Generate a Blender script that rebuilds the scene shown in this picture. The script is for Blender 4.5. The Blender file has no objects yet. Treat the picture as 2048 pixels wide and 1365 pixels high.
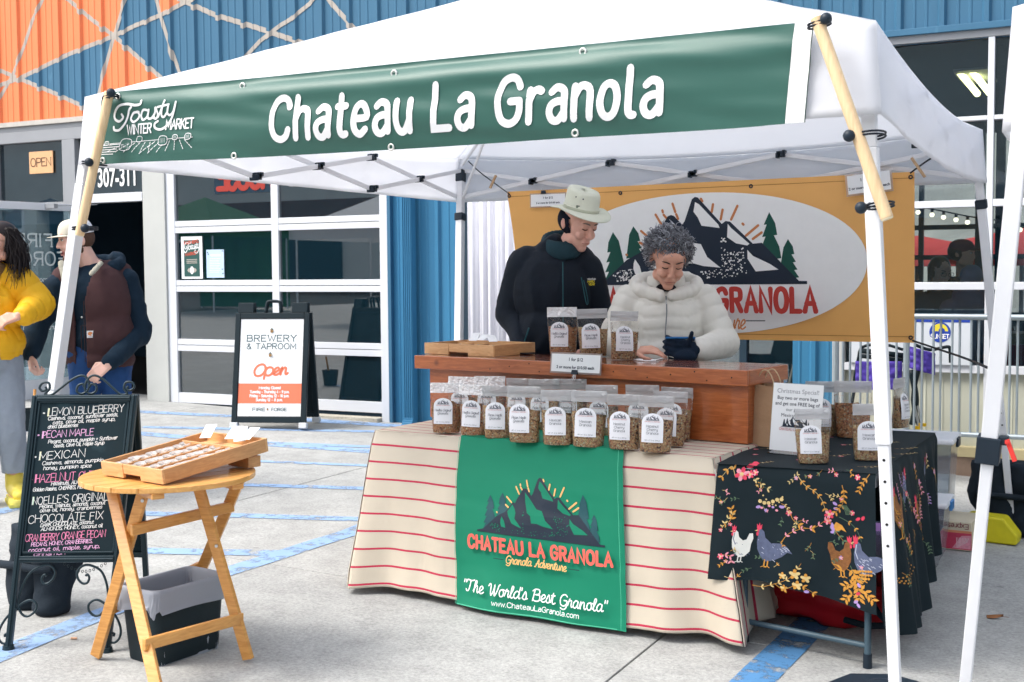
import bpy, bmesh, math, random
from mathutils import Vector, Matrix, noise, Euler
random.seed(7)
SC = bpy.context.scene
COL = SC.collection
PI = math.pi

# ---------------- camera, world, sun, exposure ----------------
CAM_F, CAM_YAW, CAM_PITCH, CAM_ROLL, CAM_H = 2420.0, math.radians(26.6), math.radians(-3.25), math.radians(-0.42), 1.3
def cam_axes():
    f = Vector((-math.sin(CAM_YAW)*math.cos(CAM_PITCH), math.cos(CAM_YAW)*math.cos(CAM_PITCH), math.sin(CAM_PITCH)))
    r = Vector((math.cos(CAM_YAW), math.sin(CAM_YAW), 0)); d = f.cross(r)
    c, s = math.cos(CAM_ROLL), math.sin(CAM_ROLL)
    return r*c-d*s, r*s+d*c, f
AR, AD, AF = cam_axes()
cam = bpy.data.objects.new('camera', bpy.data.cameras.new('camera')); COL.objects.link(cam)
cam.matrix_world = Matrix(((AR.x, -AD.x, -AF.x, 0), (AR.y, -AD.y, -AF.y, 0), (AR.z, -AD.z, -AF.z, CAM_H), (0, 0, 0, 1)))
cam.data.sensor_width = 36; cam.data.lens = CAM_F/2048*36; cam.data.clip_end = 300; cam.data.clip_start = 0.05
cam.data.dof.use_dof = True; cam.data.dof.focus_distance = 5.9; cam.data.dof.aperture_fstop = 7.1
SC.camera = cam
SUN_EL, SUN_AZ = math.radians(54), math.radians(228)     # azimuth the light comes from, measured clockwise from +Y
world = bpy.data.worlds.new('World'); SC.world = world; world.use_nodes = True
nt = world.node_tree; bg = nt.nodes['Background']
sky = nt.nodes.new('ShaderNodeTexSky'); sky.sky_type = 'NISHITA'; sky.sun_disc = False
sky.sun_elevation = SUN_EL; sky.sun_rotation = SUN_AZ; sky.dust_density = 4.0; sky.air_density = 1.3; sky.ozone_density = 1.0
hs = nt.nodes.new('ShaderNodeHueSaturation'); hs.inputs['Saturation'].default_value = 0.5
nt.links.new(sky.outputs[0], hs.inputs['Color']); nt.links.new(hs.outputs[0], bg.inputs[0]); bg.inputs[1].default_value = 0.15
sun = bpy.data.objects.new('sun', bpy.data.lights.new('sun', 'SUN')); COL.objects.link(sun)
sun.data.energy = 1.15; sun.data.angle = math.radians(20); sun.data.color = (1, 0.96, 0.9)
sdir = Vector((math.sin(SUN_AZ)*math.cos(SUN_EL), math.cos(SUN_AZ)*math.cos(SUN_EL), math.sin(SUN_EL)))
sun.rotation_euler = sdir.to_track_quat('Z', 'Y').to_euler(); sun.location = (0, 0, 12)
SC.view_settings.view_transform = 'Standard'; SC.view_settings.look = 'None'; SC.view_settings.gamma = 1
SC.view_settings.use_curve_mapping = False; SC.view_settings.exposure = 1.12
SC.render.engine = 'CYCLES'; SC.cycles.max_bounces = 8; SC.cycles.transparent_max_bounces = 24
SC.cycles.use_denoising = True; SC.cycles.caustics_reflective = False; SC.cycles.caustics_refractive = False
SC.cycles.sample_clamp_indirect = 4

# ---------------- survey: sight lines of the photograph met with real planes ----------------
CH = Vector((0, 0, CAM_H))
def sight(x, y): return AR*((x-1024)/CAM_F)+AD*((y-682.5)/CAM_F)+AF
def PL(x, y, P, n):
    d = sight(x, y); n = Vector(n); return CH+d*(n.dot(Vector(P)-CH)/n.dot(d))
def WP(x, y, Y): return PL(x, y, (0, Y, 0), (0, 1, 0))
def HP(x, y, z): return PL(x, y, (0, 0, z), (0, 0, 1))
GS = -0.03
def gz(X): return GS*(X+8.3)
def GP(x, y): return PL(x, y, (-8.3, 0, 0), (-GS, 0, 1))

# ---------------- materials ----------------
MATS = {}
def nodes_of(m): m.use_nodes = True; return m.node_tree, m.node_tree.nodes['Principled BSDF']
def M(name, rgb=(.5, .5, .5), rough=.6, var=.12, vs=12., bump=0., bs=80., metal=0., coat=0., wear=None, stretch=None, sheen=0., trans=0., emit=None, spec=None):
    if name in MATS: return MATS[name]
    m = bpy.data.materials.new(name); nt, b = nodes_of(m); L = nt.links.new; N = nt.nodes.new
    tc = N('ShaderNodeTexCoord'); mp = N('ShaderNodeMapping'); L(tc.outputs['Object'], mp.inputs[0])
    if stretch: mp.inputs['Scale'].default_value = stretch
    n1 = N('ShaderNodeTexNoise'); n1.inputs['Scale'].default_value = vs; n1.inputs['Detail'].default_value = 6; n1.inputs['Roughness'].default_value = .6
    L(mp.outputs[0], n1.inputs['Vector'])
    mx = N('ShaderNodeMix'); mx.data_type = 'RGBA'; L(n1.outputs['Fac'], mx.inputs[0])
    mx.inputs[6].default_value = (*[c*(1-var*1.6) for c in rgb], 1); mx.inputs[7].default_value = (*[min(1, c*(1+var*1.6)) for c in rgb], 1)
    out = mx.outputs[2]
    if wear:      # (rgb, threshold, scale)
        n2 = N('ShaderNodeTexNoise'); n2.inputs['Scale'].default_value = wear[2]; n2.inputs['Detail'].default_value = 8; L(mp.outputs[0], n2.inputs['Vector'])
        rp = N('ShaderNodeValToRGB'); rp.color_ramp.elements[0].position = wear[1]; rp.color_ramp.elements[1].position = min(1, wear[1]+.08); L(n2.outputs['Fac'], rp.inputs[0])
        m2 = N('ShaderNodeMix'); m2.data_type = 'RGBA'; L(rp.outputs[0], m2.inputs[0]); L(out, m2.inputs[6]); m2.inputs[7].default_value = (*wear[0], 1); out = m2.outputs[2]
    L(out, b.inputs['Base Color']); b.inputs['Roughness'].default_value = rough; b.inputs['Metallic'].default_value = metal
    if coat: b.inputs['Coat Weight'].default_value = coat; b.inputs['Coat Roughness'].default_value = .15
    if sheen: b.inputs['Sheen Weight'].default_value = sheen
    if trans: b.inputs['Transmission Weight'].default_value = trans
    if spec is None and not metal and not coat: spec = .28
    if spec is not None: b.inputs['Specular IOR Level'].default_value = spec
    if emit: b.inputs['Emission Color'].default_value = (*emit[0], 1); b.inputs['Emission Strength'].default_value = emit[1]
    if bump:
        n3 = N('ShaderNodeTexNoise'); n3.inputs['Scale'].default_value = bs; n3.inputs['Detail'].default_value = 4; L(mp.outputs[0], n3.inputs['Vector'])
        bp = N('ShaderNodeBump'); bp.inputs['Strength'].default_value = bump; bp.inputs['Distance'].default_value = .01; L(n3.outputs['Fac'], bp.inputs['Height']); L(bp.outputs[0], b.inputs['Normal'])
    MATS[name] = m; return m
def wood(name, light, dark, rough=.45, scale=6., axis=(1, 1, 14), coat=0., knots=None):
    if name in MATS: return MATS[name]
    m = bpy.data.materials.new(name); nt, b = nodes_of(m); L = nt.links.new; N = nt.nodes.new
    tc = N('ShaderNodeTexCoord'); mp = N('ShaderNodeMapping'); L(tc.outputs['Object'], mp.inputs[0]); mp.inputs['Scale'].default_value = axis
    n1 = N('ShaderNodeTexNoise'); n1.inputs['Scale'].default_value = scale; n1.inputs['Detail'].default_value = 8; n1.inputs['Distortion'].default_value = 1.2; L(mp.outputs[0], n1.inputs['Vector'])
    n0 = N('ShaderNodeTexNoise'); n0.inputs['Scale'].default_value = 3; L(tc.outputs['Object'], n0.inputs['Vector'])
    rp = N('ShaderNodeValToRGB'); e = rp.color_ramp.elements; e[0].position = .3; e[1].position = .7; e[0].color = (*dark, 1); e[1].color = (*light, 1); L(n1.outputs['Fac'], rp.inputs[0])
    hv = N('ShaderNodeHueSaturation'); mr = N('ShaderNodeMapRange'); mr.inputs[3].default_value = .8; mr.inputs[4].default_value = 1.2; L(n0.outputs['Fac'], mr.inputs[0]); L(mr.outputs[0], hv.inputs['Value']); L(rp.outputs[0], hv.inputs['Color'])
    out = hv.outputs[0]
    if knots:
        vo = N('ShaderNodeTexVoronoi'); vo.inputs['Scale'].default_value = knots[1]; L(tc.outputs['Object'], vo.inputs['Vector'])
        kr = N('ShaderNodeValToRGB'); kr.color_ramp.elements[0].position = knots[2]; kr.color_ramp.elements[1].position = knots[2]+.06
        kr.color_ramp.elements[0].color = (1, 1, 1, 1); kr.color_ramp.elements[1].color = (0, 0, 0, 1); L(vo.outputs['Distance'], kr.inputs[0])
        m2 = N('ShaderNodeMix'); m2.data_type = 'RGBA'; L(kr.outputs[0], m2.inputs[0]); L(out, m2.inputs[6]); m2.inputs[7].default_value = (*knots[0], 1); out = m2.outputs[2]
    L(out, b.inputs['Base Color']); b.inputs['Roughness'].default_value = rough
    if coat: b.inputs['Coat Weight'].default_value = coat; b.inputs['Coat Roughness'].default_value = .12
    bp = N('ShaderNodeBump'); bp.inputs['Strength'].default_value = .15; bp.inputs['Distance'].default_value = .004; L(n1.outputs['Fac'], bp.inputs['Height']); L(bp.outputs[0], b.inputs['Normal'])
    MATS[name] = m; return m
def glass(name, tint=(.75, .85, .88), refl=.9, rough=.01, haze=0., hz=(.8, .85, .9), ior=1.5, crinkle=0.):
    if name in MATS: return MATS[name]
    m = bpy.data.materials.new(name); m.use_nodes = True; nt = m.node_tree; nt.nodes.clear(); L = nt.links.new; N = nt.nodes.new
    o = N('ShaderNodeOutputMaterial'); tr = N('ShaderNodeBsdfTransparent'); tr.inputs[0].default_value = (*tint, 1)
    gl = N('ShaderNodeBsdfGlossy'); gl.inputs['Roughness'].default_value = rough; gl.inputs[0].default_value = (refl, refl, refl, 1)
    fr = N('ShaderNodeFresnel'); fr.inputs[0].default_value = ior
    bf = N('ShaderNodeNewGeometry'); 
    if crinkle:
        tc = N('ShaderNodeTexCoord'); nz = N('ShaderNodeTexNoise'); nz.inputs['Scale'].default_value = 38; nz.inputs['Detail'].default_value = 5; nz.inputs['Distortion'].default_value = 1.5; L(tc.outputs['Object'], nz.inputs['Vector'])
        bp = N('ShaderNodeBump'); bp.inputs['Strength'].default_value = crinkle; bp.inputs['Distance'].default_value = .02; L(nz.outputs['Fac'], bp.inputs['Height']); L(bp.outputs[0], gl.inputs['Normal']); L(bp.outputs[0], fr.inputs['Normal'])
    mx = N('ShaderNodeMixShader'); L(fr.outputs[0], mx.inputs[0]); L(tr.outputs[0], mx.inputs[1]); L(gl.outputs[0], mx.inputs[2]); last = mx.outputs[0]
    if haze:
        df = N('ShaderNodeBsdfDiffuse'); df.inputs[0].default_value = (*hz, 1); tl = N('ShaderNodeBsdfTranslucent'); tl.inputs[0].default_value = (*hz, 1)
        a = N('ShaderNodeMixShader'); a.inputs[0].default_value = .5; L(df.outputs[0], a.inputs[1]); L(tl.outputs[0], a.inputs[2])
        m2 = N('ShaderNodeMixShader'); m2.inputs[0].default_value = haze; L(last, m2.inputs[1]); L(a.outputs[0], m2.inputs[2]); last = m2.outputs[0]
    L(last, o.inputs[0]); MATS[name] = m; return m
def fabric(name, rgb=(.5, .5, .5), rough=.85, trans=.0, weave=400., bump=.15, var=.06, shiny=0.):
    """woven cloth; trans>0 lets daylight through"""
    if name in MATS: return MATS[name]
    m = M(name, rgb, rough, var, 5., bump, weave)
    if trans:
        nt = m.node_tree; b = nt.nodes['Principled BSDF']; o = nt.nodes['Material Output']
        tl = nt.nodes.new('ShaderNodeBsdfTranslucent'); tl.inputs[0].default_value = (*rgb, 1); mx = nt.nodes.new('ShaderNodeMixShader'); mx.inputs[0].default_value = trans
        nt.links.new(b.outputs[0], mx.inputs[1]); nt.links.new(tl.outputs[0], mx.inputs[2]); nt.links.new(mx.outputs[0], o.inputs[0])
    return m

# ---------------- mesh building ----------------
class MB:
    def __init__(s): s.v = []; s.f = []; s.m = []; s.mats = []
    def mi(s, mat):
        if mat is None: return 0
        if mat not in s.mats: s.mats.append(mat)
        return s.mats.index(mat)
    def add(s, vs, fs, mat=None):
        o = len(s.v); s.v += [Vector(p) for p in vs]; k = s.mi(mat)
        for f in fs: s.f.append([o+i for i in f]); s.m.append(k)
        return s
    def box(s, c, d, R=None, mat=None, taper=1.):
        vs = []
        for sz in (-1, 1):
            for sx, sy in ((-1, -1), (1, -1), (1, 1), (-1, 1)):
                t = taper if sz > 0 else 1.
                p = Vector((sx*d[0]/2*t, sy*d[1]/2*t, sz*d[2]/2)); vs.append(Vector(c)+(R@p if R else p))
        return s.add(vs, [(3, 2, 1, 0), (4, 5, 6, 7), (0, 1, 5, 4), (1, 2, 6, 5), (2, 3, 7, 6), (3, 0, 4, 7)], mat)
    def beam(s, a, b, w, h, up=(0, 0, 1), mat=None):
        a, b = Vector(a), Vector(b); d = (b-a); L = d.length; d.normalize(); u = Vector(up)
        x = d.cross(u); x = x.normalized() if x.length > 1e-4 else Vector((1, 0, 0)); y = x.cross(d)
        R = Matrix((x, d, y)).transposed(); return s.box((a+b)/2, (w, L, h), R, mat)
    def cyl(s, a, b, r0, r1=None, n=12, mat=None, caps=True):
        r1 = r0 if r1 is None else r1; a, b = Vector(a), Vector(b); d = (b-a).normalized()
        x = d.orthogonal().normalized(); y = d.cross(x); vs = []
        for p, r in ((a, r0), (b, r1)):
            for i in range(n): t = 2*PI*i/n; vs.append(p+x*math.cos(t)*r+y*math.sin(t)*r)
        fs = [(i, (i+1) % n, n+(i+1) % n, n+i) for i in range(n)]
        if caps: fs += [tuple(range(n-1, -1, -1)), tuple(range(n, 2*n))]
        return s.add(vs, fs, mat)
    def tube(s, pts, r, n=8, mat=None, closed=False, rr=None):
        pts = [Vector(p) for p in pts]; k = len(pts); vs = []; x = None
        for i, p in enumerate(pts):
            if closed: d = pts[(i+1) % k]-pts[i-1]
            else: d = pts[min(i+1, k-1)]-pts[max(i-1, 0)]
            d = d.normalized() if d.length > 1e-9 else Vector((0, 0, 1))
            if x is None: x = d.orthogonal().normalized()
            x = (x-d*x.dot(d)); x = x.normalized() if x.length > 1e-6 else d.orthogonal().normalized(); y = d.cross(x)
            q = rr[i] if rr else r
            for j in range(n): t = 2*PI*j/n; vs.append(p+x*math.cos(t)*q+y*math.sin(t)*q)
        fs = []
        for i in range(k if closed else k-1):
            for j in range(n): fs.append((i*n+j, i*n+(j+1) % n, ((i+1) % k)*n+(j+1) % n, ((i+1) % k)*n+j))
        if not closed: fs += [tuple(range(n-1, -1, -1)), tuple(range((k-1)*n, k*n))]
        return s.add(vs, fs, mat)
    def ell(s, c, r, n=10, R=None, mat=None, seg=None):
        seg = seg or n*2; vs = [Vector((0, 0, 1))]
        for i in range(1, n):
            a = PI*i/n
            for j in range(seg): t = 2*PI*j/seg; vs.append(Vector((math.sin(a)*math.cos(t), math.sin(a)*math.sin(t), math.cos(a))))
        vs.append(Vector((0, 0, -1))); fs = [(0, 1+j, 1+(j+1) % seg) for j in range(seg)]
        for i in range(n-2):
            o = 1+i*seg
            for j in range(seg): fs.append((o+j, o+seg+j, o+seg+(j+1) % seg, o+(j+1) % seg))
        o = 1+(n-2)*seg; e = len(vs)-1; fs += [(o+j, e, o+(j+1) % seg) for j in range(seg)]
        r = Vector(r) if not isinstance(r, (int, float)) else Vector((r, r, r)); c = Vector(c)
        out = []
        for v in vs:
            p = Vector((v.x*r.x, v.y*r.y, v.z*r.z)); out.append(c+(R@p if R else p))
        return s.add(out, fs, mat)
    def lathe(s, c, prof, n=24, mat=None, sx=1., sy=1.):
        vs = []; k = len(prof)
        for r, z in prof:
            for j in range(n): t = 2*PI*j/n; vs.append(Vector(c)+Vector((r*math.cos(t)*sx, r*math.sin(t)*sy, z)))
        fs = [(i*n+j, i*n+(j+1) % n, (i+1)*n+(j+1) % n, (i+1)*n+j) for i in range(k-1) for j in range(n)]
        fs += [tuple(range(n-1, -1, -1)), tuple(range((k-1)*n, k*n))]
        return s.add(vs, fs, mat)
    def grid(s, fn, nu, nv, mat=None, u0=0., u1=1., v0=0., v1=1.):
        vs = [Vector(fn(u0+(u1-u0)*i/nu, v0+(v1-v0)*j/nv)) for j in range(nv+1) for i in range(nu+1)]
        fs = [(j*(nu+1)+i, j*(nu+1)+i+1, (j+1)*(nu+1)+i+1, (j+1)*(nu+1)+i) for j in range(nv) for i in range(nu)]
        return s.add(vs, fs, mat)
    def ext(s, poly, y0, y1, mat=None, fr=None):
        """poly in (x,z) extruded y0..y1; fr maps (x,y,z)->point"""
        n = len(poly); fr = fr or (lambda x, y, z: Vector((x, y, z)))
        vs = [fr(x, y0, z) for x, z in poly]+[fr(x, y1, z) for x, z in poly]
        fs = [tuple(range(n)), tuple(range(2*n-1, n-1, -1))]+[(i, n+i, n+(i+1) % n, (i+1) % n) for i in range(n)]
        return s.add(vs, fs, mat)
    def build(s, name, mat=None, parent=None, world=False, smooth=False, bevel=0., solid=0., sub=0, offset=-1):
        me = bpy.data.meshes.new(name); vs = s.v
        if world and parent is not None:
            L, rz = PLOC[parent.name]; inv = (Matrix.Translation(L) @ Matrix.Rotation(rz, 4, 'Z')).inverted(); vs = [inv@p for p in vs]
        me.from_pydata([tuple(p) for p in vs], [], s.f)
        if s.mats:
            for q in s.mats: me.materials.append(q)
            me.polygons.foreach_set('material_index', s.m)
        elif mat: me.materials.append(mat)
        bm = bmesh.new(); bm.from_mesh(me); bmesh.ops.recalc_face_normals(bm, faces=bm.faces); bm.to_mesh(me); bm.free()
        o = bpy.data.objects.new(name, me); COL.objects.link(o)
        if parent is not None: o.parent = parent
        if smooth:
            me.polygons.foreach_set('use_smooth', [True]*len(me.polygons))
            if smooth != True: me.set_sharp_from_angle(angle=math.radians(smooth))
        if solid: md = o.modifiers.new('solid', 'SOLIDIFY'); md.thickness = solid; md.offset = offset
        if bevel: md = o.modifiers.new('bevel', 'BEVEL'); md.width = bevel; md.segments = 2; md.limit_method = 'ANGLE'
        if sub: md = o.modifiers.new('sub', 'SUBSURF'); md.levels = sub; md.render_levels = sub
        return o
PLOC = {}
def tag(o, label=None, cat=None, group=None, kind=None):
    if label: o['label'] = label
    if cat: o['category'] = cat
    if group: o['group'] = group
    if kind: o['kind'] = kind
    return o
def thing(name, label, cat, loc=(0, 0, 0), rz=0., group=None):
    o = bpy.data.objects.new(name, None); COL.objects.link(o); o.location = loc; o.rotation_euler = (0, 0, rz); o.empty_display_size = .1
    PLOC[o.name] = (Vector(loc), rz); return tag(o, label, cat, group)
def copy_thing(root, loc, rz, label, group=None, rx=0., ry=0., scale=1.):
    r = root.copy(); COL.objects.link(r); r.location = loc; r.rotation_euler = (rx, ry, rz); r.scale = (scale,)*3; r['label'] = label
    if group: r['group'] = group
    for ch in root.children:
        c = ch.copy(); COL.objects.link(c); c.parent = r
        for g in ch.children: d = g.copy(); COL.objects.link(d); d.parent = c
    return r
def catmull(pts, k=5, closed=False):
    n = len(pts)
    if n < 3: return [tuple(p) for p in pts]
    out = []
    for i in range(n if closed else n-1):
        p0, p1, p2, p3 = (pts[(i-1) % n] if closed or i > 0 else pts[0]), pts[i], pts[(i+1) % n], (pts[(i+2) % n] if closed or i+2 < n else pts[-1])
        for j in range(k):
            t = j/k; out.append(tuple(.5*(2*b+(c-a)*t+(2*a-5*b+4*c-d)*t*t+(-a+3*b-3*c+d)*t**3) for a, b, c, d in zip(p0, p1, p2, p3)))
    if not closed: out.append(tuple(pts[-1]))
    return out

# ---------------- writing: a single-stroke alphabet (cap height 10, x height 7) and prints ----------------
G = {
'A': (8, "!0 0 4 10 8 0|1.4 3.5 6.6 3.5"), 'B': (7.5, "!0 0 0 10|0 10 4 10 6.3 9.3 6.3 6 4 5.3 0 5.3|0 5.3 4.5 5.2 7 4.2 7 1 4.5 0 0 0"), 'C': (8, "7.6 7.8 6.5 9.6 4 10.1 1.2 8.8 0 5 1.2 1.2 4 -.1 6.5 .6 7.6 2.2"),
'D': (8, "!0 0 0 10|0 10 3.5 10 6.8 8.3 7.8 5 6.8 1.7 3.5 0 0 0"), 'E': (6.5, "!6.2 10 0 10 0 0 6.4 0|0 5.2 5.2 5.2"), 'F': (6.3, "!6.2 10 0 10 0 0|0 5.2 5 5.2"),
'G': (8.4, "7.6 8 6.4 9.7 4 10.1 1.2 8.8 0 5 1.2 1.2 4 -.1 6.6 .6 7.8 2.6 7.9 4.6|!4.6 4.8 7.9 4.8"), 'H': (7.6, "0 0 0 10|7.4 0 7.4 10|0 5.2 7.4 5.2"), 'I': (1.6, "!.8 0 .8 10"),
'J': (5.5, "5 10 5 2.5 3.6 0 1.5 0 0 1.8"), 'K': (7.2, "!0 0 0 10|!6.6 10 0 4.2|!2.2 6.1 7 0"), 'L': (6, "!0 10 0 0 6 0"), 'M': (9.4, "!0 0 0 10 4.6 2.5 9.2 10 9.2 0"), 'N': (7.8, "!0 0 0 10 7.6 0 7.6 10"),
'O': (8.6, "@4.2 10.1 1.2 8.8 0 5 1.2 1.2 4.2 -.1 7.2 1.2 8.4 5 7.2 8.8"), 'P': (7, "!0 0 0 10|0 10 4 10 6.8 9 6.8 5.6 4 4.6 0 4.6"), 'Q': (8.6, "@4.2 10.1 1.2 8.8 0 5 1.2 1.2 4.2 -.1 7.2 1.2 8.4 5 7.2 8.8|5 2.5 8.4 -1"),
'R': (7.4, "!0 0 0 10|0 10 4 10 6.6 9.1 6.6 5.9 4 5 0 5|!3.5 5 7 0"), 'S': (7, "6.5 8.4 5 10 2 10 .4 8.4 .8 6.2 3.4 5.2 6 4 6.7 2 5 .1 2 -.1 .1 1.8"), 'T': (7, "!0 10 7 10|3.5 10 3.5 0"),
'U': (7.8, "0 10 0 3.2 1.3 .6 3.8 -.1 6.3 .6 7.6 3.2 7.6 10"), 'V': (7.6, "!0 10 3.8 0 7.6 10"), 'W': (10.5, "!0 10 2.7 0 5.2 8.5 7.8 0 10.4 10"), 'X': (7.4, "!0 0 7.4 10|!0 10 7.4 0"), 'Y': (7.4, "!0 10 3.7 4.8 7.4 10|!3.7 4.8 3.7 0"), 'Z': (7, "!.2 10 6.8 10 0 0 7 0"),
'a': (5.8, ".8 6.2 2.5 7.1 4.6 6.6 5.3 5 5.3 .2|5.3 4 3 4 .9 3.3 .2 1.7 1.2 .1 3.2 -.1 5.3 1.7"), 'b': (6, "!0 10 0 0|0 4.5 1.5 6.8 3.8 6.9 5.6 5.2 5.6 1.8 3.8 0 1.5 .1 0 2"), 'c': (5.2, "5 5.6 3.6 7 1.6 6.6 .1 4.6 .1 2.4 1.6 .3 3.6 0 5 1.2"),
'd': (6, "!5.6 10 5.6 0|5.6 4.8 4.2 6.8 1.9 6.9 .1 5.1 .1 1.9 1.9 0 4.2 .1 5.6 2.2"), 'e': (5.8, ".2 3.7 5.4 3.9 4.8 6.2 2.9 7.1 .9 6 .1 3.5 .9 .9 2.9 -.1 5 1"), 'f': (4, "4 9.4 2.8 10.1 1.6 9 1.5 7 1.5 0|0 6.6 3.4 6.6"),
'g': (6, "5.6 7 5.6 -1 4.2 -3 2 -3 .4 -2|5.6 4.8 4.2 6.8 1.9 6.9 .1 5.1 .1 2.1 1.9 .2 4.2 .3 5.6 2.2"), 'h': (5.8, "!0 10 0 0|0 4.5 1.4 6.7 3.5 7 5.2 5.6 5.3 0"), 'i': (1.4, "!.6 7 .6 0|!.6 9.3 .6 9.6"), 'j': (2.6, "1.8 7 1.8 -1.6 0 -3|!1.8 9.3 1.8 9.6"),
'k': (5.2, "!0 10 0 0|!4.6 6.8 .1 2.8|!1.7 4.2 5 0"), 'l': (2.2, ".4 10 .4 2 1 .2 2.2 0"), 'm': (9, "!0 7 0 0|0 4.6 1.4 6.7 3 7 4.4 5.6 4.4 0|4.4 4.6 5.8 6.7 7.4 7 8.7 5.6 8.7 0"), 'n': (5.8, "!0 7 0 0|0 4.6 1.5 6.7 3.5 7 5.2 5.6 5.3 0"),
'o': (6, "@2.8 7.1 .9 6.2 0 3.5 .9 .8 2.8 -.1 4.8 .8 5.6 3.5 4.8 6.2"), 'p': (6, "!0 7 0 -3|0 4.8 1.5 6.8 3.8 6.9 5.6 5.1 5.6 1.9 3.8 0 1.5 .1 0 2.2"), 'q': (6, "!5.6 7 5.6 -3|5.6 4.8 4.2 6.8 1.9 6.9 .1 5.1 .1 1.9 1.9 0 4.2 .1 5.6 2.2"),
'r': (4, "!0 7 0 0|0 4.2 1.2 6.4 2.8 7 4 6.6"), 's': (4.8, "4.4 5.9 3.2 7 1.2 6.8 .4 5.5 1.4 4 3.5 3.2 4.5 1.7 3.4 .1 1.4 -.1 .1 1.1"), 't': (4, "1.5 9.4 1.5 1.8 2.4 .1 4 .2|0 6.9 3.6 6.9"),
'u': (5.8, "0 7 0 2.4 1.2 .2 3.2 0 5.3 2.4|!5.3 7 5.3 0"), 'v': (5.4, "!0 7 2.7 0 5.4 7"), 'w': (7.8, "!0 7 2 0 3.9 6 5.8 0 7.8 7"), 'x': (5.2, "!0 0 5 7|!0 7 5 0"), 'y': (5.6, "0 7 .2 2.8 1.8 .6 3.6 .9 5.2 3|5.2 7 5 -1 3.6 -3 1.4 -2.8"), 'z': (5, "!0 7 4.8 7 0 0 5 0"),
'0': (6.4, "@3 10 .8 8.6 0 5 .8 1.4 3 0 5.2 1.4 6 5 5.2 8.6"), '1': (3.6, "!0 8 2.4 10 2.4 0"), '2': (6.4, ".2 7.8 1.6 9.8 4.4 9.9 5.8 8 4.8 5.2 0 0|!0 0 6 0"), '3': (6.2, ".4 8.6 2.4 10 5 9.4 5.4 7 3.4 5.4 2.4 5.3|2.4 5.3 5 4.6 5.9 2.4 4.6 .3 2.2 0 .2 1.4"),
'4': (6.6, "!4.6 0 4.6 10 0 3 6.4 3"), '5': (6.2, "!5.4 10 1 10 .6 5.6|.6 5.6 3.4 6.3 5.8 4.8 5.8 1.8 3.8 0 1.6 0 .1 1.2"), '6': (6.2, "5 9.6 2.4 8.2 .4 5 .2 2 2 0 4.4 .2 5.8 2.2 5 5 2.8 5.6 .6 4"), '7': (6, "!0 10 6 10 2 0"),
'8': (6.2, "@3 10 1 9.2 .8 6.8 3 5.4 5.6 3.8 5.4 1 3 0 .6 1 .4 3.8 3 5.4 5.2 6.8 5 9.2"), '9': (6.2, "1 .4 3.6 1.8 5.6 5 5.8 8 4 10 1.6 9.8 .2 7.8 1 5 3.2 4.4 5.4 6"),
'.': (1.6, "!.6 0 .6 .4"), ',': (1.8, "!1 .4 .2 -1.6"), "'": (1.6, "!.8 10 .6 7.6"), '"': (3.6, "!.8 10 .5 7.6|!2.8 10 2.5 7.6"), '&': (8, "7.4 0 2 7 1.8 9 3.4 10 4.8 8.8 4.4 7 .6 3.4 .4 1.2 2.2 -.1 4.8 .6 7 4"), '$': (6.8, "6 8 4.8 9.2 2 9.2 .6 7.8 1 6 3.2 5 5.6 4 6.2 2.4 4.8 .8 2 .6 .2 2.2|!3.2 10.8 3.2 -.8"),
':': (1.8, "!.8 1 .8 1.4|!.8 5.6 .8 6"), '-': (4.6, "!.6 4 4 4"), '(': (3, "2.6 11 .6 8 .2 4.6 .6 1.2 2.6 -1.6"), ')': (3, ".2 11 2.2 8 2.6 4.6 2.2 1.2 .2 -1.6"), '!': (1.8, "!.8 10 .8 3|!.8 0 .8 .4"), '+': (5, "!0 4 5 4|!2.5 1.5 2.5 6.5"), '/': (5, "!0 0 5 10"), '%': (1.8, "!.8 5 .8 5.6"),
}
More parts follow.
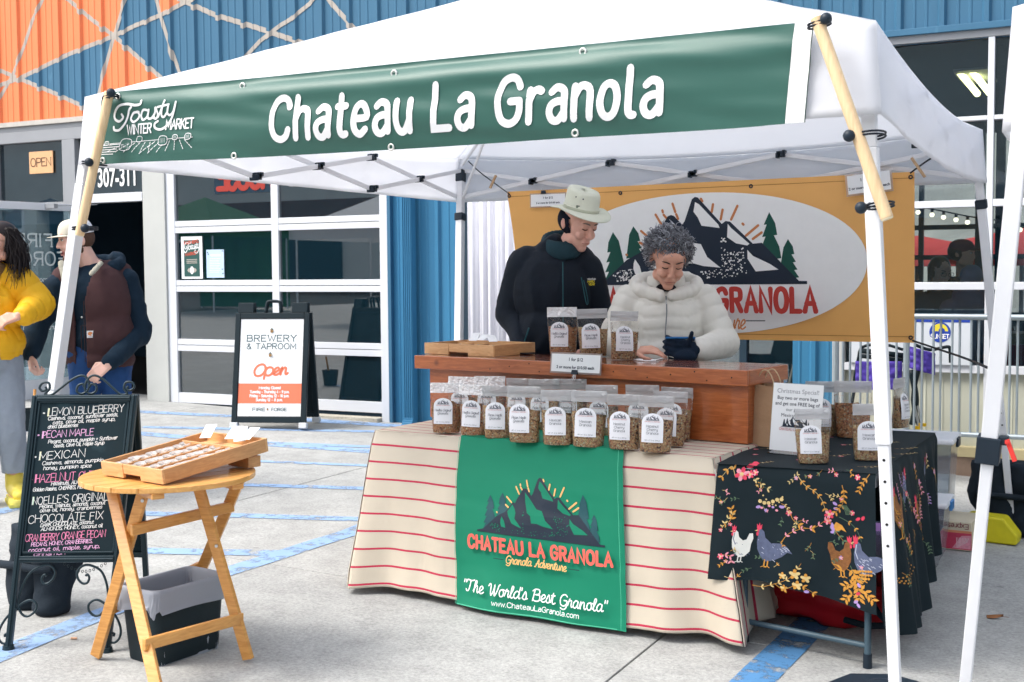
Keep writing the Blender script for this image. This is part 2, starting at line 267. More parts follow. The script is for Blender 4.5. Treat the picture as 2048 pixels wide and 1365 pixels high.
# connected handwriting alternates
GS_ = {'T': (7.5, "-1 8 .5 10.2 4 9.6 7.6 10.6|3.6 9.8 3 4 2 .6 .2 .2 -.6 1.6"), 'G': (8, "7 8.4 5 10 2 9 .2 5.4 1 1 4 0 6.6 2 7 4.6 4 4.8|7 4.6 6.6 -1 4 -3 1 -2"), 'A': (8, "0 .6 1.4 .2 3.4 5 5.6 10 6 5 6.2 .4 7.6 .8|2 3.8 4.4 4.6 7 4"),
'W': (10.5, "-.4 8 .8 10 2 8.8 2.2 3 3 0 5 4 5.8 9.4 6 3 6.8 0 9 5 9.8 9 11 10.2"), 'B': (7.5, "1.4 10 .8 5 0 0|-.6 8.4 2 10.2 5.6 9.8 5.8 6.6 2.4 5.4|2.4 5.4 6.4 5 6.2 .8 3 -.2 .4 .8"), 'O': (8.4, "@4.4 10.1 1.4 8.6 0 4.6 1.4 .8 4.2 -.1 7 1.4 8.2 5.4 7 9"),
'b': (5.6, "-.4 1 2.4 7.4 2.6 10 1.2 10 .6 6 .6 1.4 2.4 0 4.4 2 4.4 5 3 6|3 6 5.6 5.4"), 'l': (3, "-.4 1 2.2 7.4 2.4 10 1.2 10 .6 6 .6 1.4 1.6 0 3 .8"), 'h': (5.6, "-.4 1 2.2 7.4 2.4 10 1.2 10 .5 6 .3 0|.3 2 2 5.8 3.6 5.4 3.8 1.4 4.6 0 5.8 1"),
'd': (6, "4.6 5.8 2.4 6.4 .4 4 .4 1.2 2 0 4.2 2.4 4.8 5|5.6 10.2 4.8 4.6 4.8 1.2 5.4 .2 6.2 .8"), 'r': (4.6, "-.4 1 1.2 6.8 1.6 5.6 3.2 5.6 3 2 3.6 .2 4.8 1"), 's': (4.4, "-.4 1 2 6.8 3.2 3.4 3 .6 1.2 0 .2 1|3 .6 4.6 1"), 'a': (6, "4.6 5.8 2.4 6.4 .4 4 .4 1.2 2 0 4 2.4 4.6 5.6|4.6 5.6 4.4 1.6 5 .2 6.2 1"),
'o': (5.4, "3.4 6.4 1 5.4 .3 2.6 1.4 .2 3.4 .4 4.4 3 3.4 6.4|3.6 6.2 5.6 5.8"), 'n': (6, "-.2 1 .8 6.2 .8 0|.8 2.6 2.4 5.8 4 5.4 4.2 1.4 5 0 6.2 1"), 'u': (6, "-.2 2 .6 6 .6 1.6 2 0 4 2.4 4.4 6|4.4 6 4.4 1.4 5 .2 6.2 1"), 'e': (5, "-.4 1 2 2.6 4 4.6 3 6.4 1.2 5.6 .4 3 1.2 .4 3 0 5.2 1.4"),
't': (4.4, "-.4 1 2 9 1.4 3 1.8 .2 3 0 4.6 1|0 6.8 3.8 7.2"), 'v': (5, "-.2 4 .8 6 1.8 0 4 5 4.2 6.2 5.2 5.8")}
class Print:
    """flat print: pieces in (u,v) on stacked layers, mapped onto the surface that carries it"""
    def __init__(s): s.p = []; s.k = 0; s.c = 0
    def poly(s, pts, mat, lay=None):
        s.k += 1; s.p.append(([tuple(p) for p in pts], None, mat, s.k if lay is None else lay)); return s
    def strip(s, pts, w, mat, closed=False, lay=None, caps=True, w1=None):
        pts = [p for i, p in enumerate(pts) if i == 0 or (abs(p[0]-pts[i-1][0])+abs(p[1]-pts[i-1][1])) > 1e-7]
        n = len(pts)
        if n < 2: return s
        h = w/2; L = []; R = []
        for i in range(n):
            a = pts[i-1] if (closed or i > 0) else pts[0]; b = pts[(i+1) % n] if (closed or i < n-1) else pts[-1]; p = pts[i]
            def nrm(q, r):
                dx, dy = r[0]-q[0], r[1]-q[1]; l = math.hypot(dx, dy) or 1; return (-dy/l, dx/l)
            if a == p: nn = nrm(p, b); m = 1
            elif b == p: nn = nrm(a, p); m = 1
            else:
                n1, n2 = nrm(a, p), nrm(p, b); nn = (n1[0]+n2[0], n1[1]+n2[1]); l = math.hypot(*nn)
                if l < .3: nn = n1; m = 1
                else: nn = (nn[0]/l, nn[1]/l); m = min(1.8, 1/max(.35, nn[0]*n1[0]+nn[1]*n1[1]))
            hh = h*m*(1 if w1 is None else (1+(w1/w-1)*i/(n-1)))
            L.append((p[0]+nn[0]*hh, p[1]+nn[1]*hh)); R.append((p[0]-nn[0]*hh, p[1]-nn[1]*hh))
        vs = []; fs = []
        for a, b in zip(L, R): vs += [a, b]
        for i in range(n if closed else n-1): j = (i+1) % n; fs.append((2*i, 2*i+1, 2*j+1, 2*j))
        if caps and not closed:
            for (a, b, q, sgn) in ((0, 1, pts[0], 1), (2*n-2, 2*n-1, pts[-1], -1)):
                A, B = vs[a], vs[b]; t0 = math.atan2(A[1]-q[1], A[0]-q[0]); o = len(vs); r = math.hypot(A[0]-q[0], A[1]-q[1])
                for k in range(1, 4): t = t0+sgn*PI*k/4; vs.append((q[0]+r*math.cos(t), q[1]+r*math.sin(t)))
                fs.append((a, o, o+1, o+2, b))
        s.c += 1; s.p.append((vs, fs, mat, s.k+.15+.12*(s.c % 6) if lay is None else lay)); return s
    def text(s, txt, x, y, h, w, mat, wx=1., slant=0., gap=1.6, slab=0., alt=None, align='l', jit=0., rot=0., maxw=None):
        tbl = dict(G); s.k += 1
        if alt: tbl.update(alt)
        adv = 0; sc = h/10; items = []
        for ch in txt:
            if ch == ' ': adv += 4.5+gap*.5; continue
            g = tbl.get(ch) or tbl.get(ch.upper())
            if not g: continue
            items.append((adv, g)); adv += g[0]+gap
        tot = (adv-gap)*sc*wx
        if maxw and tot > 0: wx = wx*maxw/tot; tot = maxw
        ox = x-(tot/2 if align == 'c' else tot if align == 'r' else 0); c, sn = math.cos(rot), math.sin(rot)
        for a, g in items:
            jy = random.uniform(-jit, jit)*10; js = 1+random.uniform(-jit, jit)
            for st in g[1].split('|'):
                fl = st[0] if st[0] in '!@' else ''; q = list(map(float, st.lstrip('!@').split())); pts = list(zip(q[::2], q[1::2]))
                if fl != '!': pts = catmull(pts, 4, fl == '@')
                def tr(p):
                    X = ((a+p[0]*js)*wx+(p[1]*slant))*sc; Y = (p[1]*js+jy)*sc; X += ox-x; return (x+X*c-Y*sn, y+X*sn+Y*c)
                s.strip([tr(p) for p in pts], w, mat, closed=(fl == '@'))
                if slab and fl != '@':
                    for e, f2 in ((pts[0], pts[1]), (pts[-1], pts[-2])):
                        if (abs(e[1]) < .3 or abs(e[1]-10) < .3 or abs(e[1]-7) < .3) and abs(e[1]-f2[1]) > abs(e[0]-f2[0])*.7:
                            s.strip([tr((e[0]-slab, e[1])), tr((e[0]+slab, e[1]))], w*.75, mat, caps=False)
        return tot
    def build(s, name, fn, parent, world=False, grid=None, lift=.0007, step=.00012, wrap=1e9):
        mb = MB()
        for vs, fs, mat, k in s.p:
            hgt = lift+step*(k % wrap)
            if grid:
                bm = bmesh.new(); bv = [bm.verts.new((p[0], p[1], 0)) for p in vs]
                for f in (fs or [range(len(vs))]):
                    try: bm.faces.new([bv[i] for i in f])
                    except ValueError: pass
                xs = [p[0] for p in vs]; ys = [p[1] for p in vs]
                if max(max(xs)-min(xs), max(ys)-min(ys)) > grid:
                    if not fs: bmesh.ops.triangulate(bm, faces=bm.faces)
                    for ax, lo, hi in ((0, min(xs), max(xs)), (1, min(ys), max(ys))):
                        t = math.ceil(lo/grid)*grid
                        while t < hi:
                            nn = (1, 0, 0) if ax == 0 else (0, 1, 0); co = (t, 0, 0) if ax == 0 else (0, t, 0)
                            bmesh.ops.bisect_plane(bm, geom=bm.verts[:]+bm.edges[:]+bm.faces[:], plane_co=co, plane_no=nn); t += grid
                bm.verts.index_update(); mb.add([fn(v.co.x, v.co.y, hgt) for v in bm.verts], [[v.index for v in f.verts] for f in bm.faces], mat); bm.free()
            else: mb.add([fn(p[0], p[1], hgt) for p in vs], fs or [tuple(range(len(vs)))], mat)
        return mb.build(name, None, parent, world)
def plane_fn(O, U, V, N=None):
    O, U, V = Vector(O), Vector(U), Vector(V); N = Vector(N).normalized() if N is not None else U.cross(V).normalized()
    return lambda u, v, h: O+U*u+V*v+N*h

# ---------------- the granola logo, unit width, origin at the left end of its base line ----------------
def logo(pr, x, y, w, navy, tree, back, ray, rnd, speck=170):
    def q(px, py): return (x+w*(px-235)/1000, y+w*((492+.15*(px-235)-py)/1000*.83+.004))
    P = lambda t: [q(*p) for p in zip(t[::2], t[1::2])]
    for ax, ay, by, bw in ((340, 218, 490, 120), (443, 205, 420, 104), (1075, 248, 560, 116), (1155, 403, 610, 92)):
        L = []; n = 5
        for i in range(n):
            t0, t1 = (i+.0)/n, (i+1)/n; L.append((ax-bw/2*(.1+t0*.55), ay+(by-ay)*t0)); L.append((ax-bw/2*(.3+.7*t1), ay+(by-ay)*t1))
        pts = [(ax, ay)]+L[1:]+[(2*ax-a, b+.0) for a, b in L[:0:-1]]
        pr.poly([q(*p) for p in pts], tree)
    for r in ((555, 162, 580, 220), (588, 145, 590, 156), (593, 170, 605, 190), (637, 118, 648, 165), (652, 178, 660, 205), (770, 118, 776, 132), (825, 158, 818, 198), (868, 195, 858, 245), (935, 188, 905, 255), (956, 286, 960, 292), (1025, 308, 970, 352), (1040, 348, 1000, 375), (480, 238, 518, 283), (470, 300, 492, 320), (400, 355, 403, 358)):
        pr.strip([q(r[0], r[1]), q(r[2], r[3])], w*.011, ray)
    pr.poly(P((235, 490, 290, 480, 400, 385, 440, 368, 470, 355, 530, 283, 548, 292, 560, 265, 612, 182, 628, 178, 642, 186, 678, 240, 690, 222, 728, 112, 742, 102, 756, 108, 862, 270, 880, 258, 900, 265, 1000, 400, 1040, 402, 1200, 628, 1235, 634, 1235, 650, 235, 500)), navy)
    holes = [(742, 130, 733, 180, 752, 215, 768, 262, 852, 290, 846, 270, 760, 145), (627, 208, 630, 285, 645, 370, 672, 395, 680, 452, 725, 458, 770, 480, 850, 502, 790, 435, 762, 360, 720, 345, 668, 265),
             (528, 300, 487, 352, 495, 385, 525, 447, 560, 468, 605, 490, 548, 410, 555, 365, 545, 330), (443, 388, 435, 410, 432, 440, 440, 470, 475, 480, 465, 430), (890, 275, 885, 345, 925, 385, 975, 405, 985, 398, 905, 300), (975, 428, 975, 475, 1010, 548, 1112, 555, 1075, 520, 1000, 465)]
    for hh in holes: pr.poly(P(hh), back, lay=pr.k+1); pr.k += 1
    lay = pr.k+1; pr.k += 2
    for i in range(speck):
        px = rnd.choice((rnd.gauss(400, 35), rnd.gauss(620, 50), rnd.gauss(880, 70), rnd.gauss(720, 160)))
        top = 300 if 560 < px < 660 else 230 if 690 < px < 760 else 330 if 760 < px < 960 else 440
        py = rnd.uniform(top, 560)
        if py > 492+.15*(px-235)-12 or px < 330 or px > 1040: continue
        ok = True
        for hh in holes:
            if min(hh[::2])-6 < px < max(hh[::2])+6 and min(hh[1::2])-6 < py < max(hh[1::2])+6: ok = False
        if not ok: continue
        r = rnd.uniform(1.5, 4.5); pr.poly([q(px+r*math.cos(a), py+r*1.2*math.sin(a)) for a in (0, 1.3, 2.4, 3.6, 5)], back, lay=lay)

# ================= SETTING =================
YB = 9.43            # street face of the taproom building
def concrete(name, rgb):
    m = M(name, rgb, .85, .10, 1.3, .25, 160); nt = m.node_tree; b = nt.nodes['Principled BSDF']; L = nt.links.new; N = nt.nodes.new
    src = b.inputs['Base Color'].links[0].from_socket; tc = [n for n in nt.nodes if n.type == 'TEX_COORD'][0]
    n = N('ShaderNodeTexNoise'); n.inputs['Scale'].default_value = 70; n.inputs['Detail'].default_value = 5; n.inputs['Roughness'].default_value = .75; L(tc.outputs['Object'], n.inputs['Vector'])
    r = N('ShaderNodeMapRange'); r.inputs[1].default_value = .3; r.inputs[2].default_value = .7; r.inputs[3].default_value = .66; r.inputs[4].default_value = 1.22; L(n.outputs['Fac'], r.inputs[0])
    n2 = N('ShaderNodeTexNoise'); n2.inputs['Scale'].default_value = 5; n2.inputs['Detail'].default_value = 9; n2.inputs['Roughness'].default_value = .7; L(tc.outputs['Object'], n2.inputs['Vector'])
    r2 = N('ShaderNodeMapRange'); r2.inputs[1].default_value = .35; r2.inputs[2].default_value = .65; r2.inputs[3].default_value = .84; r2.inputs[4].default_value = 1.10; L(n2.outputs['Fac'], r2.inputs[0])
    v = N('ShaderNodeTexVoronoi'); v.inputs['Scale'].default_value = 3.3; L(tc.outputs['Object'], v.inputs['Vector'])
    r3 = N('ShaderNodeMapRange'); r3.inputs[1].default_value = .03; r3.inputs[2].default_value = .07; r3.inputs[3].default_value = .72; r3.inputs[4].default_value = 1; L(v.outputs['Distance'], r3.inputs[0])
    m1 = N('ShaderNodeMath'); m1.operation = 'MULTIPLY'; L(r.outputs[0], m1.inputs[0]); L(r2.outputs[0], m1.inputs[1])
    m2 = N('ShaderNodeMath'); m2.operation = 'MULTIPLY'; L(m1.outputs[0], m2.inputs[0]); L(r3.outputs[0], m2.inputs[1])
    h = N('ShaderNodeHueSaturation'); L(src, h.inputs['Color']); L(m2.outputs[0], h.inputs['Value']); L(h.outputs[0], b.inputs['Base Color']); return m
concrete_m = concrete('concrete', (.40, .405, .395))
dark_joint = M('joint_dirt', (.03, .03, .03), .9)
ground = MB().add([(-90, -90, gz(-90)-.03-0), (90, -90, gz(90)-.03), (90, 90, gz(90)-.03), (-90, 90, gz(-90)-.03)], [(0, 1, 2, 3)]).build('ground', dark_joint)
tag(ground, kind='structure')
SX, SY, X0, Y0 = 3.21, 3.26, -1.65, 4.76
for i in range(-6, 4):
    for j in range(-6, 2):
        a, b = X0+SX*i+.0045, X0+SX*(i+1)-.0045; c, d = Y0+SY*j+.0045, min(Y0+SY*(j+1)-.0045, YB+.3); e = .0015
        mb = MB(); R = []
        for z, q in ((-.08, 0), (-e, 0), (0, e)): R.append([(x, y, gz(x)+z) for x, y in ((a+q, c+q), (b-q, c+q), (b-q, d-q), (a+q, d-q))])
        vs = R[0]+R[1]+R[2]; fs = [(8, 9, 10, 11)]
        for k in (0, 4):
            for t in range(4): fs.append((k+t, k+(t+1) % 4, k+4+(t+1) % 4, k+4+t))
        mb.add(vs, fs).build('slab', concrete_m, ground)
# worn blue paint lines
def worn_paint(name, rgb):
    m = bpy.data.materials.new(name); nt, b = nodes_of(m); L = nt.links.new; N = nt.nodes.new; o = nt.nodes['Material Output']
    tc = N('ShaderNodeTexCoord'); n = N('ShaderNodeTexNoise'); n.inputs['Scale'].default_value = 9; n.inputs['Detail'].default_value = 10; n.inputs['Roughness'].default_value = .72; L(tc.outputs['Object'], n.inputs['Vector'])
    r = N('ShaderNodeMapRange'); r.inputs[1].default_value = .37; r.inputs[2].default_value = .50; L(n.outputs['Fac'], r.inputs[0])
    n2 = N('ShaderNodeTexNoise'); n2.inputs['Scale'].default_value = 2.5; L(tc.outputs['Object'], n2.inputs['Vector'])
    mx = N('ShaderNodeMix'); mx.data_type = 'RGBA'; L(n2.outputs['Fac'], mx.inputs[0]); mx.inputs[6].default_value = (*[c*.8 for c in rgb], 1); mx.inputs[7].default_value = (*[min(1, c*1.25) for c in rgb], 1); L(mx.outputs[2], b.inputs['Base Color'])
    b.inputs['Roughness'].default_value = .75; tr = N('ShaderNodeBsdfTransparent'); ms = N('ShaderNodeMixShader'); L(r.outputs[0], ms.inputs[0]); L(tr.outputs[0], ms.inputs[1]); L(b.outputs[0], ms.inputs[2]); L(ms.outputs[0], o.inputs[0]); return m
blue_paint = worn_paint('blue_road_paint', (.25, .38, .60)); blue_deep = worn_paint('blue_road_paint_deep', (.07, .21, .42))  # second paint is a deeper blue, for the right hand line
pr = Print()
def gline(pts, w, mat):
    P = [GP(*p) for p in pts]; Q = []
    for a, b in zip(P, P[1:]):
        n = max(2, int((b-a).length/.25))
        for k in range(n): t = k/n; p = a.lerp(b, t); j = noise.noise(Vector((p.x*3, p.y*3, 0)))*.012; Q.append((p.x+j, p.y+j))
    Q.append((P[-1].x, P[-1].y)); pr.strip(Q, w, mat, caps=False)
gline([(-60, 1335), (197, 1230), (453, 1145), (700, 1066), (790, 1030)], .13, blue_paint)
gline([(265, 1102), (400, 1105), (575, 1108)], .12, blue_paint)
gline([(240, 1027), (500, 1033), (760, 1041)], .11, blue_paint)
gline([(400, 968), (760, 979)], .10, blue_paint); gline([(505, 923), (780, 934)], .08, blue_paint)
gline([(180, 860), (284, 868), (500, 887), (760, 905)], .17, blue_paint); gline([(495, 885), (780, 896)], .11, blue_paint)
gline([(430, 903), (530, 884)], .12, blue_paint); gline([(284, 855), (800, 865)], .12, blue_paint)
gline([(250, 823), (480, 834), (680, 846), (800, 853)], .16, blue_paint); gline([(-20, 1030), (90, 1003)], .12, blue_paint)
gline([(600, 838), (790, 851)], .10, blue_paint); gline([(40, 860), (250, 880)], .12, blue_paint)
gline([(1470, 1400), (1577, 1293), (1640, 1230), (1705, 1165)], .15, blue_deep)
o = pr.build('road_marking', lambda u, v, h: Vector((u, v, gz(u)+h)), None, grid=None, lift=.003, step=.0006); tag(o, kind='structure')

# ---------------- the taproom building ----------------
siding_blue = M('blue_steel_siding', (.050, .150, .25), .5, .14, 2.2, .04, 30, stretch=(1, 1, .25), wear=((.10, .25, .38), .62, 4))
siding_blue2 = M('blue_steel_lower', (.045, .19, .34), .38, .14, 3, .1, 8, stretch=(1, 1, .3))
orange_p = M('orange_mural_paint', (.84, .235, .095), .5, .10, 3, stretch=(1, 1, .25)); band_p = M('grey_mural_band', (.42, .38, .34), .6, .15, 9)
grey_fr = M('grey_metal_trim', (.30, .31, .33), .5, .06, 4); white_fr = M('white_aluminium', (.66, .68, .72), .35, .04, 3); pale_wall = M('pale_render', (.50, .51, .49), .8, .08, 2, .1, 60)
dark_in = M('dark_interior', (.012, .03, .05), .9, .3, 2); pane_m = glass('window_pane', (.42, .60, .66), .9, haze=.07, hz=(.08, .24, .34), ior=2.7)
pane_m2 = glass('window_pane_clear', (.74, .86, .90), .75, haze=.04, hz=(.10, .28, .42), ior=1.7)  # both pane glasses carry a bluish haze that lightens the dark room behind
per = .305
BRK = [(0, 0), (.018, .028), (.05, .028), (.068, 0), (.13, 0), (.137, .005), (.15, .005), (.157, 0), (.215, 0), (.222, .005), (.235, .005), (.242, 0)]
def rib(x):
    t = (x % per)
    for (a, ha), (b, hb) in zip(BRK, BRK[1:]+[(per, 0)]):
        if a <= t <= b: return ha+(hb-ha)*(t-a)/(b-a)
    return 0
bld = thing('taproom_building', 'blue steel taproom building with orange and grey zigzag mural and garage door', 'building', (-4, YB, 0))
def siding_mesh(z0, z1, name, mat):
    mb = MB(); xs = [k*per+b for k in range(3) for b, _ in BRK]+[3*per]; vs = []
    for x in xs: vs += [(x, -rib(x+1e-6), z0), (x, -rib(x+1e-6), z1)]
    mb.add(vs, [(2*i, 2*i+2, 2*i+3, 2*i+1) for i in range(len(xs)-1)]); return mb.build(name, mat, bld)
Z_SID = WP(100, 240, YB).z
def place_panels(z0, z1, xa, xb, mat):
    first = None; k = math.floor(xa/(3*per)); 
    while k*3*per < xb:
        x = k*3*per
        if first is None: o = first = siding_mesh(z0, z1, 'siding_panel', mat)
        else: o = first.copy(); COL.objects.link(o); o.parent = bld
        o.location = (x+4, 0, 0); k += 1
place_panels(Z_SID, 6.6, -14, 6, siding_blue)
W = lambda px, py: WP(px, py, YB)
# lower blue wall between the doors and by the storefront
def low_panel(pa, pb, z0, z1):
    a, b = W(pa, 600).x, W(pb, 600).x; mb = MB(); xs = sorted({a, b} | {k*per+t for k in range(-60, 20) for t, _ in BRK if a < k*per+t < b}); vs = []
    for x in xs: vs += [(x, YB-rib(x), z0), (x, YB-rib(x), z1)]
    mb.add(vs, [(2*i, 2*i+2, 2*i+3, 2*i+1) for i in range(len(xs)-1)]); mb.build('siding_panel', siding_blue2, bld, True)
low_panel(788, 926, -.2, Z_SID); low_panel(1586, 1668, -.3, Z_SID)
# mural: painted on the ribs
mr = Print(); mc = lambda l: [((p:=W(*q)).x, p.z) for q in l]
mr.poly(mc([(-260, -60), (262, -60), (251, 0), (234, 58), (228, 76), (128, 108), (46, 156), (120, 190), (178, 218), (185, 242), (-260, 276)]), orange_p)
mr.poly(mc([(46, 157), (128, 108), (226, 78), (210, 130), (190, 214), (178, 220), (110, 190)]), siding_blue)
mr.poly(mc([(229, 76), (331, 163), (336, 225), (196, 240), (200, 178)]), orange_p); mr.poly(mc([(316, -40), (321, 28), (370, 5), (380, -40)]), orange_p)
for l, w in (([(120, -60), (86, 0), (66, 40), (50, 90), (26, 152), (0, 197), (-40, 270)], .055), ([(-120, 118), (0, 141), (26, 152), (110, 187), (200, 228)], .055), ([(-120, 190), (0, 171), (40, 157), (140, 108), (229, 72), (270, 52), (321, 31), (372, 4), (470, -45)], .055),
             ([(60, -60), (138, 0), (185, 40), (229, 72), (280, 118), (331, 163), (420, 250)], .055), ([(262, -50), (251, 0), (234, 58), (229, 72), (213, 130), (196, 200), (190, 235)], .055), ([(300, -50), (314, 0), (321, 31), (335, 75), (363, 155), (380, 240)], .05),
             ([(300, -30), (372, 4), (430, 30), (512, 55), (580, 78), (660, 105)], .06), ([(450, 150), (500, 105), (520, 83), (560, 52), (580, 40), (620, 8), (640, -20)], .05), ([(640, -30), (660, 3), (675, 20), (720, 70), (770, 130)], .055)):
    c = mc(l); mr.strip(c, w*.82, band_p, caps=False)
def mural_build():
    mb = MB()
    for vs, fs, mat, k in mr.p:
        bm = bmesh.new(); bv = [bm.verts.new((p[0], p[1], 0)) for p in vs]
        for f in (fs or [range(len(vs))]): bm.faces.new([bv[i] for i in f])
        if not fs: bmesh.ops.triangulate(bm, faces=bm.faces)
        xs = [p[0] for p in vs]; ys = [p[1] for p in vs]; j = math.floor(min(xs)/per)
        while j*per < max(xs):
            for t, _ in BRK:
                if min(xs) < j*per+t < max(xs): bmesh.ops.bisect_plane(bm, geom=bm.verts[:]+bm.edges[:]+bm.faces[:], plane_co=(j*per+t, 0, 0), plane_no=(1, 0, 0))
            j += 1
        bmesh.ops.bisect_plane(bm, geom=bm.verts[:]+bm.edges[:]+bm.faces[:], plane_co=(0, Z_SID+.01, 0), plane_no=(0, 1, 0), clear_inner=True)
        bm.verts.index_update(); mb.add([(v.co.x, YB-rib(v.co.x)-.002-.0007*k, v.co.y-(rib(v.co.x)*.9)) for v in bm.verts], [[v.index for v in f.verts] for f in bm.faces], mat); bm.free()
    mb.build('mural', None, bld, True)
mural_build()
def wbox(name, mat, x0, x1, z0, z1, y0, y1, parent=None, bev=.003):
    return MB().box(((x0+x1)/2, (y0+y1)/2, (z0+z1)/2), (abs(x1-x0), abs(y1-y0), abs(z1-z0))).build(name, mat, parent or bld, True, bevel=bev)
X = lambda px, py=600: W(px, py).x
Z = lambda px, py: W(px, py).z
xGL, xGR = X(338), X(781)
wbox('flashing', M('pale_flashing', (.5, .47, .43), .6), -14, X(789), Z_SID-.05, Z_SID, YB-.05, YB)
wbox('header_beam', grey_fr, -14, X(789), Z(70, 292)+.16, Z_SID-.052, YB-.02, YB+.1)
zGT = Z(355, 330)
wbox('header_panel', pale_wall, X(293), xGR+.003, zGT+.003, Z(70, 292)+.158, YB-.012, YB+.1)
wbox('door_post', pale_wall, X(294), xGL-.003, -.1, zGT, YB-.03, YB+.12); wbox('post', white_fr, X(766), xGR, -.16, zGT, YB-.045, YB+.1)
wbox('corner_trim', siding_blue, xGR+.003, X(788), -.16, Z_SID-.052, YB-.05, YB+.1)
# entrance: sidelight, transom, open doorway
ent = 'entrance'
zE0, zE1 = Z(70, 287), Z(70, 401)                      # upper light
xa, xb, xc, xd = -13.0, X(137), X(162), X(293)
wbox('frame_rail', grey_fr, xa, xd, zE0+.012, Z(70, 292)+.158, YB-.03, YB+.08)
wbox('frame_post', grey_fr, xb, xc, -.03, zE0+.01, YB-.035, YB+.08)
zDH = Z(250, 404); zDT = Z(250, 386)
wbox('frame_rail', white_fr, xc+.002, xd-.001, zDH, zDT, YB-.03, YB+.08); wbox('pane', pane_m, xc, xd, zDT, zE0+.012, YB+.03, YB+.036, bev=0)
wbox('frame_rail', grey_fr, xa, xb-.002, zE1-.09, zE1-.03, YB-.02, YB+.08); wbox('pane', pane_m, xa, xb, zE1-.03, zE0+.012, YB+.03, YB+.036, bev=0)
wbox('pane', pane_m, xa, xb, .30, zE1-.09, YB+.03, YB+.036, bev=0); wbox('kick_panel', grey_fr, xa, xb-.002, -.03, .30, YB-.01, YB+.06)
wbox('frame_post', grey_fr, X(5)-.06, X(5), .3, zE0+.01, YB-.024, YB+.08)
txt_m = M('white_print', (.85, .86, .86), .6, .02); blk_print = M('black_print', (.01, .02, .035), .6, .1)
def font_print(txt, size, bold=0., name='t'):
    cu = bpy.data.curves.new(name, 'FONT'); cu.body = txt; cu.size = size; cu.offset = bold; cu.align_x = 'CENTER'; cu.align_y = 'CENTER'; cu.resolution_u = 3
    ob = bpy.data.objects.new(name, cu); COL.objects.link(ob); dg = bpy.context.evaluated_depsgraph_get(); me = bpy.data.meshes.new_from_object(ob.evaluated_get(dg))
    vs = [(v.co.x, v.co.y) for v in me.vertices]; fs = [tuple(p.vertices) for p in me.polygons]; bpy.data.objects.remove(ob); bpy.data.curves.remove(cu); bpy.data.meshes.remove(me); return vs, fs
def type_on(pr, txt, x, y, size, mat, bold=0., wx=1., rot=0.):
    vs, fs = font_print(txt, size, bold); c, s = math.cos(rot), math.sin(rot); pr.k += 1
    pr.p.append(([(x+(a*wx)*c-b*s, y+(a*wx)*s+b*c) for a, b in vs], fs, mat, pr.k))
wallfn = plane_fn((0, YB, 0), (1, 0, 0), (0, 0, 1), (0, -1, 0))
p = Print(); mx_, mz_ = X(231, 358), Z(231, 356); type_on(p, '307-311', mx_, mz_, .27, txt_m, .006, .62); p.build('house_number', lambda u, v, h: Vector((u, YB+.024-h, v)), bld, True)
# the door leaf stands open towards the street, its lettering read from inside
dl = thing('entrance_door', 'white framed glass door standing open beside the doorway, lettering reversed', 'door', (X(163)+.0, YB-.05, 0), 0)
hx = X(163); best = None
for a in range(200, 300):
    an = math.radians(a); e = Vector((hx+.98*math.cos(an), YB-.05+.98*math.sin(an), 0)); d = e-CH; px = 1024+CAM_F*d.dot(AR)/d.dot(AF)
    if best is None or abs(px+8) < best[0]: best = (abs(px+8), an)
DA = best[1]; DU = Vector((math.cos(DA), math.sin(DA), 0)); DN = Vector((-DU.y, DU.x, 0)); DN = DN if DN.dot(-CH) < 0 or True else DN
if DN.dot(CH-Vector((hx, YB, 0))) < 0: DN = -DN
dfr = lambda u, n, z: Vector((hx, YB-.05, 0))+DU*u+DN*n+Vector((0, 0, z))
def leafbox(name, mat, u0, u1, z0, z1, n0=-.022, n1=.022):
    vs = [dfr(u, n, z) for z in (z0, z1) for u, n in ((u0, n0), (u1, n0), (u1, n1), (u0, n1))]
    return MB().add(vs, [(3, 2, 1, 0), (4, 5, 6, 7), (0, 1, 5, 4), (1, 2, 6, 5), (2, 3, 7, 6), (3, 0, 4, 7)]).build(name, mat, dl, True, bevel=.003 if n1 > .01 else 0)
zt = zDH-.01
leafbox('stile', white_fr, 0, .07, .02, zt); leafbox('stile', white_fr, .91, .98, .02, zt); leafbox('rail', white_fr, .071, .909, zt-.075, zt); leafbox('rail', white_fr, .071, .909, .02, .24); leafbox('pane', pane_m2, .07, .91, .24, zt-.075, -.003, .003)
arm = MB(); arm.box(dfr(.35, .05, zt-.035), (.2, .05, .045)); arm.beam(dfr(.30, .075, zt-.03), dfr(-.05, .30, zt-.01), .02, .008); arm.build('door_closer', grey_fr, dl, True)
lp = Print(); wh = M('white_vinyl_letter', (.55, .60, .60), .6, .05)
SER = dict(slab=1.0)
# u runs from the hinge (right in the picture) so the words read reversed, as on the inside of the glass
lp.text('FIRE', .30, 1.60, .125, .018, wh, wx=1.05, slab=1.1, gap=2.6, maxw=.40); lp.text('FORGE', .15, 1.41, .13, .018, wh, slab=1.1, gap=2.4, maxw=.62)
for i, t in enumerate(('Taproom Hours', 'Monday Closed', 'Tuesday 4 - 9 pm', 'Wednesday 4 - 9 pm', 'Thursday 4 - 9 pm', 'Friday 12 - 10 pm', 'Saturday 12 - 10 pm')): lp.text(t, .47, 1.24-i*.082, .044, .008, wh, slab=.8, align='c', wx=1.05)
for k in range(4):
    for q in range(-1, 2):
        if k < 3 or q == 0: lp.poly([(.79+q*.028+.024*math.cos(a)*(.9), 1.61+k*.035+(.012 if q else 0)+.034*math.sin(a)) for a in [i*PI/4 for i in range(8)]], wh if (k+q) % 2 else M('grey_vinyl', (.40, .45, .45)))
lp.build('door_lettering', lambda u, v, h: dfr(u, .004+h, v), dl, True)
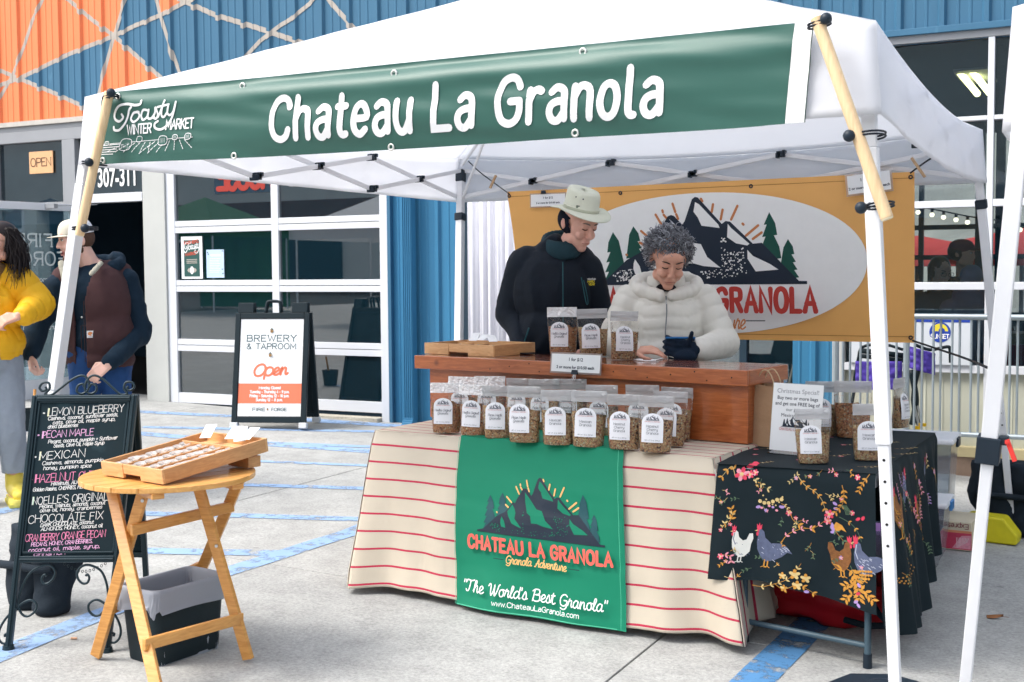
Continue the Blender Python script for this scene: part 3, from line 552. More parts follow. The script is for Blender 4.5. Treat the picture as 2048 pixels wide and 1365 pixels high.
pp = thing('paper_notice', 'white paper notice taped inside the open glass door', 'notice', dfr(.80, 0, 1.3)); paper = M('white_paper', (.82, .83, .84), .7, .02)
pr_ = Print(); pr_.poly([(.70, 1.17), (.87, 1.17), (.87, 1.39), (.70, 1.39)], paper)
for i in range(8): pr_.strip([(.72, 1.35-i*.02), (.85-.03*(i % 3), 1.35-i*.02)], .004, wh, caps=False)
pr_.build('sheet', lambda u, v, h: dfr(u, .006+h*1.5, v), pp, True)
# OPEN board in the upper light
ob = thing('open_sign', 'small tan board reading OPEN behind the upper glass beside the door', 'sign', (X(80, 330), YB+.02, Z(80, 325)))
tan = M('tan_board', (.72, .42, .22), .6, .08, 20)
sx0, sx1, sz0, sz1 = X(57, 320), X(104, 320), Z(80, 347), Z(80, 303)
MB().box(((sx0+sx1)/2, YB+.015, (sz0+sz1)/2), (sx1-sx0, .012, sz1-sz0)).build('board', tan, ob, True); p = Print(); p.text('OPEN', (sx0+sx1)/2, (sz0+sz1)/2-.04, .085, .010, M('brown_print', (.10, .05, .03)), slab=1., align='c', maxw=(sx1-sx0)*.86)
p.build('lettering', lambda u, v, h: Vector((u, YB+.008-h, v)), ob, True)
# garage door
gd = MB().box(((xGL+xGR)/2, YB+.5, zGT+.12), (xGR-xGL, .04, .2)).build('garage_door', grey_fr, bld, True)
PLOC[gd.name] = ((Vector((0, 0, 0))), 0)
def gbox(name, mat, x0, x1, z0, z1, y0, y1, bev=.003):
    mb = MB().box(((x0+x1)/2, (y0+y1)/2, (z0+z1)/2), (abs(x1-x0), abs(y1-y0), abs(z1-z0))); mb.v = [v-Vector((-4, YB, 0)) for v in mb.v]; return mb.build(name, mat, gd, False, bevel=bev)
xs0, xs1, xs2, xs3 = X(354, 600), X(546, 600), X(560, 600), X(763, 600)
rows = [(Z(355, 349), Z(355, 443)), (Z(355, 467), Z(355, 561)), (Z(355, 584), Z(355, 678)), (Z(355, 702), Z(355, 785))]; zbot = Z(355, 805)
gbox('stile', white_fr, xGL, xs0, zbot, zGT, YB-.01, YB+.05); gbox('stile', white_fr, xs1, xs2, zbot, zGT, YB-.008, YB+.05); gbox('stile', white_fr, xs3, X(766)-.001, zbot, zGT, YB-.01, YB+.05)
edges = [zGT]+[v for r in rows for v in r]+[zbot]
for i in range(5):
    t, b = edges[2*i], edges[2*i+1]
    for a, c in ((xs0, xs1), (xs2, xs3)):
        if 0 < i < 4: m = (t+b)/2; gbox('rail', white_fr, a, c, m+.003, t, YB-.006, YB+.05); gbox('rail', white_fr, a, c, b, m-.003, YB-.006, YB+.05)
        else: gbox('rail', white_fr, a, c, b, t, YB-.006, YB+.05)
for t, b in rows:
    for a, c in ((xs0, xs1), (xs2, xs3)): gbox('pane', pane_m, a, c, b, t, YB+.02, YB+.026, 0)
wbox('weather_strip', dark_in, xGL, xGR, -.1, zbot-.002, YB+.01, YB+.05); wbox('sill', concrete('pale_sill', (.5, .47, .40)), xGL-.1, X(766)-.002, -.12, Z(355, 812), YB-.12, YB+.008)
# posters behind the garage glass
def poster(nm, label, px0, py0, px1, py1, dr, bg_):
    x0, x1, z0, z1 = X(px0, 500), X(px1, 500), Z(px0, py1), Z(px0, py0); t = thing(nm, label, 'poster', ((x0+x1)/2, YB+.03, z0)); MB().box(((x0+x1)/2, YB+.012, (z0+z1)/2), (x1-x0, .003, z1-z0)).build('sheet', bg_, t, True)
    p = Print(); dr(p, x0, x1, z0, z1); p.build('print', lambda u, v, h: Vector((u, YB+.0100-h, v)), t, True, lift=.0004, step=.0003); return t
dgreen = M('poster_green', (.03, .09, .08), .5); redp = M('poster_red', (.6, .08, .04), .5)
def toasty(p, x, y, w, mat, k=1., ky=1.):
    """flowing wordmark in local units, w wide"""
    s = w/400.; q = lambda l: [(x+a*s, y+b*s*ky) for a, b in l]
    c = lambda l: catmull(q(l), 5)
    wd = 15*s*k
    p.strip(c([(8, 34), (14, 10), (48, 8), (86, 60), (110, 150), (128, 178)]), wd, mat); p.strip(c([(190, 222), (186, 196), (150, 192), (100, 206), (46, 196), (10, 140), (14, 96), (44, 76), (68, 104), (58, 130)]), wd, mat)
    p.strip(c([(176, 136), (140, 132), (122, 90), (140, 62), (166, 78), (178, 112), (166, 140)]), wd*.9, mat); p.strip(c([(236, 142), (208, 148), (190, 108), (204, 72), (228, 92), (244, 146)]), wd*.9, mat); p.strip(c([(244, 146), (234, 92), (250, 76), (276, 92)]), wd*.9, mat)
    p.strip(c([(262, 82), (284, 120), (288, 156), (302, 106), (290, 74), (268, 86)]), wd*.9, mat); p.strip(c([(302, 84), (330, 150), (346, 214), (332, 150), (326, 96), (342, 82), (362, 110)]), wd*.9, mat)
    p.strip(c([(300, 160), (330, 166), (376, 174)]), wd*.8, mat); p.strip(c([(372, 168), (366, 110), (382, 92), (404, 116), (420, 186)]), wd*.9, mat); p.strip(c([(420, 188), (404, 100), (372, 20), (330, -14), (292, 0), (286, 34), (304, 52)]), wd*.9, mat)
def d1(p, x0, x1, z0, z1):
    w = x1-x0; m = w*.13; p.poly([(x0+m, z0+m*.6), (x1-m, z0+m*.6), (x1-m, z1-m), (x0+m, z1-m)], dgreen); toasty(p, x0+w*.14, z0+(z1-z0)*.62, w*.72, txt_m, 1.2)
    p.text('FARMERS', x0+w/2, z0+(z1-z0)*.83, w*.11, w*.02, redp, align='c', rot=.12); p.text('MARKET', x0+w/2, z0+(z1-z0)*.56, w*.11, w*.02, redp, align='c', rot=.12)
    for i in range(3): p.strip([(x0+w*.25, z0+(z1-z0)*(.45-i*.04)), (x1-w*.25, z0+(z1-z0)*(.455-i*.04))], w*.03, band_p, caps=False)
    p.poly([(x0+w/2+w*.22*math.cos(a), z0+(z1-z0)*.2+w*.10*math.sin(a)) for a in [i*PI/5 for i in range(10)]], band_p); p.poly([(x0+w/2+w*.09*math.cos(a), z0+(z1-z0)*.2+w*.15*math.sin(a)) for a in [i*PI/5 for i in range(10)]], paper)
poster('poster', 'green Toasty farmers market poster with white border in the garage door glass', 361, 474, 403, 558, d1, paper)
def d2(p, x0, x1, z0, z1):
    w = x1-x0; h = z1-z0; p.strip([(x0+w*.25, z1-h*.2), (x1-w*.2, z1-h*.2)], h*.07, txt_m, caps=False)
    for i in range(9): p.strip([(x0+w*.18, z1-h*(.32+i*.06)), (x1-w*(.2+.04*(i % 3)), z1-h*(.32+i*.06))], h*.015, txt_m, caps=False)
    for a, b in ((.92, .95), (.9, .3), (.93, .15), (.08, .9), (.12, .84)): p.poly([(x0+w*(a+.04*math.cos(t)), z0+h*(b+.03*math.sin(t))) for t in (0, 1.5, 3, 4.5)], dgreen)
poster('poster', 'small pale blue flyer taped right of the green poster in the garage door', 411, 500, 446, 556, d2, M('pale_blue_paper', (.50, .66, .85), .6, .04))
# storefront glazing between the blue wall and the right hand windows
zs0, zs1 = .0, 2.45
wbox('frame_post', M('dark_mullion', (.02, .04, .06), .4), X(926), X(941), -.25, Z_SID, YB-.04, YB+.08)
wbox('pane', pane_m, X(941), X(1586), -.2, zs1, YB+.02, YB+.026, bev=0); wbox('header_panel', M('dark_mullion'), X(941)+.002, X(1668), zs1+.002, Z_SID, YB-.02, YB+.06)
for px in (1155, 1480): wbox('frame_post', M('dark_mullion'), X(px), X(px)+.06, -.25, zs1, YB-.02, YB+.05)
cur = MB(); ca, cb = X(941), X(1046)
cur.grid(lambda u, v: (ca+(cb-ca)*u, YB-.05+.022*math.sin(u*38)+.01*math.sin(u*91+v), -.2+2.63*v), 90, 2); cur.build('curtain', fabric('white_curtain', (.80, .80, .86), .9, .2), bld, True, smooth=True, solid=.002)
# right hand windows, sill, metal apron and footing
xr0, xr1, xm, xm1, XE = X(1668), X(1692), X(1973, 415), X(1986, 415), 4.2
z5, z4a, z4b, z3a, z3b, z2a, z2b, z1a, z1b = Z(1900, 82), Z(1975, 232), Z(1975, 241), Z(1829, 404), Z(1829, 418), Z(1829, 565), Z(1829, 580), Z(1829, 728), Z(1829, 743)
wbox('frame_post', pale_wall, xr0, xr1, -.2, z5+.1, YB-.05, YB+.08)
wbox('frame_rail', grey_fr, xr1+.001, XE, z5, z5+.1, YB-.04, YB+.08); wbox('flashing', siding_blue, xr0, XE, z5+.102, Z_SID+.06, YB-.07, YB+.02)
for a, b, nm in ((z4b, z4a, 'frame_rail'), (z3b, z3a, 'frame_rail'), (z2b, z2a, 'frame_rail'), (z1b, z1a, 'sill')):
    for u, v in ((xr1+.001, xm-.001), (xm1+.001, XE)): wbox(nm, white_fr, u, v, a, b, YB-(.05 if nm == 'sill' else .035), YB+.06)
wbox('frame_post', white_fr, xm, xm1, -.02, z5-.001, YB-.036, YB+.06); wbox('frame_post', white_fr, xm+1.55, xm+1.55+xm1-xm, z1a, z5-.001, YB-.033, YB+.06)
for a, b in ((z4a, z5), (z3a, z4b), (z2a, z3b), (z1a, z2b)):
    for u, v in ((xr1, xm), (xm1, xm+1.55), (xm+1.62, XE)): wbox('pane', pane_m2, u, v, a, b, YB+.02, YB+.026, bev=0)
zf0, zf1 = Z(1892, 909.7), Z(1896, 890)
apr = MB(); xs = [xr1]; 
while xs[-1] < XE: xs += [xs[-1]+.10, xs[-1]+.11, xs[-1]+.12]
vs = []
for i, x in enumerate(xs): y = YB+.0-(.006 if i % 3 == 2 else 0); vs += [(x, y, zf1-.02), (x, y, z1b)]
apr.add(vs, [(2*i, 2*i+2, 2*i+3, 2*i+1) for i in range(len(xs)-1)]); apr.build('apron_panel', M('cream_metal', (.52, .53, .44), .5, .08, 1.5, stretch=(1, 1, .2)), bld, True)
wbox('base_beam', M('yellowed_beam', (.55, .47, .27), .5, .08), xr1, XE, zf0, zf1, YB-.07, YB+.05); wbox('footing', M('brown_footing', (.28, .20, .15), .9, .2, 10, .4, 40), X(1586), XE, -.6, zf0-.002, YB-.05, YB+.1)
# downspout on the blue wall
dsx = X(829); ds = MB(); ds.box((dsx, YB-.085, 1.35), (.10, .08, 2.75)); 
for k in range(-2, 3): ds.box((dsx+k*.02, YB-.129, 1.35), (.008, .01, 2.74))
for k in range(7): a = k/7*.9; ds.box((dsx, YB-.09-.10*math.sin(a)*1.2, -.02-.11*math.sin(a)*.3-.018*k), (.105+.004*(k % 2), .085, .03), Matrix.Rotation(-a*.6, 3, 'X'))
ds.build('downspout', siding_blue2, bld, True, bevel=.006)
# interior behind the glass
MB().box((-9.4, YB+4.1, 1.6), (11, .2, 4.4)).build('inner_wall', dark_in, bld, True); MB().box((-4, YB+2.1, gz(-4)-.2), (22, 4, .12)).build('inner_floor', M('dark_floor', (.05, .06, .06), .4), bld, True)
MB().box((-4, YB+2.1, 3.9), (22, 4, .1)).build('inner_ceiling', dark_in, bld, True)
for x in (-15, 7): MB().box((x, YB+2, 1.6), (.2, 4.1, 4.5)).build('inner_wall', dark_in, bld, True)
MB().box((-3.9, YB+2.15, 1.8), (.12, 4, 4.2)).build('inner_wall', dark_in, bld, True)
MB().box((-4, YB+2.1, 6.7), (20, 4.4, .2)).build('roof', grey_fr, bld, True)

# ================= CANOPY, BANNERS =================
CX, CY, CS, CZ, CV = -2.335, 5.53, 3.30, 2.067, 1.775
canopy_w = fabric('white_canopy_fabric', (.91, .92, .95), .7, .58, 350, .08, .02); tube_w = M('white_painted_steel', (.74, .75, .78), .4, .03, 8, .02, 30); blk_pl = M('black_plastic', (.012, .022, .035), .45, .15); steel = M('bright_steel', (.6, .6, .6), .3, metal=1.)
def canopy_roof(t, cx, cy, S, z0, za, zv, dip=.07, name='roof', h=None):
    h = S/2
    def rf(u, v):
        x, y = (u*2-1), (v*2-1); m = max(abs(x), abs(y)); n = min(abs(x), abs(y)); z = z0+(za-z0)*(1-m)**1.0
        e = 1-(n/m if m > 1e-6 else 1)**2; z -= ((dip*.3 if y < 0 and abs(y) >= abs(x) else dip)*m*m+.03*math.sin(PI*m))*e
        z += .008*noise.noise(Vector((x*7, y*7, z0)))*math.sin(PI*m)
        return (cx+x*h, cy+y*h, z)
    mr_ = MB(); cs_ = ((0, 0), (1, 0), (1, 1), (0, 1))
    for q in range(4):
        (a0, b0), (a1, b1) = cs_[q], cs_[(q+1) % 4]
        mr_.grid(lambda u, v: rf(.5+((a0+(a1-a0)*u)-.5)*(1-v*.995), .5+((b0+(b1-b0)*u)-.5)*(1-v*.995)), 48, 30)
    mr_.build(name, canopy_w, t, True, smooth=35, solid=.0012)
    for k, (ax, ay, bx, by, nx, ny) in enumerate(((-1, -1, 1, -1, 0, -1), (1, -1, 1, 1, 1, 0), (1, 1, -1, 1, 0, 1), (-1, 1, -1, -1, -1, 0))):
        def vf(u, v):
            x, y = ax+(bx-ax)*u, ay+(by-ay)*u; e = 1-(2*u-1)**2; d = dip if k != 0 else dip*.3; zt = z0-d*e; z = zt+(zv-(.05*e if k == 1 else 0)-zt)*v
            fd_ = 1-abs(2*u-1)**8; o = .002+.024*v+(.014*noise.noise(Vector((u*9+k*5, v*3, 1)))*v+.007*noise.noise(Vector((u*40, v*9, k)))*min(1, v*6))*fd_
            return (cx+x*(h+o), cy+y*(h+o), z)
        MB().grid(vf, 70, 10).build('valance', canopy_w, t, True, smooth=True, solid=.001)
can = thing('popup_canopy', 'white pop-up canopy sheltering the granola stall, green banner along its front', 'canopy', (CX, CY, gz(CX)))
canopy_roof(can, CX, CY, CS, CZ, 2.78, CV)
h = CS/2; cor = {'FL': (-1, -1), 'FR': (1, -1), 'BR': (1, 1), 'BL': (-1, 1)}
foot = {'FL': HP(52, 1190, gz(-4.1)+.01), 'FR': HP(1795, 1470, gz(-.6)+.01), 'BR': HP(2026, 1068, gz(-.5)+.01), 'BL': HP(914, 985, gz(-3.9)+.01)}
ztb, zbb = 1.985, 1.80       # upper and lower joints of the truss
holes_m = M('hole_black', (.01, .01, .01))
for k, (a, b) in cor.items():
    T = Vector((CX+a*(h-.03)-(.03 if k == 'FL' else 0), CY+b*(h-.03), CZ-.10)); F = foot[k]; ax = (F-T).normalized(); J = T.lerp(F, .56); K = T.lerp(F, .13)
    mb = MB(); mb.beam(K, J, .047, .047, (0, 1, 0)).beam(J, F, .037, .037, (0, 1, 0)); mb.beam(T, K, .044, .044, (0, 1, 0)); lg = mb.build('leg', tube_w, can, True, bevel=.004)
    (MB().beam(K-ax*.0, K+ax*.05, .062, .062, (0, 1, 0)).build('bracket', blk_pl, can, True, bevel=.006), MB().beam(T-ax*.02, T+ax*.06, .056, .056, (0, 1, 0)).build('bracket', blk_pl, can, True, bevel=.006)) if k[0] == 'B' else None
    mb = MB(); mb.box(F+Vector((0, 0, .004)), (.09, .09, .008)); mb.build('foot_plate', steel, can, True)
    for q in range(5): c = J+ax*(.05+.07*q); MB().cyl(c+Vector((0, -.017, 0)), c+Vector((0, -.0195, 0)), .005, n=8).build('pin_hole', holes_m, can, True)
sides = [((-1, -1), (1, -1)), ((1, -1), (1, 1)), ((1, 1), (-1, 1)), ((-1, 1), (-1, -1))]; clip = None
def put_clip(p, rz):
    global clip
    if clip is None: mb = MB(); mb.box((0, 0, 0), (.05, .034, .034)).box((-.02, 0, .012), (.018, .05, .02)).box((.02, 0, -.008), (.016, .048, .03)).cyl((0, -.018, 0), (0, -.03, 0), .006); clip = mb.build('joint_clip', blk_pl, can, bevel=.002); o = clip
    else: o = clip.copy(); COL.objects.link(o); o.parent = can
    o.location = p-Vector((CX, CY, gz(CX))); o.rotation_euler = (0, 0, rz)
for (a, b), (c, d) in sides:
    P = [Vector((CX+(a+(c-a)*i/3)*(h-.03), CY+(b+(d-b)*i/3)*(h-.03), 0)) for i in range(4)]; dr = (P[3]-P[0]).normalized(); nn = Vector((-dr.y, dr.x, 0))*.011; rz = math.atan2(dr.y, dr.x)
    for i in range(3):
        up = Vector((0, 0, ztb)); lo = Vector((0, 0, zbb)); MB().beam(P[i]+up+nn, P[i+1]+lo+nn, .012, .026).build('truss_bar', tube_w, can, True, bevel=.002); MB().beam(P[i]+lo-nn, P[i+1]+up-nn, .012, .026).build('truss_bar', tube_w, can, True, bevel=.002)
        put_clip((P[i]+P[i+1])/2+Vector((0, 0, (ztb+zbb)/2)), rz)
        if i > 0: put_clip(P[i]+up, rz); put_clip(P[i]+lo, rz)
for k, (a, b) in cor.items():
    c0 = Vector((CX+a*(h-.05), CY+b*(h-.05), CZ-.05)); ap = Vector((CX, CY, 2.70)); MB().cyl(c0, ap, .011).build('roof_strut', tube_w, can, True, smooth=40)
    MB().cyl(Vector((CX+a*(h-.04), CY+b*(h-.04), zbb-.02)), c0.lerp(ap, .28), .009).build('roof_strut', tube_w, can, True, smooth=40)
MB().cyl((CX, CY, 2.45), (CX, CY, 2.75), .03).build('hub', blk_pl, can, True)
# weight plate at the near right foot, fabric weight bags at others
blk_cloth = fabric('black_cloth', (.012, .02, .03), .9, 0, 200, .3)
wp = thing('weight_plate', 'black eight-sided weight plate around the foot of the near right canopy leg', 'weight', foot['FR'])
c = foot['FR']; wc = GP(1765, 1440); mb = MB(); mb.lathe((wc.x, wc.y, wc.z+.002), [(.20, 0), (.215, .02), (.215, .07), (.19, .10), (.05, .105)], 8); mb.build('plate', blk_pl, wp, True, bevel=.006); mb = MB(); mb.lathe((wc.x, wc.y, wc.z+.108), [(.05, 0), (.05, .02), (.03, .025)], 16); mb.build('cap', blk_pl, wp, True)
def weight_bag(name, label, loc, hh, r, leanx, seed, flap=True):
    t = thing(name, label, 'weight bag', loc); 
    for sgn in (-1, 1):
        def f(u, v):
            a = u*2*PI; w = (1-.15*math.cos(v*PI)-.55*max(0, v-.75)/.25*.6)*(1 if v > .06 else .8+.2*v/.06); p = Vector((math.cos(a)*r*w+sgn*r*.8, math.sin(a)*r*.75*w, v*hh)); n = noise.noise(p*6+Vector((seed, 0, 0))); n2 = noise.noise(p*17+Vector((seed, 3, 0)))
            return p+Vector((math.cos(a), math.sin(a), .1))*(n*.05+n2*.02)*(r/.13)+Vector((leanx*v, 0, 0))
        mb = MB().grid(f, 28, 18); o = len(mb.v); mb.v.append(Vector((sgn*r*.8, 0, 0))); mb.v.append(Vector((sgn*r*.8+leanx, 0, hh*.96))); k = mb.mi(None)
        for i in range(28): mb.f.append([i+1, i, o]); mb.m.append(0); mb.f.append([18*29+i, 18*29+i+1, o+1]); mb.m.append(0)
        mb.build('pouch', blk_cloth, t, smooth=True)
    mb = MB(); mb.tube([(-r*1.6, -r*.76, hh*.55), (-r*.5, -r*.80, hh*.56), (r*.5, -r*.8, hh*.55), (r*1.6, -r*.76, hh*.56)], .018, 8); mb.build('strap', blk_cloth, t, smooth=True); return t
bl = GP(62, 1225); weight_bag('weight_bag', 'black fabric weight bag on the canopy foot behind the chalkboard', (bl.x, bl.y+.05, bl.z), .36, .10, .03, 3)
br = GP(2015, 1068); weight_bag('weight_bag', 'black sack weight on the far right canopy foot beside a yellow case', (br.x+.04, br.y, br.z), .42, .125, -.03, 9)
# green market banner
vinyl = M('green_banner_vinyl', (.028, .108, .086), .42, .06, 3, .12, 500, spec=.5); white_v = M('white_banner_print', (.86, .86, .87), .45, .02)
bn = thing('market_banner', 'long green vinyl banner reading Chateau La Granola tied across the canopy front', 'banner', (-2.4, 3.86, 1.9))
BTL, BTR, BBL, BBR = WP(214, 187, 3.86), WP(1630, 44, 3.86), WP(197, 330, 3.86), WP(1612, 246, 3.86)
BWD = BTR.x-BTL.x; BHT = .30
def bfn(u, v, hh=0):
    s, t = u/BWD, v/BHT; top = BTL.lerp(BTR, s); bot = BBL.lerp(BBR, s); p = bot.lerp(top, t)
    sag = math.sin(PI*s); o = .030*math.sin(PI*t)*sag+.022*math.exp(-((t-.78)/.13)**2)*(.35+.65*sag)+.012*noise.noise(Vector((s*3, t*1.5, 2)))+.006*noise.noise(Vector((s*11+t*4, t*5, 7)))-.012*math.exp(-((t-.95)/.04)**2)*sag
    z = p.z-.010*sag*(1-t)*(1 if s < .96 else .3)+.006*noise.noise(Vector((s*5, 0, 3)))*(1-t)
    return Vector((p.x, p.y-.012-o-hh, z))
MB().grid(lambda a, b: bfn(a*BWD, b*BHT), 150, 24).build('sheet', vinyl, bn, True, smooth=True)
p = Print(); ux = lambda px, py: WP(px, py, 3.84).x-BTL.x
u0, u1 = ux(562, 235), ux(1336, 180)
p.text('Chateau La Granola', u0, .060, .146, .0255, white_v, gap=2.9, wx=1., maxw=u1-u0)
toasty(p, ux(233, 230), .135-.0, ux(357, 230)-ux(233, 230)-.005, white_v, .85, .62)
p.text('WINTER', ux(264, 258), .118, .037, .0065, white_v, maxw=ux(314, 258)-ux(264, 258)); p.text('MARKET', ux(344, 253), .126, .037, .0065, white_v, maxw=ux(400, 253)-ux(344, 253))
fx0, fx1 = ux(207, 300), ux(402, 290); fw = fx1-fx0; rnd = random.Random(4)
for i in range(13):
    a = i/12; xa_ = fx0+fw*(.30+.62*a); xb_ = fx0+fw*(.05+1.0*a)+(.10 if a < .5 else -.10)*fw*(1-abs(a-.5)); y0_, y1_ = .081, .030+.035*abs(a-.55)
    n = 4
    for j in range(n):
        s0, s1 = j/n, (j+.8)/n; p.strip([(xa_+(xb_-xa_)*s0, y0_+(y1_-y0_)*s0), (xa_+(xb_-xa_)*s1, y0_+(y1_-y0_)*s1)], .0022, white_v, caps=False, w1=.0035)
for i in range(5): p.strip([(fx0+.006*i, .078-.009*i), (fx0+fw*(.26-.02*i), .080-.010*i)], .003, white_v, caps=False)
p.strip([(fx0, .083), (fx1, .089)], .0022, white_v, caps=False)
for a, b, s in ((.30, .070, .034), (.44, .092, .016), (.69, .078, .026), (.82, .090, .014), (.95, .090, .017), (.10, .084, .012)):
    x = fx0+fw*a; p.poly([(x-s*.8, b-s*.4), (x+s*.8, b-s*.4), (x+s*.9, b+s*.8), (x-s*.7, b+s*.8)], vinyl); L = [(x-s*.8, b-s*.4), (x+s*.8, b-s*.4), (x+s*.9, b+s*.7), (x-s*.6, b+s*.8)]; p.strip(catmull(L, 4, True), .0026, white_v, closed=True)
    for j in range(4): p.strip([(x-s*.5+s*.3*j, b-s*.2), (x-s*.45+s*.3*j, b+s*.55)], .0012, white_v, caps=False)
ws = .062; p.poly([(BWD-ws, .0), (BWD-.002, .0), (BWD-.002, BHT), (BWD-ws+.004, BHT)], white_v)
p.build('print', bfn, bn, True, grid=.04, lift=.0025, step=.0003)
gr = None; ring = M('grommet', (.72, .72, .68), .35, metal=.7)
for px, py in ((487, 172), (487, 308), (796, 148), (800, 288), (1168, 104), (1167, 262), (1603, 233), (238, 193), (222, 320)):
    w_ = WP(px, py, 3.84); u = w_.x-BTL.x; t = (w_.z-BBL.lerp(BBR, u/BWD).z)/(BTL.lerp(BTR, u/BWD).z-BBL.lerp(BBR, u/BWD).z); q = bfn(u, min(.97, max(.03, t))*BHT, .002)
    mb = MB(); mb.tube([(q.x+.011*math.cos(a), q.y, q.z+.011*math.sin(a)) for a in [i*PI/6 for i in range(12)]], .0042, 6, closed=True); mb.build('grommet', ring, bn, True, smooth=True)
# wooden poles and ball bungees holding the banner out
pole_w = wood('pale_pole_wood', (.80, .60, .36), (.66, .46, .26), .5, 5, (14, 14, 1))
def pole(label, a, b, r):
    d = (b-a); t = thing('wooden_pole', label, 'pole', a); mb = MB(); mb.cyl(a, b, r, r, 20); mb.build('shaft', pole_w, t, True, smooth=40, bevel=.002); mb = MB(); e = d.normalized(); mb.cyl(b, b+e*.004, r*.96, r*.9, 20); mb.build('cut_end', M('end_grain', (.78, .68, .48), .7), t, True); return a, b
PLa, PLb = pole('round wooden pole tied to the left end of the green banner', WP(219, 184, 3.80), WP(159, 470, 3.76), .0195)
PRa, PRb = pole('round wooden pole tied to the right end of the green banner', WP(1633, 36, 3.78), WP(1774, 437, 3.76), .0195)
cordm = M('black_bungee_cord', (.008, .012, .02), .6)
def bungee(label, c, ball, r=.03, tilt=.2, wrap=1.35, br_=.0185, ry=None):
    t = thing('ball_bungee', label, 'bungee', c); mb = MB(); mb.ell(ball, br_, 10); mb.build('ball', blk_pl, t, True, smooth=True)
    mb = MB(); nx = (ball-c).normalized()
    for k in (-1, 1):
        pts = []
        for i in range(20): a = i/20*2*PI; pts.append(c+Vector((r*wrap*math.cos(a), (ry or r*1.1)*math.sin(a)+.012, .0045*k+tilt*r*math.cos(a))))
        mb.tube(pts, .0034, 6, closed=True)
    mb.tube([c+Vector((math.copysign(r*wrap, ball.x-c.x)*.7, -.02, .006)), ball+Vector((0, .006, 0))], .0034, 6); mb.tube([c+Vector((math.copysign(r*wrap, ball.x-c.x)*.7, -.02, -.006)), ball+Vector((0, .006, -.004))], .0034, 6); mb.build('cord', cordm, t, True, smooth=True)
def on(a, b, t): return a.lerp(b, t)
bungee('black ball bungee at the top of the left banner pole', on(PLa, PLb, .04), WP(222, 186, 3.76), .026, .3)
bungee('black ball bungee on the left pole just below the banner corner', WP(185, 327, 3.83), WP(178, 325, 3.745), .030, -.1, 1.2, .0185, .06)
bungee('black ball bungee tying the left pole to the leg above the man in the cap', WP(166, 457, 3.80), WP(170, 457, 3.70), .034, .05, 1.2, .0185, .06)
bungee('black ball bungee at the top of the right banner pole', on(PRa, PRb, .03), WP(1652, 38, 3.75), .026, .2)
bungee('black ball bungee holding the right pole to the leg top below the valance', WP(1738, 271, 3.83), WP(1698, 272, 3.75), .034, .14, 1.35, .0185, .085)
bungee('black ball bungee near the lower end of the right banner pole', WP(1760, 411, 3.84), WP(1722, 416, 3.74), .028, .2, 1.35, .0185, .085)
# orange booth banner hung at the back
OY = 7.05; orange_v = M('orange_banner_vinyl', (.80, .42, .13), .42, .05, 3, .05, 200); oval_g = M('banner_oval_grey', (.84, .84, .83), .45, .03)
OTL, OTR, OBL, OBR = WP(1014, 384, OY), WP(1829, 344, OY), WP(1034, 672, OY), WP(1829, 686, OY); OW, OH = OTR.x-OTL.x, OTR.z-OBR.z
obn = thing('booth_banner', 'orange banner with mountain logo oval hanging behind the two sellers', 'banner', (OTL.x+OW/2, OY, .9))
def ofn(u, v, hh=0):
    s, t = u/OW, v/OH; p = OBL.lerp(OBR, s).lerp(OTL.lerp(OTR, s), t); x = p.x+.03*math.sin(PI*t)*(1-s)**6
    o = .012*noise.noise(Vector((s*4, t*1.3, 5)))+.010*math.exp(-((s-.95)/.02)**2)*(.4+t*.6)+.008*math.sin(s*40)*max(0, .25-t)*(s > .5)+.01*noise.noise(Vector((s*14, t*2, 9)))*.4
    return Vector((x, p.y-o-hh, p.z-.025*math.sin(PI*s)*(1-t)*0))
MB().grid(lambda a, b: ofn(a*OW, b*OH), 120, 30).build('sheet', orange_v, obn, True, smooth=True)
mb = MB()
for e in range(2): mb.grid(lambda a, b: ofn(a*OW, (.035 if e == 0 else .965)*OH+(b-.5)*.004, .0012), 120, 1)
mb.build('hem', M('orange_thread', (.45, .20, .05), .7), obn, True)
navy = M('print_navy', (.012, .022, .04), .5, .05); treeg = M('print_tree_green', (.008, .075, .055), .5, .05); redl = M('print_red', (.48, .045, .035), .5, .04); coral = M('print_coral', (.85, .13, .10), .5, .03); rayo = M('print_ray_orange', (.55, .20, .07), .5, .03); peach = M('print_peach', (.85, .47, .17), .5, .03)
OX = lambda px, py: WP(px, py, OY-.01).x-OTL.x
OVZ = lambda px, py: WP(px, py, OY-.01).z-OBR.z
p = Print(); oc = (OX(1401, 520), OVZ(1401, 524)); orx = OX(1731, 515)-oc[0]; orz = (OVZ(1430, 382)-OVZ(1430, 668))/2; oc = (oc[0], (OVZ(1430, 382)+OVZ(1430, 668))/2)
p.poly([(oc[0]+orx*math.copysign(abs(math.cos(a))**.96, math.cos(a)), oc[1]+orz*math.copysign(abs(math.sin(a))**.96, math.sin(a))) for a in [i*PI/48 for i in range(96)]], oval_g)
lx0, lx1, lz = OX(1178, 566), OX(1609, 565), OVZ(1500, 567)
logo(p, lx0, lz, lx1-lx0, navy, treeg, oval_g, rayo, random.Random(3), 900)
tx1 = OX(1634, 600); tz = OVZ(1560, 621); th = OVZ(1560, 577)-tz
p.text('CHATEAU LA GRANOLA', lx0-.04, tz, th, .030, redl, slab=1.5, gap=3.6, maxw=tx1-lx0+.04)
p.text('Granola Adventure', OX(1300, 645), OVZ(1400, 655), .085, .009, rayo, slant=.2, gap=0, alt=GS_, maxw=OX(1490, 645)-OX(1300, 645)); p.strip([(OX(1493, 640), OVZ(1493, 640)), (OX(1531, 640), OVZ(1531, 640))], .006, navy); p.strip([(OX(1240, 640), OVZ(1240, 640)), (OX(1290, 640), OVZ(1290, 640))], .006, navy)
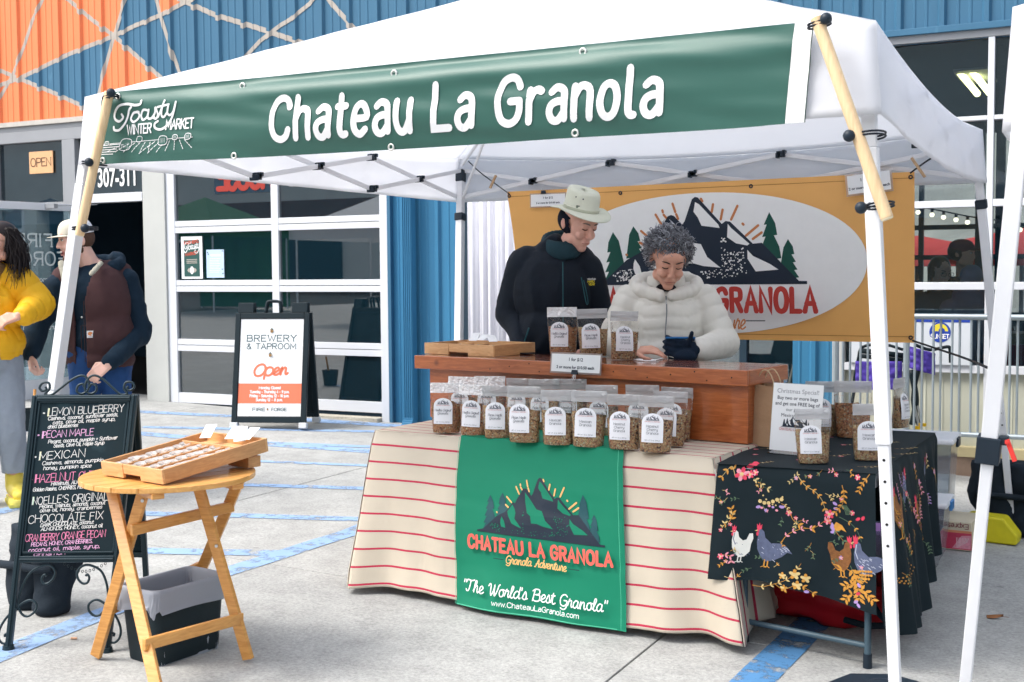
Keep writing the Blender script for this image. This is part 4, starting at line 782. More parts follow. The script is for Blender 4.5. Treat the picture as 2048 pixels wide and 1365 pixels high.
p.build('print', ofn, obn, True, grid=.04, lift=.003, step=.00035)
for s, t in ((.005, .97), (.31, .955), (.635, .96), (.992, .97), (.54, .05), (.992, .03)):
    q = ofn(s*OW, t*OH, .002); mb = MB(); mb.tube([(q.x+.009*math.cos(a), q.y, q.z+.009*math.sin(a)) for a in [i*PI/6 for i in range(12)]], .004, 6, closed=True); mb.build('grommet', blk_pl, obn, True)
lam = glass('laminate_film', (.95, .95, .95), .8, .05, .35, (.85, .8, .78)); inkm = M('ink', (.02, .03, .05), .6)
def price_card(label, O, U, V, w, hh, lines, clip_at=None, sizes=(.2, .2), name='price_card', cat='price card', lamw=.012):
    t = thing(name, label, cat, O); O, U, V = Vector(O), Vector(U).normalized(), Vector(V).normalized(); N = U.cross(V); f = plane_fn(O, U, V)
    mb = MB(); mb.add([O+U*a+V*b+N*(-.0004) for a, b in ((-lamw, -lamw), (w+lamw, -lamw), (w+lamw, hh+lamw), (-lamw, hh+lamw))], [(0, 1, 2, 3)]); mb.build('laminate', lam, t, True)
    pr = Print(); pr.poly([(0, 0), (w, 0), (w, hh), (0, hh)], paper)
    for txt, yy, sz in lines: type_on(pr, txt, w/2, hh*yy, hh*sz, inkm, hh*.006)
    pr.build('card', f, t, True, lift=.0006, step=.0004)
    if clip_at:
        for s in ([clip_at] if not isinstance(clip_at, list) else clip_at):
            c = O+U*s[0]+V*s[1]+N*.004; mb = MB(); R = Matrix((U, N, V)).transposed(); mb.box(c, (.036, .012, .022), R, taper=.8); mb.build('clip_body', blk_pl, t, True, bevel=.002)
            mb = MB()
            for g in (-1, 1):
                sg = -1 if s[1] < hh/2 else 1; L = [c+U*(g*.004)+V*sg*.008, c+U*(g*.010)+V*sg*.030+N*.004, c+U*(g*.006)+V*sg*.038+N*.006, c+U*(g*.001)+V*sg*.031+N*.005, c+U*(g*.003)+V*sg*.010+N*.002]; mb.tube(L, .0011, 6)
            mb.build('clip_wire', steel, t, True)
    return t
a = WP(1062, 414, OY-.02); b_ = WP(1112, 413, OY-.02); price_card('laminated price card clipped to the upper left of the orange banner', a, (1, 0, 0), (0, 0, 1), .24, WP(1062, 390, OY-.02).z-a.z, [('1 for $12', .70, .24), ('2 or more for $10.50 each', .28, .20)], (.09, .09), lamw=.008)
a = WP(1697, 390, OY-.03); price_card('laminated price card on the upper right of the orange banner behind the leg', a, (1, .0, .10), (-.10, 0, 1), WP(1783, 380, OY-.03).x-a.x, .105, [('1 for $12', .70, .24), ('2 or more for $10.50 each', .28, .20)])
pin_w = wood('clothespin_wood', (.55, .36, .2), (.42, .26, .14))
def cord_run(name, label, pts, r=.004, pin=None, cat='cord'):
    t = thing(name, label, cat, pts[0]); mb = MB(); mb.tube(catmull(pts, 6), r, 6); mb.build('cord', cordm, t, True, smooth=True)
    if pin: MB().beam(pin[0], pin[1], .012, .016).build('toggle', pin_w, t, True, bevel=.002)
    return t
yb = CY+h
cord_run('tie_cord', 'black tie cord with wooden toggle at the top right corner of the orange banner', [WP(1820, 347, OY-.03), WP(1850, 325, OY-.01), WP(1876, 309, 7.08), WP(1955, 262, 7.1)], .005, (WP(1823, 316, OY-.04), WP(1850, 355, OY-.04)))
cord_run('tie_cord', 'black tie cord with wooden toggle at the top left corner of the orange banner', [WP(1018, 388, OY-.02), WP(988, 366, OY), WP(960, 345, 7.06), WP(937, 323, 7.1)], .004, (WP(992, 351, OY-.03), WP(980, 377, OY-.03)))
cord_run('tie_cord', 'long black cord slanting from the orange banner lower right corner to the next canopy leg', [WP(1826, 682, OY-.02), WP(1880, 700, 6.6), WP(1930, 717, 6.0), WP(1978, 737, 5.0)], .006)
# the next stall's canopy, only its near left corner in view
nb = thing('popup_canopy', 'white canopy at the right edge with black latch and red lever on its leg', 'canopy', (1.2, 5.8, gz(1)))
canopy_roof(nb, 1.24, 5.70, 3.1, 2.12, 2.8, 1.73); nT, nF = WP(2044, 230, 4.14), GP(1925, 1430); nF = Vector((nF.x, nF.y, nF.z+.01))
def nleg(T, F, latch=False):
    J = PL(1981, 900, (0, T.lerp(F, .5).y, 0), (0, 1, 0)) if latch else T.lerp(F, .55); 
    if latch: s = (J.z-T.z)/(F.z-T.z); J = T.lerp(F, s)
    ax = (F-T).normalized(); mb = MB(); mb.beam(T-ax*.28, J, .052, .052, (0, 1, 0)).beam(J, F, .038, .038, (0, 1, 0)); mb.build('leg', tube_w, nb, True, bevel=.004)
    mb = MB(); mb.beam(J-ax*.045, J+ax*.045, .075, .068, (0, 1, 0)); c = J-ax*.03+Vector((.045, -.005, .004)); mb.box(c, (.03, .04, .03)); mb.build('latch', blk_pl, nb, True, bevel=.004)
    q = Matrix.Rotation(.35, 3, 'Y'); mb = MB(); mb.box(c+Vector((.022, -.01, -.03)), (.014, .022, .075), Matrix.Rotation(-.35, 3, 'Y')).cyl(c+Vector((.01, -.022, -.004)), c+Vector((.01, -.03, -.004)), .006); mb.build('lever', M('red_lever', (.75, .05, .04), .4), nb, True, bevel=.003)
nleg(nT, nF, True); nleg(Vector((2.82, 4.2, 1.8)), Vector((2.95, 4.1, gz(2.9)+.01))); nleg(Vector((2.82, 7.2, 1.8)), Vector((2.95, 7.3, gz(2.9)+.01))); nleg(Vector((-.12, 7.22, 1.8)), Vector((-.02, 7.4, gz(0)+.01)))

# ================= THE STALL =================
# striped table
TZ = .54; TA = math.radians(-6.5); TU = Vector((math.cos(TA), math.sin(TA), 0)); TN = Vector((-TU.y, TU.x, 0)); TO = Vector((-3.19, 4.895, 0)); TW, TD = 1.75, .9
st = thing('folding_table', 'long folding table hidden under the red-striped cloth', 'table', TO+TU*.9+Vector((0, 0, gz(-2.3))), TA)
mb = MB(); mb.box(TO+TU*TW/2+TN*TD/2+Vector((0, 0, TZ-.03)), (TW-.03, TD-.04, .035), Matrix.Rotation(TA, 3, 'Z')); mb.build('table_top', white_fr, st, True)
for a in (.12, TW-.12):
    for b in (.12, TD-.12): q = TO+TU*a+TN*b; MB().cyl((q.x, q.y, TZ-.04), (q.x, q.y, gz(q.x)+.004), .014).build('leg', grey_fr, st, True)
cream = fabric('cream_woven_cloth', (.64, .57, .46), .9, .12, 260, .25, .05); redst = fabric('red_woven_stripe', (.46, .035, .075), .9, 0, 260, .25, .12)
HL, HR = Vector((-3.095, 4.575, gz(-3.1)+.03)), Vector((-1.285, 4.60, gz(-1.3)+.035))
def front(u, v, o=0.):
    """front fall of the cloth, u along the table 0..1, v down 0..1"""
    T = TO+TU*(TW*u)+Vector((0, 0, TZ)); B = HL.lerp(HR, u); B.z += .02*math.sin(u*9)*.6+(.05*max(0, (.62-abs(u-.5))) if False else 0)
    r = .02; w = min(1, v/.05); e = v**.85
    p = T.lerp(B, e); p.z = TZ+(B.z-TZ)*v
    f = (.028*math.sin(u*17+1.2+.8*math.sin(v*2))+.018*math.sin(u*31+2*v)+.012*math.sin(u*53+1))*v**1.3
    wnd = max(0, min(1, (u-.22)/.06, (.82-u)/.06)); f *= 1-.8*wnd
    f += .010*noise.noise(Vector((u*6, v*3, 1)))+.004*noise.noise(Vector((u*25, v*14, 4)))
    edge = min(1, v*12); return p-TN*(.012*edge+f*1.0+o)+Vector((0, 0, .004+o*(1-edge)-.006*(1-math.cos(min(1, v/.03)*PI/2))))
def frontm(u, v, o=0.): return front(u, v, o)
cl = thing('tablecloth', 'cream cloth with thin red stripes draped over the long table to the ground', 'tablecloth', TO+TU*.9+Vector((0, 0, TZ)))
fall = (TZ-gz(-2.2))
nS = 8; vb = [0]; rows_ = []
def stripe_grid(fn, us, length, n, first, gap, wst, nm, uvswap=False):
    vb = [0.]; kinds = []
    k = first
    while k < length-.01:
        sub = max(1, int((k-vb[-1]*length)/.03)); a = vb[-1]
        for i in range(1, sub+1): vb.append(a+(k/length-a)*i/sub); kinds.append(0)
        vb.append(min(1, (k+wst)/length)); kinds.append(1); k += gap
    a = vb[-1]; sub = max(1, int((1-a)*length/.03))
    for i in range(1, sub+1): vb.append(a+(1-a)*i/sub); kinds.append(0)
    mb = MB(); N = us; vs = [fn(i/N, v) for v in vb for i in range(N+1)]; o = 0; mb.v = [Vector(p) for p in vs]; mb.mats = [cream, redst]
    for j, kd in enumerate(kinds):
        for i in range(N): mb.f.append([j*(N+1)+i, j*(N+1)+i+1, (j+1)*(N+1)+i+1, (j+1)*(N+1)+i]); mb.m.append(kd)
    return mb.build(nm, None, cl, True, smooth=True, solid=.0015)
stripe_grid(front, 150, .74, 0, .055, .083, .0095, 'front_fall')
stripe_grid(lambda u, v: TO+TU*(TW*u)+TN*(TD*(v))+Vector((0, 0, TZ+.004+.0015*noise.noise(Vector((u*12, v*6, 0))))), 60, TD, 0, .03, .083, .0095, 'top')
def side(left):
    def f(u, v):      # u from front to back, v down
        e = TO+(TU*TW if not left else Vector((0, 0, 0)))+TN*(TD*u)+Vector((0, 0, TZ+.004)); F = front(0. if left else 1., v); B = e+(TU*(.13*(1 if not left else -1)))+Vector((0, 0, gz(e.x)+.05-TZ)); p = e.lerp(B, v); p.z = e.z+(B.z-e.z)*v
        w = max(0, 1-u*4); p = p.lerp(F, w*w*(3-2*w)); f_ = .03*math.sin(u*22+1)*v+.012*math.sin(u*51)*v
        return p+TU*((1 if not left else -1)*(f_*(1-w)+.006))
    return f
def side_grid(fn, nm):       # here the stripes run down the fall
    L = TD; us = [0.]; kinds = []; k = .03
    while k < L-.01: us.append(k/L); kinds.append(0); us.append((k+.0095)/L); kinds.append(1); k += .083
    us.append(1.); kinds.append(0); mb = MB(); nv = 26; mb.v = [Vector(fn(u, j/nv)) for u in us for j in range(nv+1)]; mb.mats = [cream, redst]
    for i, kd in enumerate(kinds):
        for j in range(nv): mb.f.append([i*(nv+1)+j, i*(nv+1)+j+1, (i+1)*(nv+1)+j+1, (i+1)*(nv+1)+j]); mb.m.append(kd)
    mb.build(nm, None, cl, True, smooth=True, solid=.0015)
side_grid(side(True), 'side_fall'); side_grid(side(False), 'side_fall')
# green runner
green_f = fabric('green_runner_fabric', (.003, .20, .11), .7, 0, 500, .05, .05); cream_print = M('print_cream', (.80, .74, .62), .6, .02)
RU0, RU1, RWD, RHT = .292, .772, .87, .735
rn = thing('table_runner', 'bright green runner printed with the mountain logo hanging down the striped cloth', 'runner', front(.52, 0))
def rfn(u, v, hh=0):
    s = u/RWD; t = 1-v/RHT
    k_ = max(0, min(1, t)); ra, rb = RU0+.002*k_, RU1-.040*k_; uu = ra+(rb-ra)*s; tt = t*1.015 if s < .5 else t*(1.015+.0*s)
    o = .010+.005*noise.noise(Vector((s*4, t*3, 8)))+.006*math.sin(s*13+t*5)*t+.004*math.sin(s*7-t*9+2)*t+hh
    a = front(uu, max(0, min(1.03, tt)), o) if tt >= 0 else None
    # smoother than the cloth beneath
    if tt >= 0:
        b = front(ra, min(1, tt), o).lerp(front(rb, min(1, tt), o), s)-TN*(.012*math.sin(PI*s)*t); a2 = b.lerp(a, .35); a2.z = b.z-(.012*t); return a2-TN*.012*min(1, t*4)
    p = TO+TU*(TW*uu)+TN*(-tt*.7)+Vector((0, 0, TZ+.008+hh)); return p
MB().grid(lambda a, b: rfn(a*RWD, b*RHT), 60, 60).build('front_panel', green_f, rn, True, smooth=True)
MB().grid(lambda a, b: (lambda p0: p0)(front(RU0+(RU1-RU0)*a, 0, .010)+TN*(b*.42)+Vector((0, 0, .0035*min(1, b*10)))), 30, 14).build('top_panel', green_f, rn, True, smooth=True)
p = Print(); rv = lambda t: RHT*(1-t)
logo(p, .118, rv(.532), .66, navy, M('print_tree_navygreen', (.012, .075, .09), .5), green_f, peach, random.Random(5), 420)
p.text('CHATEAU LA GRANOLA', .085, rv(.628), .052, .0130, coral, slab=1.5, gap=3.4, maxw=.735)
p.text('Granola Adventure', .29, rv(.690), .033, .0042, peach, slant=.2, gap=0, alt=GS_, maxw=.31); p.strip([(.225, rv(.672)), (.278, rv(.672))], .003, navy); p.strip([(.61, rv(.672)), (.665, rv(.672))], .003, navy)
p.text('"The World\'s Best Granola"', .055, rv(.885), .047, .0052, white_v, slant=.12, gap=.4, alt=GS_, maxw=.74); p.text('www.ChateauLaGranola.com', .22, rv(.940), .020, .0026, white_v, gap=1.4, maxw=.44)
st_m = M('green_stitch', (.10, .5, .32), .8)
for a in (.012, RWD-.012): p.strip([(a, .02+i*.02) for i in range(36)], .0018, st_m, caps=False)
p.strip([(i*.02, .022) for i in range(1, 43)], .003, st_m, caps=False)
p.build('print', rfn, rn, True, grid=.022, lift=.002, step=.00014)
# wooden bar box
cedar = wood('stained_cedar', (.50, .145, .042), (.32, .078, .020), .30, 4, (2.2, 2.2, 16), .5, ((.06, .012, .008), 4.5, .07)); cedar_top = wood('glossy_cedar_top', (.30, .085, .03), (.16, .035, .012), .16, 4, (1.5, 12, 12), 1.)
cfl, cfr = Vector((-3.275, 5.40, 0)), Vector((-1.412, 5.065, 0)); CA = math.atan2(cfr.y-cfl.y, cfr.x-cfl.x); CU = Vector((math.cos(CA), math.sin(CA), 0)); CN = Vector((-CU.y, CU.x, 0)); CWD = (cfr-cfl).length
ct = thing('counter_box', 'stained cedar bar box with glossy plank top standing on the striped table', 'counter', cfl+CU*CWD/2+CN*.2+Vector((0, 0, TZ)), CA)
def cbox(nm, a0, a1, b0, b1, z0, z1, mat, bev=.003): return MB().box(cfl+CU*((a0+a1)/2)+CN*((b0+b1)/2)+Vector((0, 0, (z0+z1)/2)), (a1-a0, b1-b0, z1-z0), Matrix.Rotation(CA, 3, 'Z')).build(nm, mat, ct, True, bevel=bev)
zc0, zc1, zc2 = TZ+.008, .803, .872
cbox('front_board', .062, CWD-.02, .05, .07, zc0, zc1, cedar); cbox('side_board', .062, .082, .071, .42, zc0, zc1, cedar); cbox('side_board', CWD-.04, CWD-.02, .071, .42, zc0, zc1, cedar); cbox('trim_board', 0, CWD, 0, .022, zc1+.001, zc2, cedar); cbox('trim_board', CWD-.02, CWD, .023, .42, zc1+.001, zc2-.001, cedar); cbox('trim_board', 0, .02, .023, .42, zc1+.001, zc2-.001, cedar)
for k in range(4): cbox('top_plank', .021, CWD-.021, .023+k*.1, .12+k*.1+.001, zc2-.022, zc2, cedar_top)
bmz = MB()
for a in range(14): q = cfl+CU*(.5+a*.1+.02*(a % 3))-CN*.0008+Vector((0, 0, zc1+.018+.018*((a*7) % 3))); bmz.ell(q, (.0035, .001, .0035), 5)
bmz.build('screw_hole', holes_m, ct, True)
CP = lambda a, b, z=zc2: cfl+CU*a+CN*b+Vector((0, 0, z))
# granola pouches
def granola_mat(name, base, dark, light, bits):
    m = bpy.data.materials.new(name); nt, b = nodes_of(m); L = nt.links.new; N = nt.nodes.new; tc = N('ShaderNodeTexCoord'); oi = N('ShaderNodeObjectInfo'); ad = N('ShaderNodeVectorMath'); ad.operation = 'ADD'; L(tc.outputs['Object'], ad.inputs[0]); L(oi.outputs['Location'], ad.inputs[1])
    v = N('ShaderNodeTexVoronoi'); v.inputs['Scale'].default_value = 150; L(ad.outputs[0], v.inputs['Vector']); sp = N('ShaderNodeSeparateColor'); L(v.outputs['Color'], sp.inputs[0]); r = N('ShaderNodeValToRGB'); e = r.color_ramp.elements; e[0].color = (*dark, 1); e[0].position = .0; e[1].color = (*light, 1); e[1].position = .9
    for pos, c in ((.10, base), (.45, [min(.9, x*1.3) for x in base]), (.76, bits), (.84, [x*.8 for x in base])): q = e.new(pos); q.color = (*c, 1)
    r.color_ramp.interpolation = 'CONSTANT'; L(sp.outputs[0], r.inputs[0]); mu = N('ShaderNodeMix'); mu.data_type = 'RGBA'; mu.blend_type = 'MULTIPLY'; mu.inputs[0].default_value = .8; L(r.outputs[0], mu.inputs[6]); r2 = N('ShaderNodeMapRange'); r2.inputs[1].default_value = .05; r2.inputs[2].default_value = .65; r2.inputs[3].default_value = .80; r2.inputs[4].default_value = .42; L(v.outputs['Distance'], r2.inputs[0]); L(r2.outputs[0], mu.inputs[7]); L(mu.outputs[2], b.inputs['Base Color'])
    b.inputs['Roughness'].default_value = .6; bp = N('ShaderNodeBump'); bp.invert = True; bp.inputs['Strength'].default_value = 1; bp.inputs['Distance'].default_value = .004; L(v.outputs['Distance'], bp.inputs['Height']); L(bp.outputs[0], b.inputs['Normal']); return m
film = glass('pouch_film', (.99, .98, .97), 1., .05, .015, (.9, .9, .92), ior=1.3, crinkle=.5); film_top = glass('pouch_film_top', (.95, .96, .97), 1., .08, .34, (.95, .95, .96), ior=2., crinkle=1.); label_p = M('label_paper', (.84, .84, .87), .55, .02); greyprint = M('label_grey_print', (.16, .17, .2), .6); redprint = M('label_red_print', (.55, .25, .25), .6)
FL = {'noelle': (granola_mat('granola_original', (.80, .34, .14), (.34, .14, .06), (.9, .70, .42), (.75, .26, .12)), ["Noelle's Original", 'Granola'], 1), 'pecan': (granola_mat('granola_pecan', (.84, .45, .21), (.36, .17, .07), (.9, .76, .48), (.82, .55, .26)), ['Pecan Maple', 'Granola'], 1),
      'mexican': (granola_mat('granola_mexican', (.88, .50, .24), (.40, .19, .08), (.9, .78, .50), (.66, .30, .14)), ['Mexican', 'Granola'], 0), 'hazel': (granola_mat('granola_hazelnut', (.82, .44, .21), (.16, .08, .06), (.9, .76, .48), (.50, .18, .10)), ['Hazelnut', 'Cherry', 'Granola'], 0)}
BWI, BHI = .152, .240
def pouch_profile(t):       # half width, half depth at height fraction
    w = BWI/2*(.86+.14*min(1, t*1.6))*(1 if t > .04 else .93+.07*t/.04); d = .031*math.cos(min(1, max(0, (t-.0)/.86))*PI/2)**.8+.0012 if t < .86 else .0012
    return w, max(.0012, d)
def make_pouch(fl, label, loc, rz, back=False, seed=0):
    gm, words, script = FL[fl]; t = thing('granola_pouch', label, 'granola bag', loc, rz); t['group'] = 'clear stand-up bags of granola'
    def surf(hfun, t0, t1, shrink, sgn_pow, n1, n2, wr, seed):
        def f(u, v):
            tt = t0+(t1-t0)*v; w, d = pouch_profile(tt); a = u*2*PI; ca, sa = math.cos(a), math.sin(a); x = math.copysign(abs(ca)**sgn_pow, ca)*(w-shrink); y = math.copysign(abs(sa)**.9, sa)*max(.0006, d-shrink)
            n = noise.noise(Vector((x*40, tt*9, a+seed)))*wr+noise.noise(Vector((x*90, tt*30, sa*2+seed)))*wr*.6
            return Vector((x, y-.0*tt+n*(1 if sa < 0 else -1)*min(1, 4*(1-abs(ca)))+.006*math.sin(tt*4+seed), tt*BHI))
        return f
    gf = surf(None, .012, .60, .003, .75, 30, 18, 0, seed)
    mb = MB(); n = 36; m = 22
    def gg(u, v): q = gf(u, v); k = noise.noise(q*70+Vector((seed, 0, 0)))*.004+noise.noise(q*150)*.0025; return q+Vector((q.x, q.y*2, 0)).normalized()*k+Vector((0, 0, (.03*noise.noise(Vector((q.x*20, seed, 0)))-.008) if v > .99 else 0))
    mb.grid(gg, n, m); o = len(mb.v); mb.v.append(Vector((0, 0, .61*BHI))); mb.v.append(Vector((0, 0, .004)))
    for i in range(n): mb.f.append([m*(n+1)+i, m*(n+1)+i+1, o]); mb.f.append([i+1, i, o+1]); mb.m += [0, 0]
    mb.build('granola', gm, t, smooth=True)
    MB().grid(surf(None, .0, .80, 0, .75, 36, 20, .0035, seed), 36, 20).build('film', film, t, smooth=True)
    mb = MB().grid(surf(None, .80, 1., 0, .75, 36, 8, .0025, seed+2), 36, 8); 
    for z in (.885, .90): mb.tube([(x*BWI*.49, -.0026+.002*noise.noise(Vector((x*5, z, seed))), z*BHI) for x in [i/6 for i in range(-6, 7)]], .0012, 5)
    mb.build('zip_top', film_top, t, smooth=True)
    lw = BWI*.60; lh0, lh1 = .19*BHI, .70*BHI; off = -.012
    def lf(u, v, hh=0): tt = v/BHI; w, d = pouch_profile(tt); y = -d*math.sqrt(max(0, 1-((u)/(w*1.05))**2))**.8; return Vector((u, (y-.0042-hh+.006*math.sin(tt*4+seed)) if not back else -(y-.0042-hh)+.006*math.sin(tt*4+seed), v))
    p = Print(); c = off
    if not back:
        r = lw/2; pts = [(c-r, lh0), (c+r, lh0), (c+r, lh1-r*.8)]+[(c+r*math.cos(a), lh1-r*.8+r*.8*math.sin(a)) for a in [i*PI/12 for i in range(1, 12)]]+[(c-r, lh1-r*.8)]
        p.poly(pts, label_p); logo(p, c-lw*.33, lh1-.030, lw*.66, greyprint, greyprint, label_p, label_p, random.Random(1), 0); p.text('CHATEAU LA GRANOLA', c, lh1-.036, .004, .0008, redprint, align='c', maxw=lw*.72)
        n = len(words)
        for i, wd in enumerate(words): hgt = .0098 if not script else .0105; p.text(wd, c, lh1-.058-i*.0145-(.0 if n == 3 else .004), hgt, .0013, greyprint, align='c', slab=0 if script else .7, slant=.2 if script else 0, alt=GS_ if script else None, gap=.6 if script else 1.6, maxw=lw*(.86 if len(wd) > 12 else .70 if len(wd) > 9 else .56 if len(wd) > 6 else .5))
        p.text('NET WT. 12 oz. (340 g)', c, lh0+.008, .0044, .0007, greyprint, align='c', maxw=lw*.7)
    else:
        r = lw*.42; c = 0; p.poly([(c-r, lh0+.004), (c+r, lh0+.004), (c+r, lh1-.03), (c-r, lh1-.03)], label_p)
        for i in range(11): p.strip([(c-r*.85, lh0+.012+i*.0065), (c+r*(.6+.25*((i*5) % 3)/2), lh0+.012+i*.0065)], .0011, redprint if i > 8 else greyprint, caps=False)
    p.build('label', lf, t, grid=.02, lift=.0006, step=.00025); return t
CR = lambda px, py, z: math.atan2(-(HP(px, py, z)-CH).x, (HP(px, py, z)-CH).y)
def put(fl, px, py, z, label, rzo=0., first={}, back=False, sc=1.):
    q = HP(px, py, z); loc = (q.x, q.y, z); rz = rzo; key = (fl, back)
    rz += .12*math.sin(px*1.7); sc *= 1+.03*math.sin(px*.9)
    if key not in first: first[key] = make_pouch(fl, label, loc, rz, back, len(first)*3.1); first[key].scale = (sc,)*3; return first[key]
    return copy_thing(first[key], loc, rz, label, rx=.035*math.sin(px*2.3), ry=.03*math.sin(px*3.1), scale=sc)
z1 = TZ+.010; R0 = math.radians(14)
for fl, px, py, lb, rz in (('noelle', 893, 866, 'leftmost granola bag on the striped table, Noelle\'s Original script label', .42), ('noelle', 949, 872, 'second bag from the left in the front row, Noelle\'s Original label', .30), ('pecan', 998, 877, 'Pecan Maple granola bag, third from the left in the front row', .30), ('pecan', 1049, 885, 'Pecan Maple granola bag, fourth from the left in the front row', .25),
                           ('mexican', 1117, 890, 'Mexican Granola bag, fifth in the front row at the middle of the runner', .25), ('mexican', 1176, 894, 'Mexican Granola bag, sixth in the front row on the green runner', .22), ('hazel', 1248, 899, 'Hazelnut Cherry granola bag, second from the right in the front row', .25), ('hazel', 1310, 905, 'rightmost front row bag, Hazelnut Cherry label, beside the striped cloth edge', .25)): put(fl, px, py, z1, lb, rz)
for fl, px, py, lb, rz in (('noelle', 925, 851, 'bag in the second row behind the two leftmost Noelle\'s Original bags', .1), ('noelle', 980, 853, 'bag in the second row behind the first Pecan Maple bag', .2), ('pecan', 1040, 856, 'second row bag right behind the fourth front bag', .1), ('pecan', 1090, 862, 'second row bag between the Pecan Maple and Mexican bags', .15), ('mexican', 1140, 862, 'second row bag behind the two Mexican Granola bags', .3), ('mexican', 1205, 873, 'shaded second row bag seen between Mexican and Hazelnut Cherry bags', .15), ('hazel', 1285, 878, 'second row bag behind the two Hazelnut Cherry bags', .25), ('hazel', 1338, 892, 'bag directly behind the rightmost Hazelnut Cherry bag', .2), ('hazel', 1352, 880, 'third bag back in the right hand file of bags', .15), ('hazel', 1366, 868, 'rearmost bag of the right hand file, nearest the bar box', .1)): put(fl, px, py, z1, lb, rz)
put('noelle', 1126, 711, zc2+.001, 'Noelle\'s Original bag on the bar top, left of three', .3); put('pecan', 1187, 714, zc2+.001, 'Pecan Maple bag on the bar top, middle of three', .35); put('hazel', 1247, 720, zc2+.001, 'Hazelnut Cherry bag on the bar top in front of the cream jacket', .75)
# cards and small things on the bar
o = CP(.0, -.006, .86); a = PL(1106, 742, o, CN); b = PL(1203, 748, o, CN); top = PL(1106, 707, o, CN)
price_card('laminated card reading 1 for $12, clipped to the front edge of the bar box', a-CN*.016, CU, Vector((0, 0, 1))+CN*.12, (b-a).length, top.z-a.z, [('1 for $12', .70, .26), ('2 or more for $10.50 each', .26, .235)], [((b-a).length*.50, 0.0)], lamw=.008)
phm = M('phone_black', (.01, .012, .018), .25)
q = HP(1040, 709, zc2); t = thing('phone', 'black phone lying flat on the bar beside the tasting tray', 'phone', q, CA); MB().box((0, 0, .006), (.15, .075, .009)).build('body', phm, t, bevel=.003); MB().box((0, 0, .0112), (.14, .068, .0006)).build('screen', M('dark_glass', (.005, .01, .015), .08), t)
t = thing('charging_cable', 'white charging cable lying on the bar by the seller\'s bare hand', 'cable', HP(1290, 722, zc2)); mb = MB(); mb.tube(catmull([HP(1255, 716, zc2+.004), HP(1275, 720, zc2+.004), HP(1300, 722, zc2+.004), HP(1330, 716, zc2+.004)], 6), .0028, 6); mb.cyl(HP(1275, 720, zc2+.005), HP(1284, 721, zc2+.005), .006); mb.cyl(HP(1302, 722, zc2+.005), HP(1312, 722, zc2+.005), .007); mb.build('wire', white_v, t, True, smooth=True)
# tasting trays
bamboo = wood('bamboo', (.74, .45, .22), (.58, .31, .13), .45, 5, (3, 16, 16), .15); bamboo2 = wood('bamboo_dark', (.62, .34, .15), (.48, .24, .10), .5, 5, (16, 3, 16)); cupm = glass('cup_plastic', (.95, .95, .95), 1., .08, .35, (.9, .9, .9))
def tray(label, loc, rz, w, l, tilt, cards, hgt=.052):
    t = thing('tasting_tray', label, 'tray', loc, rz); t.rotation_euler = (tilt, 0, rz); T = .011
    B = lambda nm, x0, x1, y0, y1, z0, z1, m=bamboo: MB().box(((x0+x1)/2, (y0+y1)/2, (z0+z1)/2), (x1-x0, y1-y0, z1-z0)).build(nm, m, t, bevel=.0015)
    B('side', 0, T, T, l-T, 0, hgt, bamboo2); B('side', w-T, w, T, l-T, 0, hgt, bamboo2)
    for y in (0, l-T): n0, n1 = w*.36, w*.64; B('end', 0, n0, y, y+T, 0, hgt); B('end', n1, w, y, y+T, 0, hgt); B('end', n0, n1, y+.002, y+T-.001, .016, hgt)
    B('bottom', T, w-T, T, l-T, .012, .018)
    yc = l*.74
    for f in (.27, .50, .73): B('divider', w*f-.003, w*f+.003, T, yc-.003, .018, hgt-.012, bamboo2)
    B('divider', T, w-T, yc-.003, yc+.003, .018, hgt-.006)
    cx = [(0+.27)/2, .385, .615, .865]; mb0 = None
    for ci, fx in enumerate(cx):
        for k in range(9):
            x, y = w*fx+.008*((k+ci) % 2), T+.024+k*(yc-.045)/8
            if mb0 is None: m = MB(); m.lathe((0, 0, 0), [(.013, 0), (.024, .010), (.026, .0105), (.023, .010), (.0125, .001)], 14); mb0 = m.build('cup', cupm, t, smooth=40); o = mb0
            else: o = mb0.copy(); COL.objects.link(o); o.parent = t
            o.location = (x+.003*((k*3+ci) % 3-1), y, .028+.0015*(k % 3))
    for (x, y, a, tl) in cards:
        R = Matrix.Rotation(a, 3, 'Z') @ Matrix.Rotation(tl, 3, 'X'); mb = MB(); mb.box(Vector((x, y, hgt+.022)), (.045, .0015, .085), R); mb.build('name_card', paper, t)
    return t
zt_ = .565
tray('bamboo tasting tray with sample cups on the round slatted table', Vector((-3.34, 3.285, zt_)), math.radians(-11), .365, .485, math.radians(7), [(.10, .42, .5, -1.15), (.23, .44, .4, -1.2), (.28, .43, .7, -1.1), (.31, .45, .3, -1.25)])
# its raised back end rests on a small block
tq = thing('wood_block', 'small bamboo block propping up the back of the tasting tray', 'block', (-2.985, 3.66, zt_)); MB().box((0, 0, .022), (.12, .06, .042), Matrix.Rotation(math.radians(-11), 3, 'Z')).build('block', bamboo2, tq, bevel=.002)
A_, B_, C_ = HP(849, 708, zc2), HP(987, 715, zc2), HP(1062, 704, zc2)
tray('bamboo tasting tray on the left end of the bar top', Vector((A_.x, A_.y, zc2+.001)), math.atan2(B_.y-A_.y, B_.x-A_.x), (B_-A_).length, .34, 0, [(.12, .27, .4, -1.1), (.2, .25, .2, -1.25), (.3, .2, .9, -1.2)], .058)
